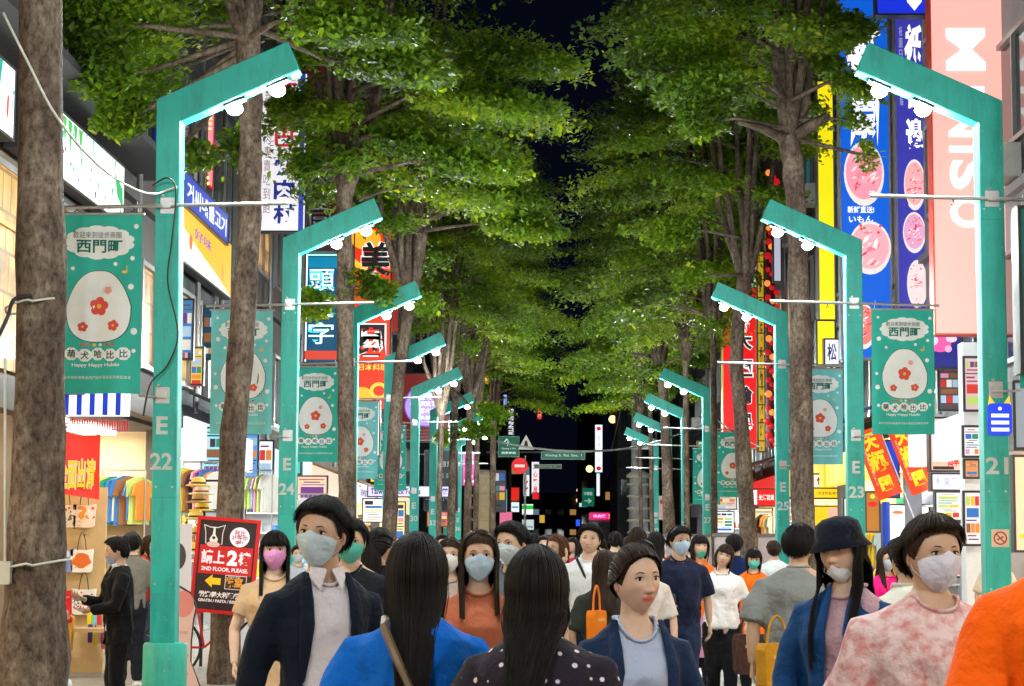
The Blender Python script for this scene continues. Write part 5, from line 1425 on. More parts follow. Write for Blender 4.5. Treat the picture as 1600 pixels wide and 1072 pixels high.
# sagging cables
def cable(p0, p1, sag, r_, m, label, name='cable', n=16):
    p0, p1 = Vector(p0), Vector(p1)
    b = MB(); b.tube([p0.lerp(p1, i / n) - Z_ * sag * 4 * (i / n) * (1 - i / n) for i in range(n + 1)], r_, m, 6)
    return b.build(name, None, label=label, cat='cable')
WIRE = mat('black_cable', (0.02, 0.02, 0.02), rough=.5); WIREW = mat('pale_cable', (0.5, 0.5, 0.45), rough=.5)
cable(P(770, 688, 80), P(1040, 690, 80), .42, .045, mat('grey_bundle_cable', (0.3, .33, .3)), 'grey cable bundle sagging over the far end of the street')
cable(P(925, 704, 70), P(1115, 655, 56), .25, .028, WIRE, 'black cable rising from the crossing to post E 27')
cable(P(955, 705, 96), P(992, 545, 88), 0.0, .02, WIREW, 'thin pale stay wire beside the tall light mast')
cable(P(1115, 652, 50), P(1190, 700, 46), .05, .02, WIRE, 'short black cable running from post E 27 toward the red sign')
for k in range(3):
    cable(P(440, 618 + k * 6, 47), P(740, 660 + k * 5, 62), .5, .014, WIRE, ['upper', 'middle', 'lower'][k] + ' of three thin black cables crossing the round purple sign')
# near cables wound on the first trunk
W0 = [P(5, 20, 13.6), P(40, 90, 13.5), P(90, 185, 13.6), P(150, 255, 14.4), P(200, 290, 15.6), P(240, 303, 16.9), P(276, 292, 16.95)]
def smooth_path(pts, n=30):
    out = []
    S = len(pts) - 1
    for i in range(n + 1):
        t = i / n * S; k = min(int(t), S - 1); f = t - k
        a, b_, c_, d = pts[max(0, k - 1)], pts[k], pts[k + 1], pts[min(S, k + 2)]
        out.append(0.5 * ((2 * b_) + (-a + c_) * f + (2 * a - 5 * b_ + 4 * c_ - d) * f * f + (-a + 3 * b_ - 3 * c_ + d) * f ** 3))
    return out
b = MB(); b.tube(smooth_path(W0, 40), .009, WIREW, 6); b.build('cable', None, label='long pale cable sagging from the thick trunk to post E 22', cat='cable')
b = MB(); b.tube(smooth_path([P(238, 290, 16.98), P(262, 278, 16.9), P(275, 300, 16.95), P(268, 380, 16.98), P(262, 440, 16.98), P(278, 520, 16.97), P(262, 570, 16.98), P(235, 600, 16.98), P(224, 650, 17.0)], 50), .0075, WIRE, 6)
b.build('cable', None, label='thin black cable wandering down the face of post E 22', cat='cable')
for k, (ya, yb, lab) in enumerate(((478, 462, 'upper loop of pale cable round the thick trunk'), (885, 880, 'lower loop of pale cable round the thick trunk'))):
    c0 = P(55, ya, 14.0); rr = .205 if k == 0 else .25
    b = MB(); b.tube([(c0.x + rr * math.cos(t), 14.0 + rr * math.sin(t), c0.z + .05 * math.cos(t) + (.02 if math.sin(t * 2) > 0 else 0)) for t in [2 * PI * i / 36 for i in range(37)]], .009, WIREW, 6)
    b.build('cable', None, label=lab, cat='cable')
b = MB(); b.tube(smooth_path([P(-20, 560, 13.7), P(10, 500, 13.7), P(22, 468, 13.8), P(50, 462, 13.8)], 20), .014, WIRE, 6); b.tube([P(8, 560, 13.9), P(8, 900, 13.9)], .01, WIREW, 6)
b.build('cable', None, label='black and pale cables dropping at the left edge beside the thick trunk', cat='cable')
c = P(2, 895, 13.8); b = MB(); b.prism(rrect(.14, .16, .015), c, X_, Z_, -Y_, .08, C((185, 180, 165), 0)); b.build('junction_box', None, label='small grey junction box at the left edge beside the thick trunk', cat='box')
# tall light mast, warm street lamps
c = P(992, 545, 88); r = thing('light_mast', 'tall pale mast topped by a bright light behind the lamp row', 'street lamp', (c.x, 88, 0))
b = MB(); b.tube([(c.x, 88, 0), (c.x, 88, c.z - .1)], [.2, .13], mat('pale_mast_paint', (.6, .65, .62)), 12); b.build('mast', r)
b = MB(); b.box((c.x - .05, 87.9, c.z), (.55, .4, .12), DARKM); b.build('lamp_head', r)
b = MB(); b.ball((c.x - .05, 87.75, c.z - .1), .16, lit('mast_lamp_white', (1, 1, .95), 25, True), 10, 6); b.build('lamp_lens', r)
c = P(957, 655, 100); r = thing('street_lamp', 'warm yellow street lamp on a curved arm over the avenue', 'street lamp', (c.x + 2.2, 100, 0))
b = MB(); b.tube([(c.x + 2.2, 100, 0), (c.x + 2.2, 100, c.z - .6), (c.x + 1.6, 100, c.z - .2), (c.x, 100, c.z)], [.1, .08, .06, .04], STEEL, 8); b.build('pole', r)
b = MB(); b.ball((c.x, 99.8, c.z - .02), .2, lit('sodium_lamp', (1, .66, .25), 2.6, True), 10, 6); b.build('lamp_lens', r)
for k, (px, py, Y, rr) in enumerate(((921, 731, 165, .3), (917, 749, 200, .32), (911, 757, 230, .34), (905, 765, 270, .36), (904, 781, 330, .4), (900, 788, 380, .5), (897, 795, 420, .5))):
    c = P(px, py, Y); r = thing('street_lamp', 'warm lamp number %s of the line of road lights receding down the avenue' % ('one two three four five six seven'.split()[k]), 'street lamp', (c.x + 1.2, Y, 0), 0, 'receding warm lamps of the avenue')
    b = MB(); b.tube([(c.x + 1.2, Y, 0), (c.x + 1.2, Y, c.z - .3), (c.x, Y, c.z)], .08, DARKM, 6); b.build('pole', r)
    b = MB(); b.ball((c.x, Y - .3, c.z - .1), rr, MATS['sodium_lamp'], 8, 6); b.build('lamp_lens', r)
for k, (px, py) in enumerate(((985, 198), (982, 213), (980, 229), (988, 160))):
    c = P(px, py, 95); b = MB(); b.ball(c, .13, lit('white_point_light', (1, 1, 1), 6), 8, 6)
    b.tube([c + Y_ * .1, c + Y_ * .5], .04, DARKM, 6)
    b.build('floodlight', None, label=['upper middle', 'middle', 'lowest', 'highest'][k] + ' of the tiny white lights on the dark tower between the crowns', cat='light', group='tiny lights between the crowns')
far_building(965, 1010, 120, 96, 'very tall dark tower with tiny lights seen between the crowns', 12, .0)
psign(940, 330, 1060, 338, 90, 'light_strip', 'pale lit window strip glimpsed through the right crowns', 'light', (230, 225, 200), .9)
# ringed columns at the street mouth
def column(px, Y, ztop, r_, m, label, m2):
    x = P(px, 859, Y).x
    r = thing('ringed_column', label, 'column', (x, Y, 0))
    b = MB(); b.tube([(x, Y, 0), (x, Y, .3), (x, Y, .35), (x, Y, ztop)], [r_ * 1.3, r_ * 1.3, r_, r_ * .96], m, 24); b.build('shaft', r)
    for q in range(5):
        z = ztop * (.5 + q * .11)
        b = MB(); b.tube([(x, Y, z - .06), (x, Y, z - .02), (x, Y, z + .02), (x, Y, z + .06)], [r_ * 1.02, r_ * 1.2, r_ * 1.2, r_ * 1.02], m2, 24); b.build('ring', r)
    b = MB(); b.tube([(x, Y, ztop), (x, Y, ztop + .12), (x, Y, ztop + .3)], [r_ * 1.25, r_ * 1.25, r_ * .6], m2, 24); b.build('cap', r)
column(998, 84, 4.6, .42, mat('grey_column_paint', (.3, .31, .32), rough=.4), 'thick grey column with pale rings at the right side of the crossing', mat('pale_ring_paint', (.5, .52, .42), rough=.4))
column(754, 84, 4.6, .42, mat('beige_column_stone', (.6, .5, .32), rough=.5), 'thick beige lit column with rings at the left side of the crossing', mat('beige_ring_stone', (.66, .58, .4), rough=.5))
# beige column is lit by its own warm spots in the photo
c = P(1005, 700, 83); b = MB(); b.box((c.x, 83, c.z), (1.1, .3, .12), STEEL); b.box((c.x + .3, 82.9, c.z + .25), (.3, .25, .25), STEEL)
b.build('camera_bracket', None, label='metal bracket with cameras above the grey ringed column', cat='bracket')
for k, px in enumerate((772, 776)):
    pass
# bus
def bus():
    c = P(947, 845, 141); x, y = c.x, 141
    r = thing('city_bus', 'pale city bus with a pink and amber lit route display facing us', 'bus', (x, y, 0))
    b = MB(); b.prism(rrect(2.5, 3.9, .22, 5), (x, y + 4, 2.3), X_, Z_, -Y_, 8, mat('bus_body_paint', rgb(190, 160, 170), rough=.3)); b.build('body', r)
    b = MB(); b.prism(rrect(2.2, 1.9, .12), (x, y - .02, 2.55), X_, Z_, -Y_, .08, GLASS); b.build('windscreen', r)
    b = MB(); b.box((x, y - .05, 3.95), (2.35, .12, .46), C((215, 40, 110), 1.2)); b.build('header', r)
    b = MB(); b.text('中央路', (x - .45, y - .12, 3.95), X_, Z_, .9, .24, C((250, 170, 250), 1.6), .03); b.text('202', (x + .6, y - .12, 3.95), X_, Z_, .9, .22, C((250, 180, 60), 1.6), .03); b.build('route_display', r)
    for sx in (-1, 1):
        b = MB(); b.prism(rrect(.3, .2, .05), (x + sx * .95, y - .02, .75), X_, Z_, -Y_, .06, lit('bus_headlight', (1, 1, .9), 3)); b.build('headlight', r)
        b = MB(); b.tube([(x + sx * 1.2, y + 1.4, .5), (x + sx * .95, y + 1.4, .5)], .5, DARKM, 16); b.build('wheel', r)
        b = MB(); b.tube([(x + sx * 1.2, y, 2.5), (x + sx * 1.42, y - .2, 2.4)], .03, DARKM, 6); b.box((x + sx * 1.42, y - .22, 2.15), (.16, .08, .42), DARKM); b.build('mirror', r)
bus()

# ------------------------------------------------------------------ bag shop on the left
c = P(122, 724, 22.3)
r = thing('cloth_banner', 'red cloth banner with big yellow characters hanging over the tote bags', 'banner', c - Vector((0, 0, .4)))
b = MB(); w, h = .48, .74; nx, nz = 8, 10; vs = []
for s_ in (0, .006):
    for j in range(nz + 1):
        for i in range(nx + 1):
            u, v = (i / nx - .5) * w, (.5 - j / nz) * h
            vs.append(c + Vector((u, .03 * math.sin(u * 9 + v * 2) * (1 - v) + s_, v - .06 * u / w * 1.2 - .05 * math.cos(u / w * PI) * (v > .3))))
N = (nx + 1) * (nz + 1); fs = []
for j in range(nz):
    for i in range(nx):
        q = j * (nx + 1) + i
        fs += [(q, q + nx + 1, q + nx + 2, q + 1), (N + q, N + q + 1, N + q + nx + 2, N + q + nx + 1)]
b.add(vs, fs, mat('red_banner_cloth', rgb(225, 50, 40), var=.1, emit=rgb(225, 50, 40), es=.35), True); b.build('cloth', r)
b = MB(); b.text('全面出清', c + Vector((0, -.05, -.12)), X_, Z_, .43, .36, C((245, 240, 200), .5), .06); b.text('全面出清', c + Vector((0, -.054, -.12)), X_, Z_, .41, .34, C((235, 205, 20), .8), .02); b.build('lettering', r)
c = P(137, 628, 23.5)
r = thing('striped_awning_sign', 'blue and white striped lit panel with red fringe under the billboard', 'sign', c - Vector((0, 0, .2)))
b = MB(); b.box(c, (1.0, .08, .34), C((235, 240, 255), 1.3)); b.build('panel', r)
b = MB()
for i in range(6): b.box(c + Vector((-.4 + i * .155, -.045, .0)), (.06, .01, .32), C((20, 60, 190), .9))
b.build('stripe', r)
b = MB()
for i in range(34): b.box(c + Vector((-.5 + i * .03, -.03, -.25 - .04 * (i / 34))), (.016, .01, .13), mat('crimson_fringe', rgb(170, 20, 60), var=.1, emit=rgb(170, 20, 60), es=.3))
b.build('fringe', r, kind='stuff')
# pegboard with tote bags
pb = P(125, 870, 23.2)
b = MB(); b.box((pb.x - .04, 23.25, 1.15), (.66, .05, 2.2), mat('warm_pegboard', (.72, .50, .24), rough=.5, var=.08)); b.build('pegboard', None, label='warm wooden display board the tote bags hang on', cat='board')
def tote(px, py, col, prints, label, Y=23.1, w=.26, h=.27):
    c = P(px, py, Y)
    r = thing('tote_bag', label, 'tote bag', c - Vector((0, 0, h / 2)), 0, 'tote bags hung on the wooden board')
    b = MB(); pts = [(-w / 2 * .92, -h / 2 + .02), (-w / 2 * .8, -h / 2), (w / 2 * .8, -h / 2), (w / 2 * .92, -h / 2 + .02), (w / 2, h / 2), (w * .2, h / 2 - .012), (-w * .2, h / 2 - .012), (-w / 2, h / 2)]
    b.prism(pts, c, X_, Z_, -Y_, .06, mat('tote_%d_%d_%d' % col, rgb(*col), rough=.8, var=.1, bump=.3)); b.build('bag', r)
    rn = random.Random(px); b = MB()
    for (x, z, rx, rz, cc) in prints:
        b.flat([(x + rx * math.cos(2 * PI * i / 12 + .3) * (1 + .25 * math.sin(i * 2.4)), z + rz * math.sin(2 * PI * i / 12 + .3)) for i in range(12)], c - Y_ * (.0315 + rn.random() * .002), X_, Z_, C(cc, 0))
    b.build('print', r)
    b = MB(); b.tube(smooth_path([c + Vector((-w * .2, -.02, h / 2 - .02)), c + Vector((-w * .13, -.02, h / 2 + .12)), c + Vector((0, -.02, h / 2 + .19)), c + Vector((w * .13, -.02, h / 2 + .12)), c + Vector((w * .2, -.02, h / 2 - .02))], 14), .012, mat('dark_webbing', (.05, .03, .02)), 6, squash=(1, .4)); b.build('handle', r)
    b = MB(); b.tube([c + Vector((0, .12, h / 2 + .17)), c + Vector((0, -.05, h / 2 + .17)), c + Vector((0, -.05, h / 2 + .185))], .005, STEEL, 5); b.build('hook', r)
def dots(n, w, h, cols, seed, rr=.012):
    rn = random.Random(seed); return [((rn.random() - .5) * w * .85, (rn.random() - .5) * h * .8, rr * (.6 + rn.random()), rr * (.6 + rn.random()), rn.choice(cols)) for _ in range(n)]
tote(103, 806, (245, 238, 220), dots(26, .26, .24, [(90, 140, 120), (210, 90, 60), (120, 110, 90)], 1), 'cream tote bag with tiny scattered print, top row left')
tote(132, 806, (248, 225, 200), dots(14, .26, .24, [(235, 90, 90), (240, 160, 60), (250, 240, 230)], 2, .028), 'white tote bag with pink and orange blotches, top row')
tote(98, 876, (130, 150, 220), dots(10, .26, .24, [(80, 90, 180), (230, 235, 250), (60, 60, 90)], 3, .03), 'blue tote bag with pale marks, middle row')
tote(128, 876, (250, 240, 225), [(0, 0, .1, .09, (225, 110, 40)), (.0, .01, .05, .045, (250, 240, 225)), (.07, -.02, .04, .03, (225, 110, 40))] + dots(8, .26, .24, [(240, 190, 60)], 4, .01), 'white tote bag with a big orange swirl, middle row right')
tote(97, 940, (220, 40, 40), dots(6, .26, .24, [(240, 120, 100)], 5, .02), 'red tote bag partly behind the thick trunk, lowest row')
tote(131, 940, (245, 242, 238), dots(60, .28, .26, [(50, 50, 60), (90, 130, 180), (210, 90, 60)], 6, .009), 'white tote bag with dense small black print, lowest row', w=.28, h=.3)
# hanging pouches
for k, (px, py, cc) in enumerate(((140, 965, (250, 225, 30)), (148, 966, (120, 210, 215)), (155, 966, (230, 60, 70)), (141, 990, (90, 60, 160)), (149, 995, (245, 225, 80)), (157, 992, (245, 180, 190)), (162, 1000, (230, 120, 150)))):
    c = P(px, py, 22.9); b = MB(); b.prism(rrect(.05, .15 + .06 * (k > 2), .01), c, X_, Z_, -Y_, .03, C(cc, 0)); b.box(c + Vector((0, 0, .11 + .03 * (k > 2))), (.01, .01, .06), DARKM)
    b.build('hanging_pouch', None, label=['small yellow pouch', 'small turquoise pouch', 'small red pouch', 'long violet pouch', 'long yellow pouch', 'long pale pink pouch', 'long rose pouch'][k] + ' hanging below the tote bags', cat='pouch', group='pouches hanging below the tote bags')
c = P(98, 1010, 22.6); r = thing('folding_stool', 'wooden crate table holding goods below the tote bags', 'table', (c.x, 22.6, .1))
b = MB(); b.box((c.x + .25, 22.6, .62), (.9, .4, .04), WOOD); b.build('table_top', r)
for sx in (-1, 1):
    for sy in (-1, 1):
        b = MB(); b.box((c.x + .25 + sx * .4, 22.6 + sy * .16, .35), (.04, .04, .5), WOOD); b.build('leg', r)
c = P(110, 965, 22.4); b = MB(); b.prism([(-.14, -.22), (.12, -.22), (.14, .16), (.05, .2), (-.08, .2)], c + Vector((-.1, 0, -.15)), X_, Z_, -Y_, .12, C((215, 150, 40), 0)); b.build('paper_bag', None, label='ochre paper bag below the red tote bag', cat='bag')
c = P(75, 1052, 15.5); b = MB(); rn = random.Random(3)
for i in range(9): b.ball(c + Vector((rn.uniform(-.16, .16), rn.uniform(-.1, .1), rn.uniform(-.2, -.05))), .06 + rn.random() * .05, C(rn.choice([(235, 225, 235), (230, 120, 170), (60, 170, 110), (225, 235, 245), (240, 190, 200)]), 0), 8, 6, (1, 1, .7))
b.tube(smooth_path([c + Vector((-.2, 0, -.2)), c + Vector((-.15, 0, .0)), c + Vector((0, 0, .08)), c + Vector((.15, 0, -.05))], 12), .012, C((60, 150, 120), 0), 6)
b.build('stuffed_plastic_bag', None, label='plastic bag stuffed with colourful cloth at the foot of the thick trunk', cat='bag')
# hats on a rack behind post E 22
for k in range(10):
    px = 305 + (k % 2) * 9 + random.Random(k).random() * 6; py = 758 + k * 13
    c = P(px, py, 24.2 + (k % 2) * .3); b = MB()
    b.tube([c + Vector((0, 0, -.012)), c, c + Vector((0, 0, .012))], [.155, .16, .11], C([(225, 190, 90), (240, 225, 190), (180, 140, 70), (235, 205, 60)][k % 4], 0), 16)
    b.tube([c, c + Vector((0, 0, .07)), c + Vector((0, 0, .1))], [.09, .085, .05], C([(225, 190, 90), (240, 225, 190), (180, 140, 70), (235, 205, 60)][k % 4], 0), 14)
    b.tube([c + Vector((0, 0, .012)), c + Vector((0, 0, .035))], [.092, .09], C([(40, 30, 30), (120, 60, 40)][k % 2], 0), 14)
    b.build('straw_hat', None, label='straw hat stacked on the rack behind post E 22, %s from the top' % ('first second third fourth fifth sixth seventh eighth ninth tenth'.split()[k]), cat='hat', group='straw hats on the rack')
c = P(312, 859, 24.35); b = MB(); b.tube([(c.x, 24.6, .1), (c.x, 24.6, 2.4)], .02, DARKM, 6); b.tube([(c.x - .2, 24.6, 2.38), (c.x + .2, 24.6, 2.38)], .015, DARKM, 6); b.build('hat_rack', None, label='dark metal rack behind the straw hats', cat='rack')
c = P(275, 885, 23.5); r = thing('wall_poster', 'white poster with a grey figure behind post E 22', 'poster', c - Vector((0, 0, .5)))
b = MB(); b.box(c, (.36, .03, 1.0), C((235, 225, 220), .5)); b.build('sheet', r); b = MB(); b.disc(c + Vector((.02, -.018, .12)), X_, Z_, .1, C((110, 95, 95), .1), 18, .16); b.build('print', r)
# pink outlined cut-out board
pc = P(283, 985, 19.8)
r = thing('cutout_board', 'pink shop board with thick black outline beside post E 22', 'signboard', pc - Vector((0, 0, .7)))
def blob(k): return [(x * k, y * k) for x, y in ((-.12, .42), (-.02, .42), (.08, .36), (.14, .22), (.12, .12), (.10, -.1), (.10, -.3), (.16, -.45), (.22, -.62), (-.14, -.66), (-.14, .1))]
out = [(x * 1.1, y * 1.05) for x, y in blob(1)]
b = MB(); b.prism(out, pc, X_, Z_, -Y_, .03, DARKM); b.build('outline', r)
b = MB(); b.prism(blob(1), pc - Y_ * .012, X_, Z_, -Y_, .02, C((250, 200, 180), .35)); b.build('panel', r)
b = MB(); b.flat([(.105 * math.cos(t) + .02, .13 * math.sin(t) + .26) for t in [2 * PI * i / 24 for i in range(24)]], pc - Y_ * .0235, X_, Z_, C((240, 140, 125), .4))
for q in range(8): b.disc(pc + Vector((-.05 + (q % 2) * .1, -.0245, -.2 - q * .045)), X_, Z_, .03, C([(230, 110, 160), (240, 150, 50), (90, 60, 80), (245, 235, 240)][q % 4], .2), 10)
b.text('歡迎光臨', pc + Vector((-.01, -.0245, -.02)), X_, Z_, .16, .03, C((150, 120, 110), 0), 0); b.build('print', r)
# bicycle wheel and frame behind the trunk
def bicycle(x, y, rz, label, colour, z0=.1):
    r = thing('bicycle', label, 'bicycle', (x, y, z0), rz)
    R = Matrix.Rotation(rz, 3, 'Z'); o = Vector((x, y, z0))
    def W(*p): return o + R @ Vector(p)
    for wx in (-.52, .52):
        b = MB(); b.tube([W(wx + .33 * math.cos(t), 0, .33 + .33 * math.sin(t)) for t in [2 * PI * i / 28 for i in range(29)]], .018, DARKM, 6); wh = b.build('wheel', r)
        b = MB()
        for q in range(14):
            t = 2 * PI * q / 14; b.tube([W(wx, 0, .33), W(wx + .32 * math.cos(t), 0, .33 + .32 * math.sin(t))], .002, STEEL, 3, cap=False)
        b.build('spokes', wh, kind='stuff')
    m = C(colour, 0)
    b = MB()
    for a, c_ in (((-.52, 0, .33), (-.15, 0, .32)), ((-.15, 0, .32), (-.25, 0, .85)), ((-.15, 0, .32), (.35, 0, .75)), ((-.22, 0, .72), (.33, 0, .82)), ((-.52, 0, .33), (-.23, 0, .75)), ((.52, 0, .33), (.33, 0, .9))):
        b.tube([W(*a), W(*c_)], .016, m, 6)
    b.build('frame', r)
    b = MB(); b.prism([(-.14, 0), (.12, -.02), (.12, .03), (-.14, .05)], W(-.27, 0, .88), R @ X_, Z_, R @ -Y_, .12, DARKM); b.build('saddle', r)
    b = MB(); b.tube([W(.33, 0, .88), W(.30, 0, 1.0), W(.30, -.25, 1.02), W(.2, -.28, 1.02)], .012, STEEL, 6); b.tube([W(.30, 0, 1.0), W(.30, .25, 1.02), W(.2, .28, 1.02)], .012, STEEL, 6); b.build('handlebar', r)
p_ = P(335, 1010, 22.6); bicycle(p_.x, 22.8, .15, 'bicycle with red frame parked behind the trunk with the red sign', (190, 40, 40))
# red restaurant sign on the trunk
pc = P(352, 884, 21.1)
tilt = math.radians(-4.2)
w, h = .60, .94
sgn = sign('restaurant_sign', 'red framed dark sign with yellow arrow strapped to the second trunk', 'sign', pc, w, h, (52, 34, 34), .35, .05, 0,
     [('r', 0, .055, w * .94, .30, (205, 28, 28), .7), ('t', '請上', -.135, .085, .25, .145, (250, 225, 225), .8, .03), ('t', '2', .07, .085, .11, .16, (255, 245, 240), .9, .05), ('t', '樓', .2, .085, .13, .14, (250, 225, 225), .8, .03),
      ('t', '2ND FLOOR, PLEASE.', .0, -.045, .5, .05, (250, 225, 225), .8, .03),
      ('p', [(-.2, -.17), (-.12, -.10), (-.12, -.135), (-.03, -.135), (-.03, -.205), (-.12, -.205), (-.12, -.24)], (240, 185, 20), .8),
      ('r', .13, -.17, .23, .15, (230, 200, 190), .6), ('r', .13, -.17, .215, .135, (52, 34, 34), .35), ('t', '燒窩', .11, -.17, .19, .11, (225, 150, 50), .7, .03), ('t', 'SINCE 2005', .11, -.112, .13, .018, (230, 210, 200), .6),
      ('t', '焗烤/義大利麵/燉飯', .0, -.31, .5, .065, (245, 225, 215), .7, .03), ('t', 'GRATIN / PASTA / RISOTTO', .0, -.375, .5, .032, (245, 225, 215), .7, .03),
      # plain outlined animal head
      ('p', [(-.26, .42), (-.19, .40), (-.11, .40), (-.03, .43), (-.05, .34), (-.05, .22), (-.23, .22), (-.24, .34)], (240, 225, 215), .7),
      ('p', [(-.25, .41), (-.19, .39), (-.11, .39), (-.04, .42), (-.058, .34), (-.058, .222), (-.222, .222), (-.232, .34)], (58, 40, 38), .35),
      ('p', [(-.155, .39), (-.135, .39), (-.13, .32), (-.10, .27), (-.11, .235), (-.18, .235), (-.19, .27), (-.16, .32)], (240, 225, 215), .7), ('d', -.145, .285, .018, .016, (60, 40, 40), .1), ('d', -.145, .215, .07, .03, (235, 190, 175), .6),
      ('d', .13, .31, .105, .105, (245, 235, 235), .9), ('t', '我在', .13, .355, .12, .055, (190, 50, 90), .5, .02), ('t', '2F等你', .13, .305, .17, .055, (190, 50, 90), .5, .02), ('t', '喔!', .13, .25, .08, .05, (190, 50, 90), .5, .02)],
     frame=(205, 25, 30), fw=.035, tilt=tilt)
# grey utility cabinets behind the group on the right
for k, (pxa, pxb, Y) in enumerate(((1120, 1212, 40), (1040, 1118, 48))):
    a = P(pxa, 838, Y); e = P(pxb, 838, Y)
    r = thing('utility_cabinet', ['wide', 'farther'][k] + ' pale grey utility cabinet behind the people in orange shirts', 'cabinet', ((a.x + e.x) / 2, Y, .1))
    b = MB(); b.box(((a.x + e.x) / 2, Y + .3, .1 + (a.z - .1) / 2), (e.x - a.x, .6, a.z - .1), mat('grey_cabinet_paint', rgb(190, 180, 185), rough=.5)); b.build('body', r)
    b = MB(); b.box(((a.x + e.x) / 2, Y + .3, a.z + .03), (e.x - a.x + .08, .68, .06), mat('grey_cabinet_lid', rgb(120, 112, 115), rough=.5)); b.build('lid', r)
    for q in (-.25, .25):
        b = MB(); b.box(((a.x + e.x) / 2 + q * (e.x - a.x), Y - .008, .1 + a.z / 2), ((e.x - a.x) * .44, .02, a.z * .78), MATS['grey_cabinet_paint']); b.build('door', r)
# ------------------------------------------------------------------ people
def smooth01(x): x = np.clip(x, 0, 1); return x * x * (3 - 2 * x)

def head_surface(d, fem=True, off=0.0, plain=False):
    """d: N x 3 unit directions (front is -Y). returns points round the head centre"""
    x, y, z = d[:, 0], d[:, 1], d[:, 2]
    rx = .0735 if fem else .077
    X = x * rx; Z = z * .113
    Yv = np.where(y < 0, -np.abs(y) ** .9 * .089, y * .100)
    lo = np.clip(-z, 0, 1)
    X = X * (1 - (.34 if fem else .27) * lo ** 1.6)
    X = X * (1 + .05 * np.clip(z, 0, 1))
    Yv = np.where(y > 0, Yv * (1 - .42 * lo), Yv * (1 - .06 * lo))
    f = smooth01(-y * 1.8)
    ax = np.abs(X)
    if not plain:
        t = np.clip((.016 - Z) / .048, 0, 1)
        below = np.exp(-np.clip(-.032 - Z, 0, 1) ** 2 / .0045 ** 2)
        above = np.exp(-np.clip(Z - .016, 0, 1) ** 2 / .012 ** 2)
        nw = .0075 + .0065 * t ** 2
        nose = (.005 + .0165 * t ** 1.3) * below * above * np.exp(-(ax / nw) ** 2)
        wing = .006 * np.exp(-((ax - .013) / .006) ** 2 - ((Z + .028) / .008) ** 2)
        sock = -.0075 * np.exp(-((ax - .031) / .016) ** 2 - ((Z - .011) / .011) ** 2)
        brow = .003 * np.exp(-((ax - .028) / .02) ** 2 - ((Z - .031) / .007) ** 2)
        cheek = .004 * np.exp(-((ax - .040) / .018) ** 2 - ((Z + .018) / .018) ** 2)
        mouth = .006 * np.exp(-(ax / .028) ** 2 - ((Z + .056) / .022) ** 2)
        m4 = np.exp(-(ax / .0215) ** 4)
        lips = m4 * (.0042 * np.exp(-((Z + .0500) / .0042) ** 2) + .005 * np.exp(-((Z + .0615) / .0048) ** 2) - .003 * np.exp(-((Z + .0560) / .002) ** 2))
        chin = .007 * np.exp(-(ax / .02) ** 2 - ((Z + .094) / .014) ** 2)
        Yv = Yv - f * (nose + wing + sock + brow + cheek + mouth + lips + chin)
    else:
        Yv = Yv - f * .007 * np.exp(-(ax / .03) ** 2 - ((Z + .04) / .05) ** 2)
    p = np.stack([X, Yv, Z], 1) * 1.03
    return p + d * off

def sph_grid(nu, nv, v0=0.0, v1=1.0, warp=.4):
    u = np.linspace(-1, 1, nu, endpoint=False)
    az = PI * ((1 - warp) * u + warp * u ** 3)         # 0 = front
    v = np.linspace(v0, v1, nv)
    th = PI * v
    A, T = np.meshgrid(az, th)
    d = np.stack([np.sin(T) * np.sin(A), -np.sin(T) * np.cos(A), np.cos(T)], -1).reshape(-1, 3)
    F = []
    for j in range(nv - 1):
        for i in range(nu):
            i2 = (i + 1) % nu
            F.append((j * nu + i, (j + 1) * nu + i, (j + 1) * nu + i2, j * nu + i2))
    return d, F, A.ravel(), T.ravel()

def mesh_np(name, V, F, mats, mi=None, smooth=True):
    me = bpy.data.meshes.new(name)
    V = np.asarray(V, dtype=np.float32)
    me.from_pydata(V.tolist(), [], F)
    for m in mats: me.materials.append(m)
    if mi is not None: me.polygons.foreach_set('material_index', mi)
    me.polygons.foreach_set('use_smooth', [smooth] * len(F))
    me.update()
    return me

def fuse(mb, voxel, it=3):
    """union of the overlapping closed shapes in mb as one continuous skin"""
    me = bpy.data.meshes.new('fuse_source'); me.from_pydata(mb.v, [], mb.f); me.update()
    o = bpy.data.objects.new('fuse_source', me); TS.collection.objects.link(o)
    r = o.modifiers.new('r', 'REMESH'); r.mode = 'VOXEL'; r.voxel_size = voxel
    s = o.modifiers.new('s', 'SMOOTH'); s.factor = .6; s.iterations = it
    dg = TS.view_layers[0].depsgraph; dg.update()
    ev = o.evaluated_get(dg); m2 = ev.to_mesh()
    V = np.empty(len(m2.vertices) * 3, dtype=np.float32); m2.vertices.foreach_get('co', V); V = V.reshape(-1, 3).astype(float)
    F = [tuple(p.vertices) for p in m2.polygons]
    ev.to_mesh_clear(); bpy.data.objects.remove(o); bpy.data.meshes.remove(me)
    return V, F

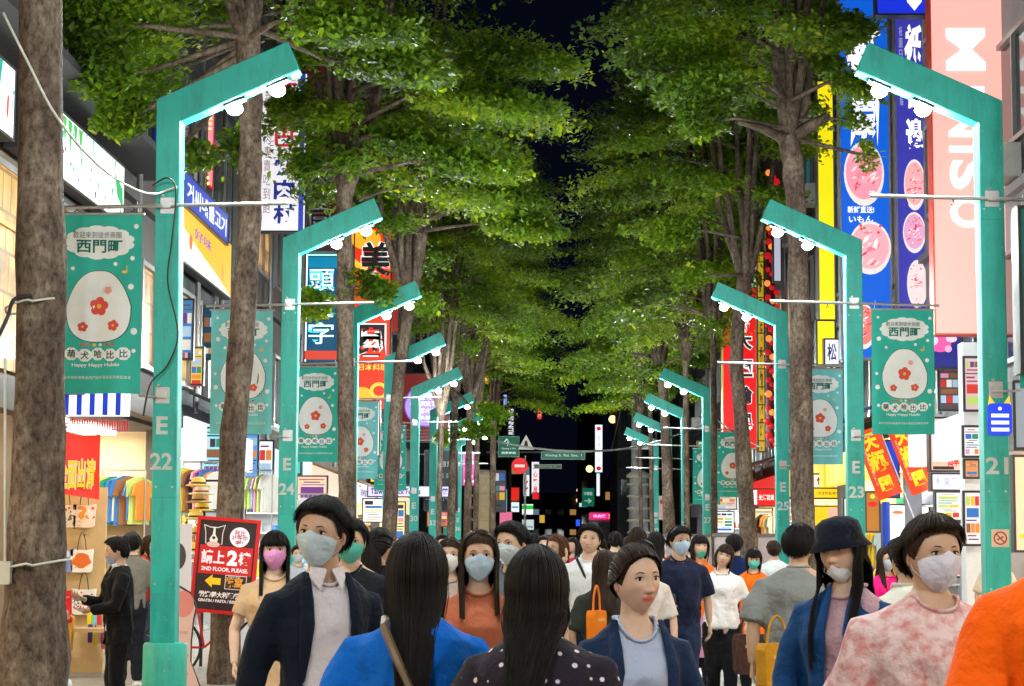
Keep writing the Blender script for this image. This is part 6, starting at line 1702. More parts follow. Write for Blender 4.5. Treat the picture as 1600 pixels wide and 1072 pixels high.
def wrinkle(V, rng, amp=.004, freq=22):
    n = np.zeros(len(V)); c = V.mean(0)
    for i in range(12):
        k = rng.normal(0, 1, 3); k /= np.linalg.norm(k); k *= freq * rng.uniform(.4, 1.8); k[2] *= .55
        n += np.sin(V @ k + rng.random() * 6.3 + 1.5 * np.sin(V[:, 2] * 9 + rng.random() * 6))
    n = n / 3.0
    th = np.arctan2(V[:, 1], V[:, 0]); g1, g2 = rng.random(2) * 6
    n += 1.3 * np.clip((1.32 - V[:, 2]) / .35, 0, 1) * np.sin(th * 8 + g1 + 2.2 * np.sin(V[:, 2] * 7 + g2)) * (np.abs(V[:, 0]) < .23)
    n += .5 * np.exp(-((V[:, 2] - 1.02) / .07) ** 2) * np.sin(V[:, 2] * 95 + V[:, 0] * 14 + g2)
    d = V - np.array([0, 0, 0]); d = d.copy(); d[:, 2] = 0
    L = np.linalg.norm(d, axis=1)[:, None] + 1e-6
    return V + d / L * (n * amp)[:, None]

def loft_sections(mb, secs, m, n=24):
    """secs: (z, hw, hd, xc, yc)"""
    vs = []; fs = []
    for z, a, b_, xc, yc in secs:
        for i in range(n):
            t = 2 * PI * i / n; c, s = math.cos(t), math.sin(t)
            vs.append((xc + a * math.copysign(abs(c) ** .85, c), yc + b_ * math.copysign(abs(s) ** .9, s), z))
    for j in range(len(secs) - 1):
        for i in range(n):
            i2 = (i + 1) % n
            fs.append((j * n + i, j * n + i2, (j + 1) * n + i2, (j + 1) * n + i))
    L = (len(secs) - 1) * n
    fs.append(tuple(range(n - 1, -1, -1))); fs.append(tuple(range(L, L + n)))
    mb.add(vs, fs, m, True)

def skin_material(name, col):
    if name in MATS: return MATS[name]
    m = mat(name, col, rough=.5, var=.09, scale=28, spec=.4, bump=.10, bscale=240)
    nt = m.node_tree; b = nt.nodes['Principled BSDF']
    at = nt.nodes.new('ShaderNodeAttribute'); at.attribute_name = 'paint'
    mx = nt.nodes.new('ShaderNodeMix'); mx.data_type = 'RGBA'; mx.blend_type = 'MULTIPLY'; mx.inputs[0].default_value = 1
    src = b.inputs['Base Color'].links[0].from_socket
    nt.links.new(src, mx.inputs[6]); nt.links.new(at.outputs['Color'], mx.inputs[7]); nt.links.new(mx.outputs[2], b.inputs['Base Color'])
    b.inputs['Subsurface Weight'].default_value = .12; b.inputs['Subsurface Scale'].default_value = .01
    b.inputs['Subsurface Radius'].default_value = (1, .35, .2)
    return m
SKINS = [skin_material('skin_light', (.62, .40, .29)), skin_material('skin_medium', (.50, .30, .20)), skin_material('skin_tan', (.38, .21, .13))]

def cloth(name, col, kind='plain', col2=None):
    key = 'cloth_' + name
    if key in MATS: return MATS[key]
    m = mat(key, rgb(*col), rough=.82, var=.06, scale=5, bump=.0, bscale=13, spec=.12, sheen=.03)
    nt = m.node_tree; b = nt.nodes['Principled BSDF']
    f1 = nt.nodes.new('ShaderNodeTexNoise'); f1.noise_type = 'RIDGED_MULTIFRACTAL'; f1.inputs['Scale'].default_value = 3.2; f1.inputs['Detail'].default_value = 3; f1.inputs['Distortion'].default_value = .9
    mpf = nt.nodes.new('ShaderNodeMapping'); mpf.inputs['Scale'].default_value = (1.5, 1.5, .8); mpf.inputs['Rotation'].default_value = (.3, .5, 0)
    nt.links.new(nt.nodes['Texture Coordinate'].outputs['Object'], mpf.inputs[0]); nt.links.new(mpf.outputs[0], f1.inputs[0])
    f2 = nt.nodes.new('ShaderNodeTexNoise'); f2.inputs['Scale'].default_value = 11; f2.inputs['Detail'].default_value = 4; nt.links.new(nt.nodes['Texture Coordinate'].outputs['Object'], f2.inputs[0])
    am = nt.nodes.new('ShaderNodeMath'); am.operation = 'MULTIPLY_ADD'; am.inputs[1].default_value = .45; nt.links.new(f1.outputs[0], am.inputs[0]); nt.links.new(f2.outputs[0], am.inputs[2])
    bf = nt.nodes.new('ShaderNodeBump'); bf.inputs['Strength'].default_value = .8; bf.inputs['Distance'].default_value = .04
    nt.links.new(am.outputs[0], bf.inputs['Height']); nt.links.new(bf.outputs[0], b.inputs['Normal'])
    if kind in ('dots', 'mottle', 'plaid'):
        tc = nt.nodes['Texture Coordinate']
        mx = nt.nodes.new('ShaderNodeMix'); mx.data_type = 'RGBA'
        mx.inputs[6].default_value = (*rgb(*col), 1); mx.inputs[7].default_value = (*rgb(*col2), 1)
        rp = nt.nodes.new('ShaderNodeValToRGB')
        if kind == 'dots':
            v = nt.nodes.new('ShaderNodeTexVoronoi'); v.inputs['Scale'].default_value = 26; v.inputs['Randomness'].default_value = .25
            nt.links.new(tc.outputs['Object'], v.inputs[0]); nt.links.new(v.outputs['Distance'], rp.inputs[0])
            rp.color_ramp.elements[0].position = .19; rp.color_ramp.elements[0].color = (1, 1, 1, 1); rp.color_ramp.elements[1].position = .23; rp.color_ramp.elements[1].color = (0, 0, 0, 1)
        else:
            v = nt.nodes.new('ShaderNodeTexNoise'); v.inputs['Scale'].default_value = 24; v.inputs['Detail'].default_value = 5
            nt.links.new(tc.outputs['Object'], v.inputs[0]); nt.links.new(v.outputs[0], rp.inputs[0])
            rp.color_ramp.elements[0].position = .40; rp.color_ramp.elements[1].position = .68
        nt.links.new(rp.outputs[0], mx.inputs[0]); nt.links.new(mx.outputs[2], b.inputs['Base Color'])
    return m

def hair_material(name, col):
    if name in MATS: return MATS[name]
    m = mat(name, col, rough=.55, var=.4, scale=60, stretch=(1, 1, .06), bump=.2, bscale=160, spec=.13)
    return m
HAIR_B = hair_material('hair_black', (.010, .008, .008)); HAIR_N = hair_material('hair_dark_brown', (.028, .015, .010)); HAIR_R = hair_material('hair_auburn', (.07, .024, .012))
EYE_W = mat('eye_white', (.75, .72, .70), rough=.15, var=0); IRIS = mat('iris_dark_brown', (.015, .008, .005), rough=.1, var=0)
MASKC = {}
def mask_mat(c):
    return cloth('mask_%d_%d_%d' % c, c)

# hand template: palm, four unequal bent fingers and a thumb, pointing down -Z, palm facing +X side
_hand = {}
def hand_arrays(vox):
    if vox in _hand: return _hand[vox]
    mb = MB(); S = SKINS[0]
    mb.tube([(0, 0, .02), (0, 0, -.01), (.002, 0, -.05), (.004, 0, -.088)], [.022, .024, .034, .036], S, 12, squash=(.5, 1.05) if False else (1, 1))
    # flatten palm in X
    mb.v = [(x * .48, y * 1.1, z) for x, y, z in mb.v]
    for k, (y, L, r) in enumerate(((-.030, .070, .0088), (-.010, .080, .0092), (.010, .076, .0090), (.029, .060, .0080))):
        p = [Vector((.002, y, -.070))]; a = .10 + .04 * k
        for seg, fr in ((.25, 1), (.42, 1), (.30, .9), (.26, .8)):
            p.append(p[-1] + Vector((math.sin(a), 0, -math.cos(a))) * L * seg); a += .30
        mb.tube(p, [r * 1.05, r, r * .96, r * .9, r * .72], S, 8)
    mb.tube([(.0, -.020, -.012), (.008, -.042, -.035), (.016, -.052, -.060), (.022, -.050, -.082)], [.013, .0125, .0105, .008], S, 8)
    V, F = fuse(mb, vox, 1)
    _hand[vox] = (V, F)
    return _hand[vox]

TORSO_F = [(.80, .135, .10, 0, .005), (.87, .165, .115, 0, .01), (.96, .150, .105, 0, .005), (1.06, .122, .088, 0, 0), (1.17, .138, .100, 0, -.005), (1.26, .150, .118, 0, -.015), (1.33, .158, .100, 0, 0), (1.38, .148, .080, 0, .008), (1.415, .108, .066, 0, .012), (1.44, .072, .056, 0, .012), (1.465, .052, .050, 0, .008)]
TORSO_M = [(.80, .140, .10, 0, .005), (.87, .160, .112, 0, .01), (.96, .150, .108, 0, .005), (1.06, .145, .102, 0, 0), (1.17, .162, .112, 0, 0), (1.27, .178, .122, 0, -.005), (1.34, .188, .108, 0, 0), (1.39, .172, .086, 0, .008), (1.425, .125, .070, 0, .012), (1.45, .080, .060, 0, .012), (1.472, .058, .054, 0, .008)]

def person(px, ytop, Y, face, label, fem=True, skin=0, hair='long', hcol=None, top=('shirt', (200, 200, 200)), sleeve=.45, hem=.86, loose=.016, bottom=('trousers', (30, 30, 35)), shoes=(230, 230, 230),
           mask=None, head=(0, 0, 0), arms=None, stride=.0, near=False, jacket=None, cap=None, group=None, wide=1.0, collar=False, lips=None, z0=None, seed=None, strap=None, tiny=False, print_=None, wavy=0.0, bangs=False, hlen=.45, gather=0.0, gx=0.0, deep=None):
    seed = seed if seed is not None else int(px * 7 + ytop)
    rng = np.random.default_rng(seed)
    pt = P(px, ytop, Y)
    if z0 is None: z0 = .1 if (pt.x < -3.0 or pt.x > 3.5) else .004
    k = (pt.z - z0) / 1.715
    root = thing('person', label, 'person', (pt.x, Y, z0), math.radians(face), group or 'people walking in the street')
    Wm = Matrix.Translation((pt.x, Y, z0)) @ Matrix.Rotation(math.radians(face), 4, 'Z') @ Matrix.Scale(k, 4)
    Wn = np.array(Wm)
    def add(name, me, parent=None, **pr):
        """meshes are made in the person's own frame (1.70 m tall), scaled by k through the vertices"""
        o = bpy.data.objects.new(name, me); COL.objects.link(o); o.parent = parent or root
        for q, v in pr.items(): o[q] = v
        return o
    K = k
    vox = .011 if near else (.02 if not tiny else .034)
    hw_ = wide
    sk = SKINS[skin]
    T = [(z, a * hw_, b_ * (1 + (hw_ - 1) * 1.2), xc, yc) for z, a, b_, xc, yc in (TORSO_F if fem else TORSO_M)]
    sx_ = (.157 if fem else .186) * (1 + (hw_ - 1) * .7)
    if arms is None: arms = [None, None]
    J = {}
    for i, s in ((0, -1), (1, 1)):       # 0: person's right (x<0), 1: left
        a = arms[i]
        sh = Vector((s * sx_, .005, 1.352))
        if a is None:
            sw = rng.uniform(-.08, .08) + (s * stride * .25)
            bend = (not near) and a is None and rng.random() < .38
            el = Vector((s * (sx_ + .075 + rng.random() * .02), .03 + sw * .5, 1.10)); wr = Vector((s * (sx_ + .085), -.03 + sw, .885)) if not bend else Vector((s * rng.uniform(.04, .15), -.22, rng.uniform(1.08, 1.3)))
            if bend: wr = el + (wr - el).normalized() * .235
        else:
            el, wr = Vector(a[0]), Vector(a[1])
            L1 = (el - sh).length; el = sh + (el - sh) * (.275 / L1); wr = el + (wr - el).normalized() * .235
        J[i] = (sh, el, wr)
    Lg = {}
    for i, s in ((0, -1), (1, 1)):
        hp = Vector((s * .088 * hw_, .005, .87)); st = stride * (1 if i == 0 else -1)
        an = Vector((s * .085, st * .32 + (.02), .085 + max(0, st) * .10))
        kn = Vector((s * .09, st * .10 - .015 - abs(st) * .06, .47)) 
        Lg[i] = (hp, kn, an)
    # ---- body
    mb = MB()
    loft_sections(mb, T, sk, 20)
    ar = (.044 if fem else .05) * (1 + (hw_ - 1))
    for i in (0, 1):
        sh, el, wr = J[i]
        mb.tube([sh + Vector((-.02 * (1 if i else -1), 0, 0)), sh.lerp(el, .35), el, el.lerp(wr, .3), wr], [ar * 1.05, ar, ar * .78, ar * .8, ar * .52], sk, 12)
        hp, kn, an = Lg[i]
        mb.tube([hp, hp.lerp(kn, .4), kn, kn.lerp(an, .3), an], [.088 * hw_, .078 * hw_, .053 * hw_, .055 * hw_, .036], sk, 12)
        mb.tube([an + Vector((0, .03, -.04)), an + Vector((0, -.05, -.045)), an + Vector((0, -.14, -.06))], [.036, .036, .024], sk, 10)
    hq = Euler([math.radians(a) for a in (head[1], head[2], head[0])]).to_matrix()   # head = (turn, nod, tilt)
    hc0 = Vector((0, -.012, 1.592)); piv = Vector((0, .01, 1.49))
    hc = piv + hq @ (hc0 - piv)
    mb.tube([(0, .012, 1.40), (0, .008, 1.47), piv.lerp(hc, .55)], [.06, .050 if fem else .056, .050 if fem else .056], sk, 14)
    V, F = fuse(mb, vox, 2)
    paint = [np.ones((len(V), 3))]
    # hands
    for i in (0, 1):
        sh, el, wr = J[i]
        Vh, Fh = hand_arrays(.0045 if (near or Y < 26) else .009)
        if tiny: break
        Vh = Vh * (.92 if fem else 1.0)
        if i == 1: Vh = Vh * np.array([-1, 1, 1])
        d = (wr - el).normalized(); zax = -d; fx = Vector((0, -1, 0))
        yax = (-fx - zax * (-fx).dot(zax))
        if yax.length < .2: yax = Vector((0, 0, 1)) - zax * zax.z
        yax.normalize(); xax = yax.cross(zax).normalized()
        R = np.array(Matrix((xax, yax, zax)).transposed())
        Vw = Vh @ R.T + np.array(wr - zax * (-.004))
        n0 = len(V)
        F = F + [tuple(q + n0 for q in (f if i == 0 else f[::-1])) for f in Fh]
        V = np.concatenate([V, Vw]); paint.append(np.ones((len(Vw), 3)))
    # head
    nu, nv = (84, 66) if near else ((48, 36) if not tiny else (20, 14))
    d, Fh, A, Th = sph_grid(nu, nv)
    ph = head_surface(d, fem)
    col = np.ones((len(ph), 3))
    fr = d[:, 1] < -.3
    lh = .0098 * np.clip(1 - (ph[:, 0] / .0245) ** 2, 0, 1) ** .6 + 1e-5
    lipm = smooth01(2.2 - 2.0 * np.abs(ph[:, 2] + .0588) / lh) * fr * (np.abs(ph[:, 0]) < .0245)
    lc = np.array(lips or ((.95, .42, .40) if fem else (.88, .62, .60)))
    col = col * (1 - lipm[:, None]) + lc * lipm[:, None]
    bl = .5 * np.exp(-((np.abs(ph[:, 0]) - .042) / .02) ** 2 - ((ph[:, 2] + .018) / .018) ** 2) * fr * (1 if fem else .4)
    col = col * (1 - bl[:, None] * np.array([0, .18, .16]))
    eyez = .30 * np.exp(-((np.abs(ph[:, 0]) - .031) / .017) ** 2 - ((ph[:, 2] - .012) / .010) ** 2) * fr
    col = col * (1 - eyez[:, None] * np.array([.3, .45, .45]))
    if not tiny:
        X5, Z5 = ph[:, 0] / 1.05, ph[:, 2] / 1.05
        nst = .75 * np.exp(-((np.abs(X5) - .0062) / .0028) ** 2 - ((Z5 + .0365) / .0022) ** 2) * fr
        lin = .45 * np.exp(-((Z5 + .0562) / .0012) ** 2) * (np.abs(X5) < .021) * fr
        cre = .28 * np.exp(-((Z5 - (.0205 - 6 * (np.abs(X5) - .031) ** 2)) / .0016) ** 2) * (np.abs(np.abs(X5) - .031) < .016) * fr
        fold = .12 * np.exp(-((np.abs(X5) - .018 - (-.03 - Z5) * .5) / .003) ** 2) * (Z5 < -.026) * (Z5 > -.052) * fr
        warm = .16 * np.exp(-(X5 / .016) ** 2 - ((Z5 + .028) / .012) ** 2) * fr
        col = col * (1 - (nst + lin + cre + fold)[:, None] * np.array([.75, .9, .9])) * (1 - warm[:, None] * np.array([0, .5, .5]))  # shade of nostrils, lip line, lid crease and cheek folds painted into the skin
    pw = ph @ np.array(hq).T + np.array(hc)
    n0 = len(V); V = np.concatenate([V, pw]); F = F + [tuple(q + n0 for q in f) for f in Fh]; paint.append(col)
    # ears
    eb = MB()
    for s in (-1, 1):
        eb.ball((s * (.072 if fem else .076), .012, -.006), .03, sk, 10, 8, (.32, .62, 1.0))
        eb.ball((s * (.078 if fem else .082), .006, -.004), .014, sk, 8, 6, (.3, .6, 1.1))
    ev = np.array(eb.v) @ np.array(hq).T + np.array(hc)
    n0 = len(V); V = np.concatenate([V, ev]); F = F + [tuple(q + n0 for q in f) for f in eb.f]; paint.append(np.ones((len(ev), 3)) * np.array([1, .9, .88]))
    me = mesh_np('body', V * K, F, [sk])
    ca = me.color_attributes.new('paint', 'FLOAT_COLOR', 'POINT')
    pc_ = np.concatenate(paint); ca.data.foreach_set('color', np.concatenate([pc_, np.ones((len(pc_), 1))], 1).astype(np.float32).ravel())
    body = add('body', me)
    hM = np.array(hq)
    def tohead(pts): return (np.asarray(pts) @ hM.T + np.array(hc)) * K
    hm = hcol or HAIR_B
    # eyes and brows
    if not tiny and (near or abs(((face + head[0] + 180) % 360) - 180) < 100):
        for s in (-1, 1):
            e = MB(); dd = np.array([[s * .40, -.90, .10]]); dd /= np.linalg.norm(dd)
            base = head_surface(dd, fem)[0]
            c = Vector((s * .0325, base[1] + .0042, .0120))
            e.ball(c, .0142, EYE_W, 14, 8, (1.0, .62, .46))
            e.ball(c + Vector((0, -.0062, .0002)), .0064, IRIS, 12, 8, (1, .5, .95))
            L_ = [c + Vector((.0158 * math.cos(t) , -.0080 * abs(math.sin(t)) ** .5 - .001, .0070 * math.sin(t) + .0006)) for t in [PI * q / 8 for q in range(9)]]
            e.tube(L_, [.0008, .0018, .0021, .0021, .0021, .0021, .0021, .0018, .0008], HAIR_B, 5)
            e.v = [tuple(q) for q in tohead(e.v)]
            me = bpy.data.meshes.new('eye'); me.from_pydata(e.v, [], e.f); [me.materials.append(m) for m in e.mats]; me.polygons.foreach_set('material_index', e.mi); me.polygons.foreach_set('use_smooth', e.smooth)
            add('eye', me, body)
            e = MB()
            pts = []
            for q in range(6):
                x = .016 + q * .0062; zz = .0325 + .003 * math.sin(q / 5 * PI * .8) - .001 * q * (q > 3)
                dx = np.array([[s * x / .0735, -1, zz / .113]]); dx[0, 1] = -math.sqrt(max(.05, 1 - dx[0, 0] ** 2 - dx[0, 2] ** 2))
                hp_ = head_surface(dx, fem)[0]; pts.append((s * x, hp_[1] - .0008, zz))
            e.tube(pts, [.0016, .0032, .0034, .003, .0024, .001], hm, 6, squash=(1, .7))
            me = bpy.data.meshes.new('eyebrow'); me.from_pydata([tuple(q) for q in tohead(e.v)], [], e.f); me.materials.append(hm)
            add('eyebrow', me, body)
    # ---- clothes
    def garment(name, secs, tubes, m, vx, amp, mati=None, keep=None, it=3, **pr):
        g_ = MB(); loft_sections(g_, secs, m, 24)
        for pts, r in tubes: g_.tube(pts, r, m, 14)
        V, F = fuse(g_, vx, it)
        V = wrinkle(V, rng, amp * 1.5)
        if keep is not None:
            ok = keep(V); F = [f for f in F if all(ok[q] for q in f)]
        return add(name, mesh_np(name, V * K, F, [m]), **pr)
    vx = vox * 1.1
    ex = loose if not jacket else min(loose, .010)
    tk, tcol = top[0], top[1]
    tm = tcol if not isinstance(tcol, tuple) else cloth('%d_%d_%d' % tcol, tcol)
    def top_secs(ex, hem, flare=0.0):
        out = []
        zs = [hem] + [t[0] for t in T if t[0] > hem + .03]
        for z in zs:
            a = np.interp(z, [t[0] for t in T], [t[1] for t in T]); b_ = np.interp(z, [t[0] for t in T], [t[2] for t in T]); yc = np.interp(z, [t[0] for t in T], [t[4] for t in T])
            if z < .80: a, b_ = T[0][1] + .03, T[0][2] + .02
            e2 = ex + flare * max(0, 1.1 - z)
            if z > 1.37: e2 = ex * .5 + .003
            # loose clothes hang straight from the chest
            if ex > .02 and z < 1.25: a = max(a, T[5][1] - .015); b_ = max(b_, T[5][2] - .02)
            out.append((z, a + (e2 if e2 < .016 else .016 + (e2 - .016) * .35), b_ + e2, 0, yc))
        out.append((1.462, .066, .056, 0, .01))
        return [s for s in out if s[0] <= (1.463 if not collar else 1.47)]
    def sleeves(ex, frac):
        tb = []
        for i in (0, 1):
            s = 1 if i else -1
            sh, el, wr = J[i]
            full = .275 + .235; L_ = frac * full
            pts = [sh + Vector((-s * .06, 0, .01)), sh + Vector((s * .0, 0, -.005))]; rr = [ar * .92 + min(ex, .02) * .4, ar * 1.0 + min(ex, .022) * .7]
            if L_ > .275:
                q = (L_ - .275) / .235; pts += [sh.lerp(el, .5), el, el.lerp(wr, q)]; rr += [ar + ex * .9, ar * .85 + ex * .9, ar * (.8 - .25 * q) + ex * .9]
            else:
                q = L_ / .275; pts += [sh.lerp(el, q * .6), sh.lerp(el, q)]; rr += [ar * 1.02 + min(ex, .02) + (ex > .02) * (ex - .02) * .4, ar + min(ex, .02) * 1.1 + (ex > .02) * (ex - .02) * .5]
            tb.append((pts, rr))
        return tb
    nkw, nkd = (.070, deep or .052) if (fem and not collar) else ((.068, .045) if not collar else (.05, .05))
    def neck_cut(V):
        return ~((V[:, 1] < .01) & ((V[:, 0] / nkw) ** 2 + ((V[:, 2] - 1.462) / nkd) ** 2 < 1))
    # bottoms first
    bk, bcol = bottom
    bmt = cloth('%d_%d_%d' % bcol, bcol)
    if bk == 'trousers':
        tb = []
        for i in (0, 1):
            hp, kn, an = Lg[i]
            tb.append(([hp + Vector((0, 0, .03)), hp.lerp(kn, .4), kn, kn.lerp(an, .4), an + Vector((0, 0, .0))], [.098 * hw_, .094 * hw_, .075 * hw_, .074, .062]))
        garment('trousers', [(.80, T[0][1] + .006, T[0][2] + .01, 0, .005), (.87, T[1][1] + .010, T[1][2] + .010, 0, .01), (.96, T[2][1] + .008, T[2][2] + .008, 0, .005), (1.01, T[3][1] + .012, T[3][2] + .012, 0, 0)], tb, bmt, vx, .004)
    elif bk == 'skirt':
        g_secs = [(.42, .25, .20, 0, .0), (.62, .22, .175, 0, 0), (.80, .185, .14, 0, .005), (.90, T[1][1] + .015, T[1][2] + .015, 0, .01), (1.02, T[3][1] + .012, T[3][2] + .012, 0, 0)]
        garment('skirt', g_secs, [], bmt, vx, .008)
    if tk == 'dress':
        garment('dress', [(.30, .27, .22, 0, 0), (.55, .235, .19, 0, 0), (.80, .20, .15, 0, .005)] + top_secs(ex, .88), sleeves(ex, sleeve), tm, vx, .006, keep=neck_cut)
    else:
        garment('shirt', top_secs(ex, hem), (sleeves(ex, sleeve) if not jacket else []), tm, vx, .001 if jacket else (.0045 if ex < .025 else .007), keep=neck_cut)
    if jacket:
        jc, jhem, jopen = jacket
        jm = jc if not isinstance(jc, tuple) else cloth('%d_%d_%d' % jc, jc)
        exj = ex + .014
        def keep(V):
            if jopen <= 0: return np.ones(len(V), bool)
            z = V[:, 2]
            halfw = np.interp(z, [.80, 1.10, 1.40, 1.47], [jopen * 1.0, jopen * .85, jopen * .75, jopen * .6])
            front = V[:, 1] < .01
            return ~((front & (np.abs(V[:, 0]) < halfw)) | ((z > 1.45) & (V[:, 1] < .0) & (np.abs(V[:, 0]) < .07)))
        garment('jacket', top_secs(exj, jhem), sleeves(exj, .97), jm, vx, .004, keep=keep)
        if jopen > 0 and not tiny:
            lp = MB()
            for s in (-1, 1):
                zz = [1.455, 1.42, 1.36, 1.28, 1.18, 1.08]; pts = []
                for z in zz:
                    w = np.interp(z, [.80, 1.10, 1.40, 1.47], [jopen * 1.0, jopen * .85, jopen * .75, jopen * .6])
                    b_ = np.interp(z, [t[0] for t in T], [t[2] for t in T]); a = np.interp(z, [t[0] for t in T], [t[1] for t in T]); yc = np.interp(z, [t[0] for t in T], [t[4] for t in T])
                    yy = yc - (b_ + exj) * max(.2, 1 - ((w + .012) / (a + exj)) ** 2.2) ** .5
                    pts.append((s * (w + .012), yy - .002, z))
                lp.tube(pts, [.012, .018, .024, .026, .02, .008], jm, 8, squash=(1, .35))
            lp.v = [(x * K, y * K, z * K) for x, y, z in lp.v]; me = bpy.data.meshes.new('lapel'); me.from_pydata(lp.v, [], lp.f); me.materials.append(jm); me.polygons.foreach_set('use_smooth', lp.smooth)
            add('lapels', me)
    if not tiny:
        # collar ring
        cb = MB(); m_ = tm if not jacket else (tm)
        rr = []
        for q in range(33):
            t = 2 * PI * q / 32 - PI
            x = nkw * math.sin(t) * 1.0; ct = math.cos(t)
            zz = 1.462 - (nkd * ct if ct > 0 else 0)
            a = np.interp(zz, [s_[0] for s_ in T], [s_[1] for s_ in T]) + ex * .5 + .008; b_ = np.interp(zz, [s_[0] for s_ in T], [s_[2] for s_ in T]) + ex * .5 + .010
            if ct > 0: y_ = .010 - b_ * math.sqrt(max(.02, 1 - (x / max(a, abs(x) * 1.02)) ** 2))
            else: y_ = .012 + .058 * abs(ct) ** .5
            rr.append((x, y_, zz))
        cb.tube(rr, .0055 if near else .0075, m_, 8, squash=(1, 1.4))
        if collar:
            for s in (-1, 1):
                cb.add([(s * .012, -.062, 1.470), (s * .062, -.030, 1.478), (s * .066, -.045, 1.440), (s * .040, -.088, 1.395), (s * .010, -.066, 1.462), (s * .060, -.026, 1.470)], [(0, 1, 2, 3), (0, 3, 4), (1, 5, 2)], m_)
        cb.v = [(x * K, y * K, z * K) for x, y, z in cb.v]; me = bpy.data.meshes.new('collar'); me.from_pydata(cb.v, [], cb.f); me.materials.append(m_); me.polygons.foreach_set('use_smooth', cb.smooth); add('collar', me)
    # shoes
    shm = C(shoes, 0)
    if not near:
        for i in (0, 1):
            an = Lg[i][2]; sb = MB()
            sb.tube([an + Vector((0, .045, -.05)), an + Vector((0, .02, -.035)), an + Vector((0, -.06, -.045)), an + Vector((0, -.13, -.058)), an + Vector((0, -.165, -.062))], [.028, .045, .043, .038, .018], shm, 10, squash=(1, .85))
            sb.prism([(-.04, .06), (.04, .06), (.045, -.08), (.03, -.17), (-.03, -.17), (-.045, -.08)], an + Vector((0, 0, -.078)), X_, Y_, Z_, .016, C((235, 235, 230), 0))
            me = bpy.data.meshes.new('shoe'); me.from_pydata([(x * K, y * K, z * K) for x, y, z in sb.v], [], sb.f); [me.materials.append(m) for m in sb.mats]; me.polygons.foreach_set('material_index', sb.mi); me.polygons.foreach_set('use_smooth', sb.smooth); add('shoe', me)
    # ---- hair
    if hair != 'none':
        hairdo(add, tohead, hq, hc, K, fem, hair, hm, rng, near, tiny, T, wavy, bangs, hlen, ex + (.03 if jacket else .008), cap, gather, gx)
    # ---- mask
    if mask:
        mm = mask_mat(mask[0]); dropm = mask[1] if len(mask) > 1 else 0.0
        nu_, nv_ = (33, 21) if near else (17, 11)
        U, Vv = np.meshgrid(np.linspace(-1, 1, nu_), np.linspace(0, 1, nv_))
        A = (U * 1.16).ravel(); pin0 = np.clip((np.abs(A) - .35) / .81, 0, 1)
        zt = .006 + .014 * np.exp(-(A / .22) ** 2) - .020 * pin0 ** 2 - dropm; zb = -.106 + .036 * pin0 ** 2 - dropm * .25
        Zt = (zt + (zb - zt) * Vv.ravel()); Th = np.arccos(np.clip(Zt / .113, -.985, .985))
        d = np.stack([np.sin(Th) * np.sin(A), -np.sin(Th) * np.cos(A), np.cos(Th)], 1)
        Fm = [(j * nu_ + i, (j + 1) * nu_ + i, (j + 1) * nu_ + i + 1, j * nu_ + i + 1) for j in range(nv_ - 1) for i in range(nu_ - 1)]
        ps = head_surface(d, fem, .0075, plain=True)
        ps[:, 1] -= .009 * np.exp(-(ps[:, 0] / .035) ** 2) * np.exp(-((ps[:, 2] + .03 + dropm) / .04) ** 2)
        ps[:, 1] -= .0016 * np.abs(((ps[:, 2] + dropm) / .020) % 1 - .5) * 2 * np.clip(1.3 - np.abs(A), 0, 1) * (near or 1)
        me = mesh_np('mask', tohead(ps), Fm, [mm]); mo = add('mask', me)
        if not tiny:
            lb = MB()
            for s in (-1, 1):
                for zz in (-.002 - dropm, -.075 - dropm * .8):
                    d2 = np.array([[math.sin(1.15) * s, -math.cos(1.15), zz / .113]]); d2 /= np.linalg.norm(d2)
                    q0 = head_surface(d2, fem, .006, True)[0]
                    lb.tube([tuple(q0), (s * .078, -.012, (zz - .01) / 2), (s * .079, .016, .0)], .0013, mm, 4)
            me = bpy.data.meshes.new('ear_loop'); me.from_pydata([tuple(q) for q in tohead(lb.v)], [], lb.f); me.materials.append(mm); add('ear_loop', me, mo)
    if cap: headwear(add, tohead, fem, cap)
    if strap:
        sc0, side_, wd = strap   # colour, +1: over the left shoulder to the right hip
        stb = MB(); pts = []
        for q in range(25):
            t = 2 * PI * q / 24
            z = 1.44 - (1 - math.cos(t)) / 2 * (1.44 - .93)
            a = np.interp(z, [s_[0] for s_ in T], [s_[1] for s_ in T]) + ex + (.03 if jacket else .012); b_ = np.interp(z, [s_[0] for s_ in T], [s_[2] for s_ in T]) + ex + (.03 if jacket else .014)
            xx = side_ * (.10 - .25 * (1 - math.cos(t)) / 2); fb = math.sin(t)
            yy = -b_ * max(.15, 1 - (xx / a) ** 2) ** .5 * (1 if fb > 0 else -1) * min(1, abs(fb) * 4 + (.0 if q not in (0, 24) else 0))
            pts.append((xx, yy + .005, z + (.012 if q in (0, 24) else 0)))
        stb.tube(pts, wd, C(sc0, 0), 6, squash=(1, 1), cap=False)
        me = bpy.data.meshes.new('strap'); me.from_pydata([(x * K, y * K, z * K) for x, y, z in stb.v], [], stb.f); me.materials.append(C(sc0, 0)); add('bag_strap', me)
    root['_k'] = K
    return root, Wm, J

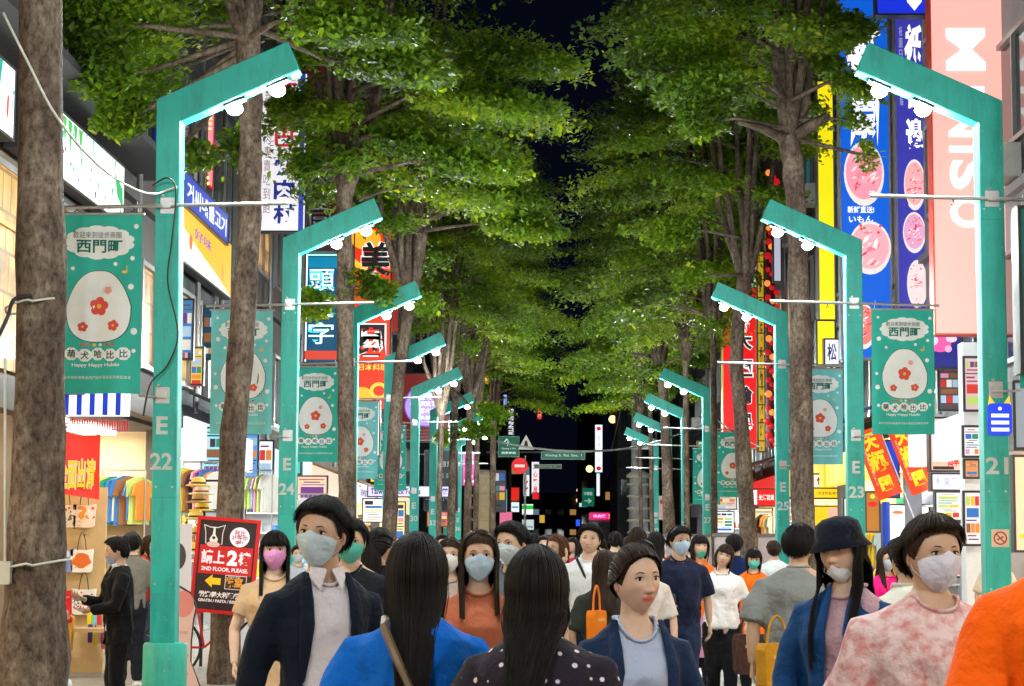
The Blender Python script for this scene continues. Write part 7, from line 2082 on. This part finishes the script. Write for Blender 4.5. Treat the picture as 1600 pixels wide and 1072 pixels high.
def hairdo(add, tohead, hq, hc, K, fem, style, hm, rng, near, tiny, T, wavy, bangs, hlen, ex, cap, gather=0, gx=0):
    # scalp shell
    nu, nv = (56, 36) if near else ((32, 22) if not tiny else (18, 12))
    A0 = np.linspace(-PI, PI, nu, endpoint=False)
    az = np.abs(A0)
    h0 = .084 if style in ('up', 'pony') else (.074 if style == 'short' else .068)
    hl = np.where(az < .95, h0 - (h0 - .054) * (az / .95) ** 2, np.where(az < 1.35, .054 - (az - .95) * .17, -.04))
    if bangs: hl = np.where(az < .85, .036, hl)
    if style in ('short', 'up', 'pony'):
        hl = np.where(az > 1.35, np.interp(az, [1.35, 1.6, 1.85, 2.1, 3.2], [-.014, .002, -.03, -.06, -.084]), hl)
    else:
        hl = np.where(az > 1.2, np.interp(az, [1.2, 1.5, 3.2], [.01, -.085, -.10]), hl)
    the = np.arccos(np.clip(hl / .120, -.95, .95))
    FF, AA = np.meshgrid(np.linspace(.01, 1, nv), A0, indexing='ij')
    A = AA.ravel(); Th = (FF * the[None, :]).ravel()
    d = np.stack([np.sin(Th) * np.sin(A), -np.sin(Th) * np.cos(A), np.cos(Th)], 1)
    F = [(j * nu + i, (j + 1) * nu + i, (j + 1) * nu + (i + 1) % nu, j * nu + (i + 1) % nu) for j in range(nv - 1) for i in range(nu)]
    F.append(tuple(range(nu)))
    thick = {'short': .014, 'long': .013, 'bob': .016, 'up': .008, 'pony': .009}[style]
    ps = head_surface(d, fem, thick, plain=True)
    ps[:, 2] += .006 * (d[:, 2] > 0) * d[:, 2]
    ps += d * (.0035 * np.sin(A * 23 + d[:, 2] * 9) + .002 * np.sin(A * 51))[:, None] * (1 if style in ('short', 'bob', 'long') else .5)
    ps -= d * (thick * .75 * smooth01((FF.ravel() - .75) / .25))[:, None]
    F2 = F
    V = tohead(ps)
    # strands
    n = {True: 1500, False: 260}[near] if not tiny else 46
    if style == 'short': n = int(n * 1.0)
    m1, m2 = (10, 14) if near else ((7, 9) if not tiny else (5, 5))
    phi = rng.uniform(-PI, PI, n)
    wfr = np.abs(phi) < 1.0
    lens = rng.uniform(.85, 1.08, n)
    S = []
    offs = thick + rng.uniform(0, .010, n)
    tend = np.full(n, 1.75)
    if style in ('short',):
        tend = np.interp(np.abs(phi), [0, .9, 1.3, 1.8, 2.3, 3.14], [.85, .9, 1.25, 1.4, 2.0, 2.15]) * rng.uniform(.9, 1.05, n)
    if style in ('up', 'pony'):
        tend = np.full(n, 1.5)
    bn = wfr & bangs
    tend = np.where(bn, rng.uniform(1.12, 1.28, n), tend)
    t0 = rng.uniform(.02, .35, n)
    if style == 'short': t0 = rng.uniform(.0, .8, n) * tend
    pts = []
    for j in range(m1):
        f = j / (m1 - 1)
        th = t0 + (tend - t0) * f
        ph_ = phi.copy()
        if not bangs or True:
            push = smooth01((th - .35) / .6)
            lim = 1.25
            tgt = np.sign(phi + .25) * np.maximum(np.abs(phi), lim + rng.uniform(-.12, .25, n) * 1)
            if style != 'short':
                ph_ = np.where(wfr & ~bn | ((np.abs(phi) < lim) & ~bn), phi * (1 - push) + tgt * push, phi)
        if style in ('up', 'pony'):   # combed back
            ph_ = phi; th2 = th
            dd = np.stack([np.sin(th) * np.sin(ph_), -np.sin(th) * np.cos(ph_), np.cos(th)], 1)
        dd = np.stack([np.sin(th) * np.sin(ph_), -np.sin(th) * np.cos(ph_), np.cos(th)], 1)
        if style in ('up', 'pony'):
            # each strand runs from the hairline to the knot at the back
            aa = np.interp(np.abs(phi), [0, .5, .95, 1.35, 3.14], [.76, .82, 1.0, 1.45, 2.25])
            st = np.stack([np.sin(aa) * np.sin(phi), -np.sin(aa) * np.cos(phi), np.cos(aa)], 1)
            kn = np.array([0, .97, .1 if style == 'up' else .25]); kn /= np.linalg.norm(kn)
            dd = st * (1 - f) + kn * f + np.array([0, 0, 1]) * (np.sin(PI * f) * .45 * (np.cos(phi) > 0) * np.cos(phi))[:, None]
            dd /= np.linalg.norm(dd, axis=1)[:, None]
        p = head_surface(dd, fem, 0, plain=True) + dd * (offs * (1 if style != 'short' else (.9 + .5 * f)))[:, None]
        pts.append(p)
    S = np.stack(pts, 1)                       # n x m1 x 3, head frame
    hM = np.array(hq)
    S = S @ hM.T + np.array(hc)
    if style in ('long', 'bob', 'pony'):
        L = {'long': hlen, 'bob': .13, 'pony': .30}[style] * lens
        H = []
        p = S[:, -1].copy(); v = S[:, -1] - S[:, -2]; v /= np.linalg.norm(v, axis=1)[:, None] + 1e-9
        zs = np.array([t[0] for t in T]); aw = np.array([t[1] for t in T]); bw = np.array([t[2] for t in T])
        hang = ~bn
        if style == 'pony': p = p * 0.2 + (np.array(hc) + hM @ np.array([0, .125, .02])) * .8
        wp = rng.random(n) * 6
        for j in range(m2):
            f = (j + 1) / m2
            v = v * .5 + np.array([0, .0, -1]) * .5; v /= np.linalg.norm(v, axis=1)[:, None]
            if style == 'bob': v[:, :2] -= (p[:, :2] - np.array([0, 0])) * 1.2
            p = p + v * (L / m2)[:, None]
            if gather: p[:, 0] += (gx - p[:, 0]) * gather * (p[:, 2] < 1.5)
            if wavy: p[:, 0] += wavy * np.sin(f * 13 + wp) * .3; p[:, 1] += wavy * np.cos(f * 11 + wp) * .25
            # keep outside the neck and shoulders
            a = np.interp(p[:, 2], zs, aw, right=.055) + ex + .006; b_ = np.interp(p[:, 2], zs, bw, right=.055) + ex + .006
            ins = (np.abs(p[:, 0]) < a) & (np.abs(p[:, 1] - .005) < b_ * np.sqrt(np.clip(1 - (p[:, 0] / a) ** 2, 0.02, 1)))
            sg = np.where(np.abs(phi) > 1.45, 1.0, -1.0)
            tgt_ = .005 + sg * b_ * np.sqrt(np.clip(1 - (p[:, 0] / a) ** 2, .02, 1))
            p[:, 1] = np.where(ins, p[:, 1] * .35 + tgt_ * .65 + sg * .004, p[:, 1])
            H.append(p.copy())
        Hs = np.stack(H, 1)
        for j in range(m2): Hs[bn, j] = S[bn, -1] + np.array([0, 0, -.0004 * j])
        S = np.concatenate([S, Hs], 1)
    if style == 'up':
        pass
    # ribbons with four sides
    N, M_ = S.shape[:2]
    t = np.gradient(S, axis=1); t /= np.linalg.norm(t, axis=2)[:, :, None] + 1e-9
    ctr = np.array(hc) * np.array([1, 1, 0]) + np.array([0, 0, 0])
    outw = S - np.array(hc); outw[:, :, 2] *= .2; outw /= np.linalg.norm(outw, axis=2)[:, :, None] + 1e-9
    sd = np.cross(t, outw); sd /= np.linalg.norm(sd, axis=2)[:, :, None] + 1e-9
    fly = rng.random(N) < (.10 if near else .05)
    S[fly] += (outw[fly] * rng.uniform(.004, .014, (fly.sum(), 1, 1)) + rng.normal(0, .002, (fly.sum(), 1, 3))) * np.linspace(.2, 1, M_)[None, :, None]
    w = ({True: .0030, False: .008}[near] if not tiny else .02) * np.where(fly, .3, 1)[:, None] * rng.uniform(.6, 1.4, N)[:, None] * (np.interp(np.linspace(0, 1, M_), [0, .1, .7, 1], [.5, 1, .9, .15])[None, :])
    w = w[:, :, None]
    ring = np.stack([S + sd * w, S + outw * w * .45, S - sd * w, S - outw * w * .45], 2)     # N,M,4,3
    n0 = len(V)
    Vr = ring.reshape(-1, 3) * K
    idx = (np.arange(N)[:, None, None] * M_ + np.arange(M_ - 1)[None, :, None]) * 4 + n0
    kk = np.arange(4)[None, None, :]
    a = idx + kk; b_ = idx + (kk + 1) % 4
    Q = np.stack([a, b_, b_ + 4, a + 4], -1).reshape(-1, 4)
    Vall = np.concatenate([V, Vr])
    Fall = F2 + [tuple(q) for q in Q.tolist()]
    if style in ('up', 'pony'):
        bb = MB(); bb.ball((0, .108, .012 if style == 'up' else .03), .034 if style == 'up' else .018, hm, 12, 8)
        bv = tohead(bb.v); n0 = len(Vall); Vall = np.concatenate([Vall, bv]); Fall += [tuple(q + n0 for q in f) for f in bb.f]
    if cap:   # flatten hair under headwear
        pass
    add('hair', mesh_np('hair', Vall, Fall, [hm]))

def headwear(add, tohead, fem, cap):
    kind, col = cap
    m = cloth('%d_%d_%d' % col, col)
    b = MB()
    n = 32
    if kind == 'bucket':
        rings = [(.002, .135), (.045, .130), (.078, .118), (.089, .098), (.092, .07), (.096, .052), (.118, .030)]
        vs = []; 
        prof = [(.0, .142), (.055, .133), (.087, .112), (.094, .082), (.0965, .052), (.127, .012), (.123, .010), (.094, .05)]
        for r, z in prof:
            for i in range(n):
                t = 2 * PI * i / n; vs.append((r * math.cos(t) * .95, r * math.sin(t) * 1.12 + .006, z))
    else:
        prof = [(.0, .138), (.05, .130), (.08, .108), (.09, .078), (.092, .048), (.090, .046)]
        vs = []
        for r, z in prof:
            for i in range(n):
                t = 2 * PI * i / n; vs.append((r * math.cos(t) * .94, r * math.sin(t) * 1.1 + .006, z))
    fs = []
    for j in range(len(prof) - 1):
        for i in range(n):
            i2 = (i + 1) % n; fs.append((j * n + i, (j + 1) * n + i, (j + 1) * n + i2, j * n + i2))
    b.add(vs, fs, m, True)
    if kind == 'cap':
        b.prism([(-.07, -.06), (.07, -.06), (.06, -.14), (.03, -.165), (-.03, -.165), (-.06, -.14)], (0, 0, .05), X_, Y_, Z_, .006, m)
    me = bpy.data.meshes.new('hat'); me.from_pydata([tuple(q) for q in tohead(b.v)], [], b.f); me.materials.append(m); me.polygons.foreach_set('use_smooth', b.smooth)
    add('hat', me)
# ------------------------------------------------------------------ the crowd, nearest first
NAVY = (22, 28, 48); BLACK = (20, 20, 22); WHITE = (225, 222, 225); ORANGE = (235, 110, 20)
# near figures
blue_w, Wb, Jb = person(652, 838, 5.9, 180, 'woman seen from behind in a bright blue top with long straight black hair', fem=True, hair='long', top=('shirt', (10, 95, 190)), sleeve=.35, loose=.030, hlen=.66, near=True, gather=.10, bottom=('trousers', (30, 30, 40)), strap=((110, 85, 60), 1, .014), wide=1.22)
person(838, 858, 5.5, 176, 'woman seen from behind with wavy black hair and a dark polka dot blouse', fem=True, hair='long', hcol=HAIR_B, top=('shirt', cloth('polka', (38, 32, 42), 'dots', (215, 205, 215))), sleeve=.45, loose=.03, hlen=.50, near=True, wavy=.018, gather=.09, gx=.05, bottom=('skirt', (40, 36, 44)), wide=1.16)
person(992, 853, 6.45, 16, 'woman with red lips and hair tied back, pale grey top under a navy cardigan', fem=True, hair='up', hcol=HAIR_N, top=('shirt', (172, 182, 208)), sleeve=.5, loose=.012, jacket=((28, 44, 74), .80, .115), near=True, head=(12, 2, -3), lips=(1.0, .20, .22), bottom=('trousers', (40, 50, 75)), wide=.95, deep=.08)
person(508, 780, 7.1, 24, 'man in a dark open suit jacket and white shirt wearing a pale mask', fem=False, skin=1, hair='short', top=('shirt', (205, 195, 200)), sleeve=.9, loose=.014, jacket=((18, 24, 38), .78, .10), near=True, mask=((190, 205, 215),), head=(-42, 4, 4), collar=True, bottom=('trousers', (18, 18, 26)), wide=.82)
person(1322, 812, 7.6, -28, 'woman in black bucket hat and blue denim jacket, mask at her chin', fem=True, skin=0, hair='long', hcol=HAIR_B, top=('shirt', (175, 140, 150)), sleeve=.5, loose=.014, jacket=((22, 62, 110), .80, .06), near=True, head=(-6, 4, -8), mask=((225, 222, 228), .062), cap=('bucket', (24, 28, 42)), hlen=.40, lips=(1, .4, .42), bottom=('trousers', (40, 50, 75)), wide=1.05)
person(1452, 808, 6.2, 10, 'man with a white mask and receding hair in a pale pink mottled shirt', fem=False, skin=1, hair='short', hcol=HAIR_N, top=('shirt', cloth('mottled', (222, 196, 196), 'mottle', (196, 120, 116))), sleeve=.45, loose=.03, near=True, mask=((215, 212, 228),), head=(8, 3, 0), bottom=('trousers', (60, 60, 70)), wide=1.14)
person(1722, 690, 4.4, 168, 'large shoulder of a person in a plain bright orange shirt at the right edge', fem=False, skin=1, hair='short', top=('shirt', (245, 95, 5)), sleeve=.5, loose=.034, near=True, bottom=('trousers', BLACK), wide=1.16)
# middle distance
person(748, 832, 9.2, 6, 'woman with blue white mask and brown hair in an orange brown top', fem=True, skin=1, hair='long', hcol=HAIR_N, top=('shirt', (165, 92, 66)), sleeve=.6, loose=.02, near=True, mask=((175, 198, 220),), hlen=.3, bottom=('trousers', (60, 50, 50)))
person(804, 817, 11.4, -14, 'man with pale grey mask just left of the wavy haired woman', fem=False, skin=1, hair='short', top=('shirt', (90, 95, 100)), sleeve=.5, near=True, mask=((195, 205, 212),), head=(-20, 5, 0), bottom=('trousers', BLACK))
person(548, 812, 11.0, -4, 'man with turquoise mask in a black printed shirt behind the suited man', fem=False, skin=1, hair='short', top=('shirt', (20, 21, 26)), sleeve=.5, near=True, mask=((95, 190, 175),), head=(6, 6, 0), bottom=('trousers', BLACK), loose=.025, wide=1.12)
person(592, 826, 13.0, 150, 'person with black hair turned away wearing black with a white strap', fem=True, skin=1, hair='pony', top=('shirt', (26, 24, 28)), sleeve=.4, strap=((225, 220, 215), 1, .012), bottom=('trousers', BLACK), wide=1.1)
person(620, 849, 15.5, 20, 'person in a pink cap and purple top', fem=True, skin=0, hair='bob', top=('shirt', (130, 60, 150)), sleeve=.5, cap=('cap', (240, 140, 175)), bottom=('trousers', (50, 50, 60)))
person(703, 843, 13.5, 0, 'person with a plain white mask between the blue topped woman and the masked woman', fem=True, skin=1, hair='bob', hcol=HAIR_N, top=('shirt', (170, 150, 140)), mask=((225, 222, 218),), bottom=('trousers', (60, 60, 60)))
person(430, 832, 12.2, 8, 'woman with pink mask in a long beige dress beside the red restaurant sign', fem=True, skin=0, hair='long', hcol=HAIR_B, top=('dress', (200, 165, 130)), sleeve=.35, loose=.02, mask=((225, 150, 205),), near=True, bangs=True, hlen=.34, z0=.004, bottom=('none', (200, 165, 130)))
man1, W1, J1 = person(187, 840, 16.3, -68, 'man in a black suit looking at the tote bags beside post E 22', fem=False, skin=1, hair='short', top=('shirt', (225, 225, 230)), sleeve=.9, jacket=((14, 14, 16), .74, .03), near=True, collar=True, mask=((150, 175, 215), .045), head=(-4, 10, 0), z0=.1,
       arms=[((-.24, -.10, 1.12), (-.10, -.30, 1.15)), ((.25, -.06, 1.12), (.12, -.28, 1.05))], bottom=('trousers', (14, 14, 16)), shoes=(20, 18, 18))
person(1247, 820, 12.0, 172, 'man from behind in a loose grey T-shirt with short black hair', fem=False, skin=1, hair='short', top=('shirt', (122, 124, 122)), sleeve=.48, loose=.034, near=True, bottom=('trousers', (50, 50, 52)), wide=1.05, head=(-12, 4, 0))
person(1416, 842, 10.5, 195, 'person in an off white shirt carrying a dark backpack strap beside the blue post', fem=True, skin=1, hair='short', top=('shirt', (205, 200, 190)), sleeve=.5, loose=.03, strap=((50, 48, 50), -1, .018), bottom=('trousers', (60, 60, 70)), wide=1.1)
# the group walking together on the right
person(1093, 838, 21.0, 4, 'woman in a long orange shirt, green mask at her chin, carrying a pink bag', fem=True, skin=0, hair='bob', top=('shirt', (235, 112, 25)), sleeve=.47, hem=.70, loose=.036, mask=((80, 190, 160), .055), lips=(1, .25, .28), collar=True, bottom=('trousers', (24, 26, 40)), shoes=(235, 235, 235), bangs=True, stride=.15, near=False, head=(8, -4, 0))
person(1127, 852, 19.6, -4, 'woman in a white T-shirt and black trousers tilting her head', fem=True, skin=0, hair='bob', hcol=HAIR_N, top=('shirt', (228, 222, 224)), sleeve=.42, hem=.84, loose=.022, lips=(1, .45, .45), bottom=('trousers', (18, 18, 22)), shoes=(40, 40, 45), bangs=True, stride=.3, head=(-4, -6, 16), wide=1.10)
person(1177, 857, 21.8, -6, 'woman with black bob and turquoise mask in an orange shirt', fem=True, skin=0, hair='bob', top=('shirt', (235, 110, 22)), sleeve=.5, hem=.70, loose=.038, mask=((85, 205, 195), .012), bottom=('trousers', (20, 22, 30)), shoes=(240, 240, 240), bangs=True, stride=-.3, head=(4, 12, 0), wide=1.08)
nv_, Wn_, Jn_ = person(1060, 823, 17.5, 8, 'man with pale blue mask and navy T-shirt holding a phone', fem=False, skin=1, hair='short', top=('shirt', (28, 34, 58)), sleeve=.47, loose=.03, mask=((190, 215, 240),), bottom=('trousers', (34, 44, 72)), shoes=(150, 60, 90), stride=.35,
       arms=[((-.30, .03, 1.12), (-.12, -.22, 1.02)), None], head=(14, 6, 0))
person(1147, 836, 24.0, 185, 'man in navy walking away behind the white shirted woman', fem=False, skin=1, hair='short', top=('shirt', (24, 40, 88)), sleeve=.5, loose=.026, bottom=('trousers', (30, 32, 42)))
person(921, 820, 16.5, -2, 'young man in a white T-shirt with a black strap raising a hand to his ear', fem=False, skin=0, hair='short', top=('shirt', (222, 224, 228)), sleeve=.47, loose=.034, strap=((22, 22, 24), -1, .012), bottom=('trousers', (26, 30, 42)), near=True, head=(-6, 0, 4),
       arms=[((-.32, -.10, 1.22), (-.13, -.14, 1.52)), None])
person(872, 836, 17.0, -34, 'woman with long auburn hair and a denim blue sleeve', fem=True, skin=1, hair='long', hcol=HAIR_R, top=('shirt', (86, 128, 160)), sleeve=.95, loose=.02, hlen=.35, bottom=('trousers', (50, 60, 90)), head=(-10, 0, 0))
person(1005, 846, 14.8, 6, 'woman with white mask and long hair just behind the red lipped woman', fem=True, skin=0, hair='long', top=('shirt', (215, 205, 200)), sleeve=.5, mask=((228, 222, 220),), hlen=.3, bottom=('trousers', (170, 160, 150)))
person(945, 862, 13.5, 170, 'woman in dark green walking away with an orange bag', fem=True, skin=1, hair='long', hcol=HAIR_N, top=('shirt', (48, 52, 46)), sleeve=.5, hlen=.32, loose=.024, bottom=('skirt', (60, 56, 50)))
# standing further back
mid = [
    (997, 826, 24, 180, 1, 'bob', BLACK, 'woman with piled black hair seen from behind left of the masked man'),
    (1022, 832, 23, 172, 1, 'long', (226, 222, 215), 'woman from behind in a white blouse with dark hair'),
    (960, 832, 30, 178, 0, 'short', (60, 70, 60), 'man from behind in olive beyond the young man in white'),
    (897, 840, 31, 0, 1, 'long', (205, 50, 90), 'woman facing us in a deep pink top in the far crowd'),
    (852, 838, 27, 10, 0, 'short', (235, 225, 215), 'man in cream facing us beyond the grey masked man'),
    (836, 834, 33, 190, 0, 'short', (50, 60, 110), 'man from behind in indigo in the far crowd'),
    (876, 845, 40, 0, 1, 'long', (240, 200, 60), 'woman in yellow far in the crowd'),
    (772, 842, 22, 160, 0, 'short', (70, 70, 78), 'man turned away in slate between the two masked walkers'),
    (728, 842, 25, 180, 1, 'bob', (200, 190, 180), 'woman from behind in beige near the beige column'),
    (690, 836, 30, 0, 0, 'short', (100, 60, 50), 'man in brown beyond the blue topped woman'),
    (663, 846, 33, 185, 1, 'long', (40, 44, 60), 'woman from behind in dark blue by post E 30'),
    (634, 838, 28, 0, 0, 'short', (60, 110, 150), 'man in steel blue near post E 30'),
    (466, 852, 24, 20, 0, 'short', (180, 190, 200), 'shopper in pale grey behind post E 24'),
    (575, 850, 26, -10, 1, 'bob', (240, 150, 120), 'woman in peach by the pale left shop'),
    (1210, 846, 27, 180, 0, 'short', (200, 205, 210), 'shopper from behind in light grey at post E 25'),
    (1296, 845, 22, -60, 1, 'bob', (230, 160, 60), 'shopper in amber at the yellow shop'),
    (1384, 855, 19, 20, 1, 'long', (230, 30, 120), 'shopper in magenta below the orange flags'),
    (1398, 842, 23, -20, 0, 'short', (225, 205, 60), 'shopper in yellow beside the blue post'),
    (232, 838, 24.5, 60, 1, 'bob', (170, 60, 50), 'shopper in brick red inside the hat shop'),
    (207, 832, 20.5, 200, 0, 'short', (120, 115, 105), 'capped shopper behind the suited man at the bag shop'),
    (1556, 850, 22, 0, 1, 'long', (210, 190, 170), 'shopper in beige beyond post 21'),
    (1034, 842, 34, 0, 0, 'short', (170, 60, 50), 'man in dull red by the orange lit trunk'),
    (982, 838, 38, 186, 1, 'long', (120, 120, 125), 'woman from behind in mid grey before the bus'),
    (942, 843, 44, 180, 0, 'short', (30, 34, 40), 'dark clad man walking away toward the bus'),
    (915, 846, 48, 0, 1, 'bob', (170, 200, 215), 'woman in sky blue far off under the street name signs'),
    (822, 846, 42, 180, 1, 'long', (150, 60, 90), 'woman from behind in plum beneath the cluster of signs'),
    (792, 847, 50, 0, 0, 'short', (215, 215, 215), 'man in white far off near the beige column'),
    (760, 848, 44, 180, 0, 'short', (80, 90, 70), 'man from behind in moss green beyond the magenta sign'),
    (1080, 848, 36, 180, 0, 'short', (90, 80, 100), 'man from behind in mauve near post E 27'),
    (84, 905, 19.5, 30, 1, 'long', (215, 40, 35), 'woman in red leaning at the tote bag display by the thick trunk'),
]
for (px, yt, Y, fc, fem, hs, cl, lab) in mid:
    person(px, yt, Y, fc, lab, fem=bool(fem), skin=(px % 3) // 2, hair=hs, hcol=[HAIR_B, HAIR_N, HAIR_B][px % 3], top=('shirt', cl), sleeve=.4 + (px % 5) * .1, loose=.02 + (px % 3) * .006,
           mask=((200, 215, 225),) if px % 2 == 0 and fc < 100 else None, bottom=('trousers', [(30, 32, 40), (60, 70, 95), (90, 85, 80)][px % 3]), stride=((px % 7) - 3) * .13, tiny=Y > 25, head=(((px * 37) % 70) - 35, ((px * 13) % 16) - 4, ((px * 7) % 12) - 6),
           cap=('cap', (60, 60, 62)) if 'capped' in lab else None)
PHONE_AT = Wn_ @ (Jn_[0][2] + Vector((.06, -.09, .05)))
rn = random.Random(77); k = 0
cols = [('dark', (30, 30, 36)), ('white', (225, 225, 225)), ('grey', (120, 120, 125)), ('red', (170, 50, 50)), ('blue', (50, 80, 140)), ('tan', (180, 150, 120)), ('green', (60, 90, 70)), ('pink', (220, 150, 170))]
for i in range(30):
    Y = 50 + rn.random() * 45; x = rn.uniform(-2.6, 3.2); nm, cl = cols[i % 8]
    px = 860 + 3100 * x / Y
    away = rn.random() < .5; fem = rn.random() < .5
    zt = (1.58 if fem else 1.70) + rn.random() * .1
    person(px, 859 - (zt - CAMZ) * 3100 / Y, Y, 180 if away else 0, '%s person in %s walking %s in the %s crowd, %s' % ('long haired' if fem else 'short haired', nm, 'away' if away else 'toward us', 'nearer' if Y < 66 else ('middle' if Y < 80 else 'farthest'), 'left side' if x < -.8 else ('right side' if x > 1.2 else 'mid street')),
           fem=fem, hair='long' if fem else 'short', top=('shirt', cl), bottom=('trousers', (35, 38, 50)), tiny=True, head=(rn.uniform(-35, 35), rn.uniform(-3, 12), 0), stride=rn.uniform(-.35, .35), group='far crowd of pedestrians', seed=900 + i, z0=.004)

# ------------------------------------------------------------------ things people carry
def carry(px, py, Y, kind, col, label, w=.2, h=.24, rz=0):
    c = P(px, py, Y)
    r = thing(kind, label, 'bag', c - Vector((0, 0, h / 2)), 0, None)
    R = Matrix.Rotation(math.radians(rz), 3, 'Z'); ux = R @ X_; un = R @ -Y_
    m = cloth('%d_%d_%d' % col, col)
    b = MB(); bm = bmesh.new()
    b.prism([(-w * .46, -h / 2 + .02), (-w * .38, -h / 2), (w * .38, -h / 2), (w * .46, -h / 2 + .02), (w / 2, h * .35), (w * .42, h / 2), (-w * .42, h / 2), (-w / 2, h * .35)], c, ux, Z_, un, w * .42, m)
    b.build('bag_body', r)
    b = MB(); b.tube(smooth_path([c - ux * w * .3 + Z_ * h * .45, c - ux * w * .22 + Z_ * (h * .5 + .10), c + Z_ * (h * .5 + .16), c + ux * w * .22 + Z_ * (h * .5 + .10), c + ux * w * .3 + Z_ * h * .45], 12), .008, m, 6); b.build('handle', r)
    b = MB(); b.box(c + un * w * .215 + Z_ * h * .2, (w * .5, .006, .02), C((200, 170, 90), 0), R); b.build('clasp', r)
carry(1094, 995, 20.7, 'shopping_bag', (200, 140, 175), 'pink shopping bag carried by the orange shirted woman', .24, .42)
carry(1214, 1040, 11.8, 'shoulder_bag', (185, 130, 30), 'ochre bag hanging at the hip of the grey shirted man', .24, .26, 30)
carry(1172, 1022, 13.2, 'shoulder_bag', (70, 45, 38), 'dark brown bag between the white and grey shirted walkers', .22, .26, 20)
carry(932, 978, 13.1, 'shoulder_bag', (225, 120, 30), 'orange bag beside the woman in dark green', .16, .2, 60)
for o_ in [o for o in bpy.data.objects if 'holding a phone' in o.get('label', '')]:
    c = Vector(PHONE_AT); b = MB(); b.prism(rrect(.075, .15, .012), c, X_, (Z_ * .7 + Y_ * .7).normalized(), Vector((0, -.7, .7)).normalized(), .009, DARKM); b.build('phone', None, label='phone in the hand of the man in navy', cat='phone')

bpy.data.scenes.remove(TS)
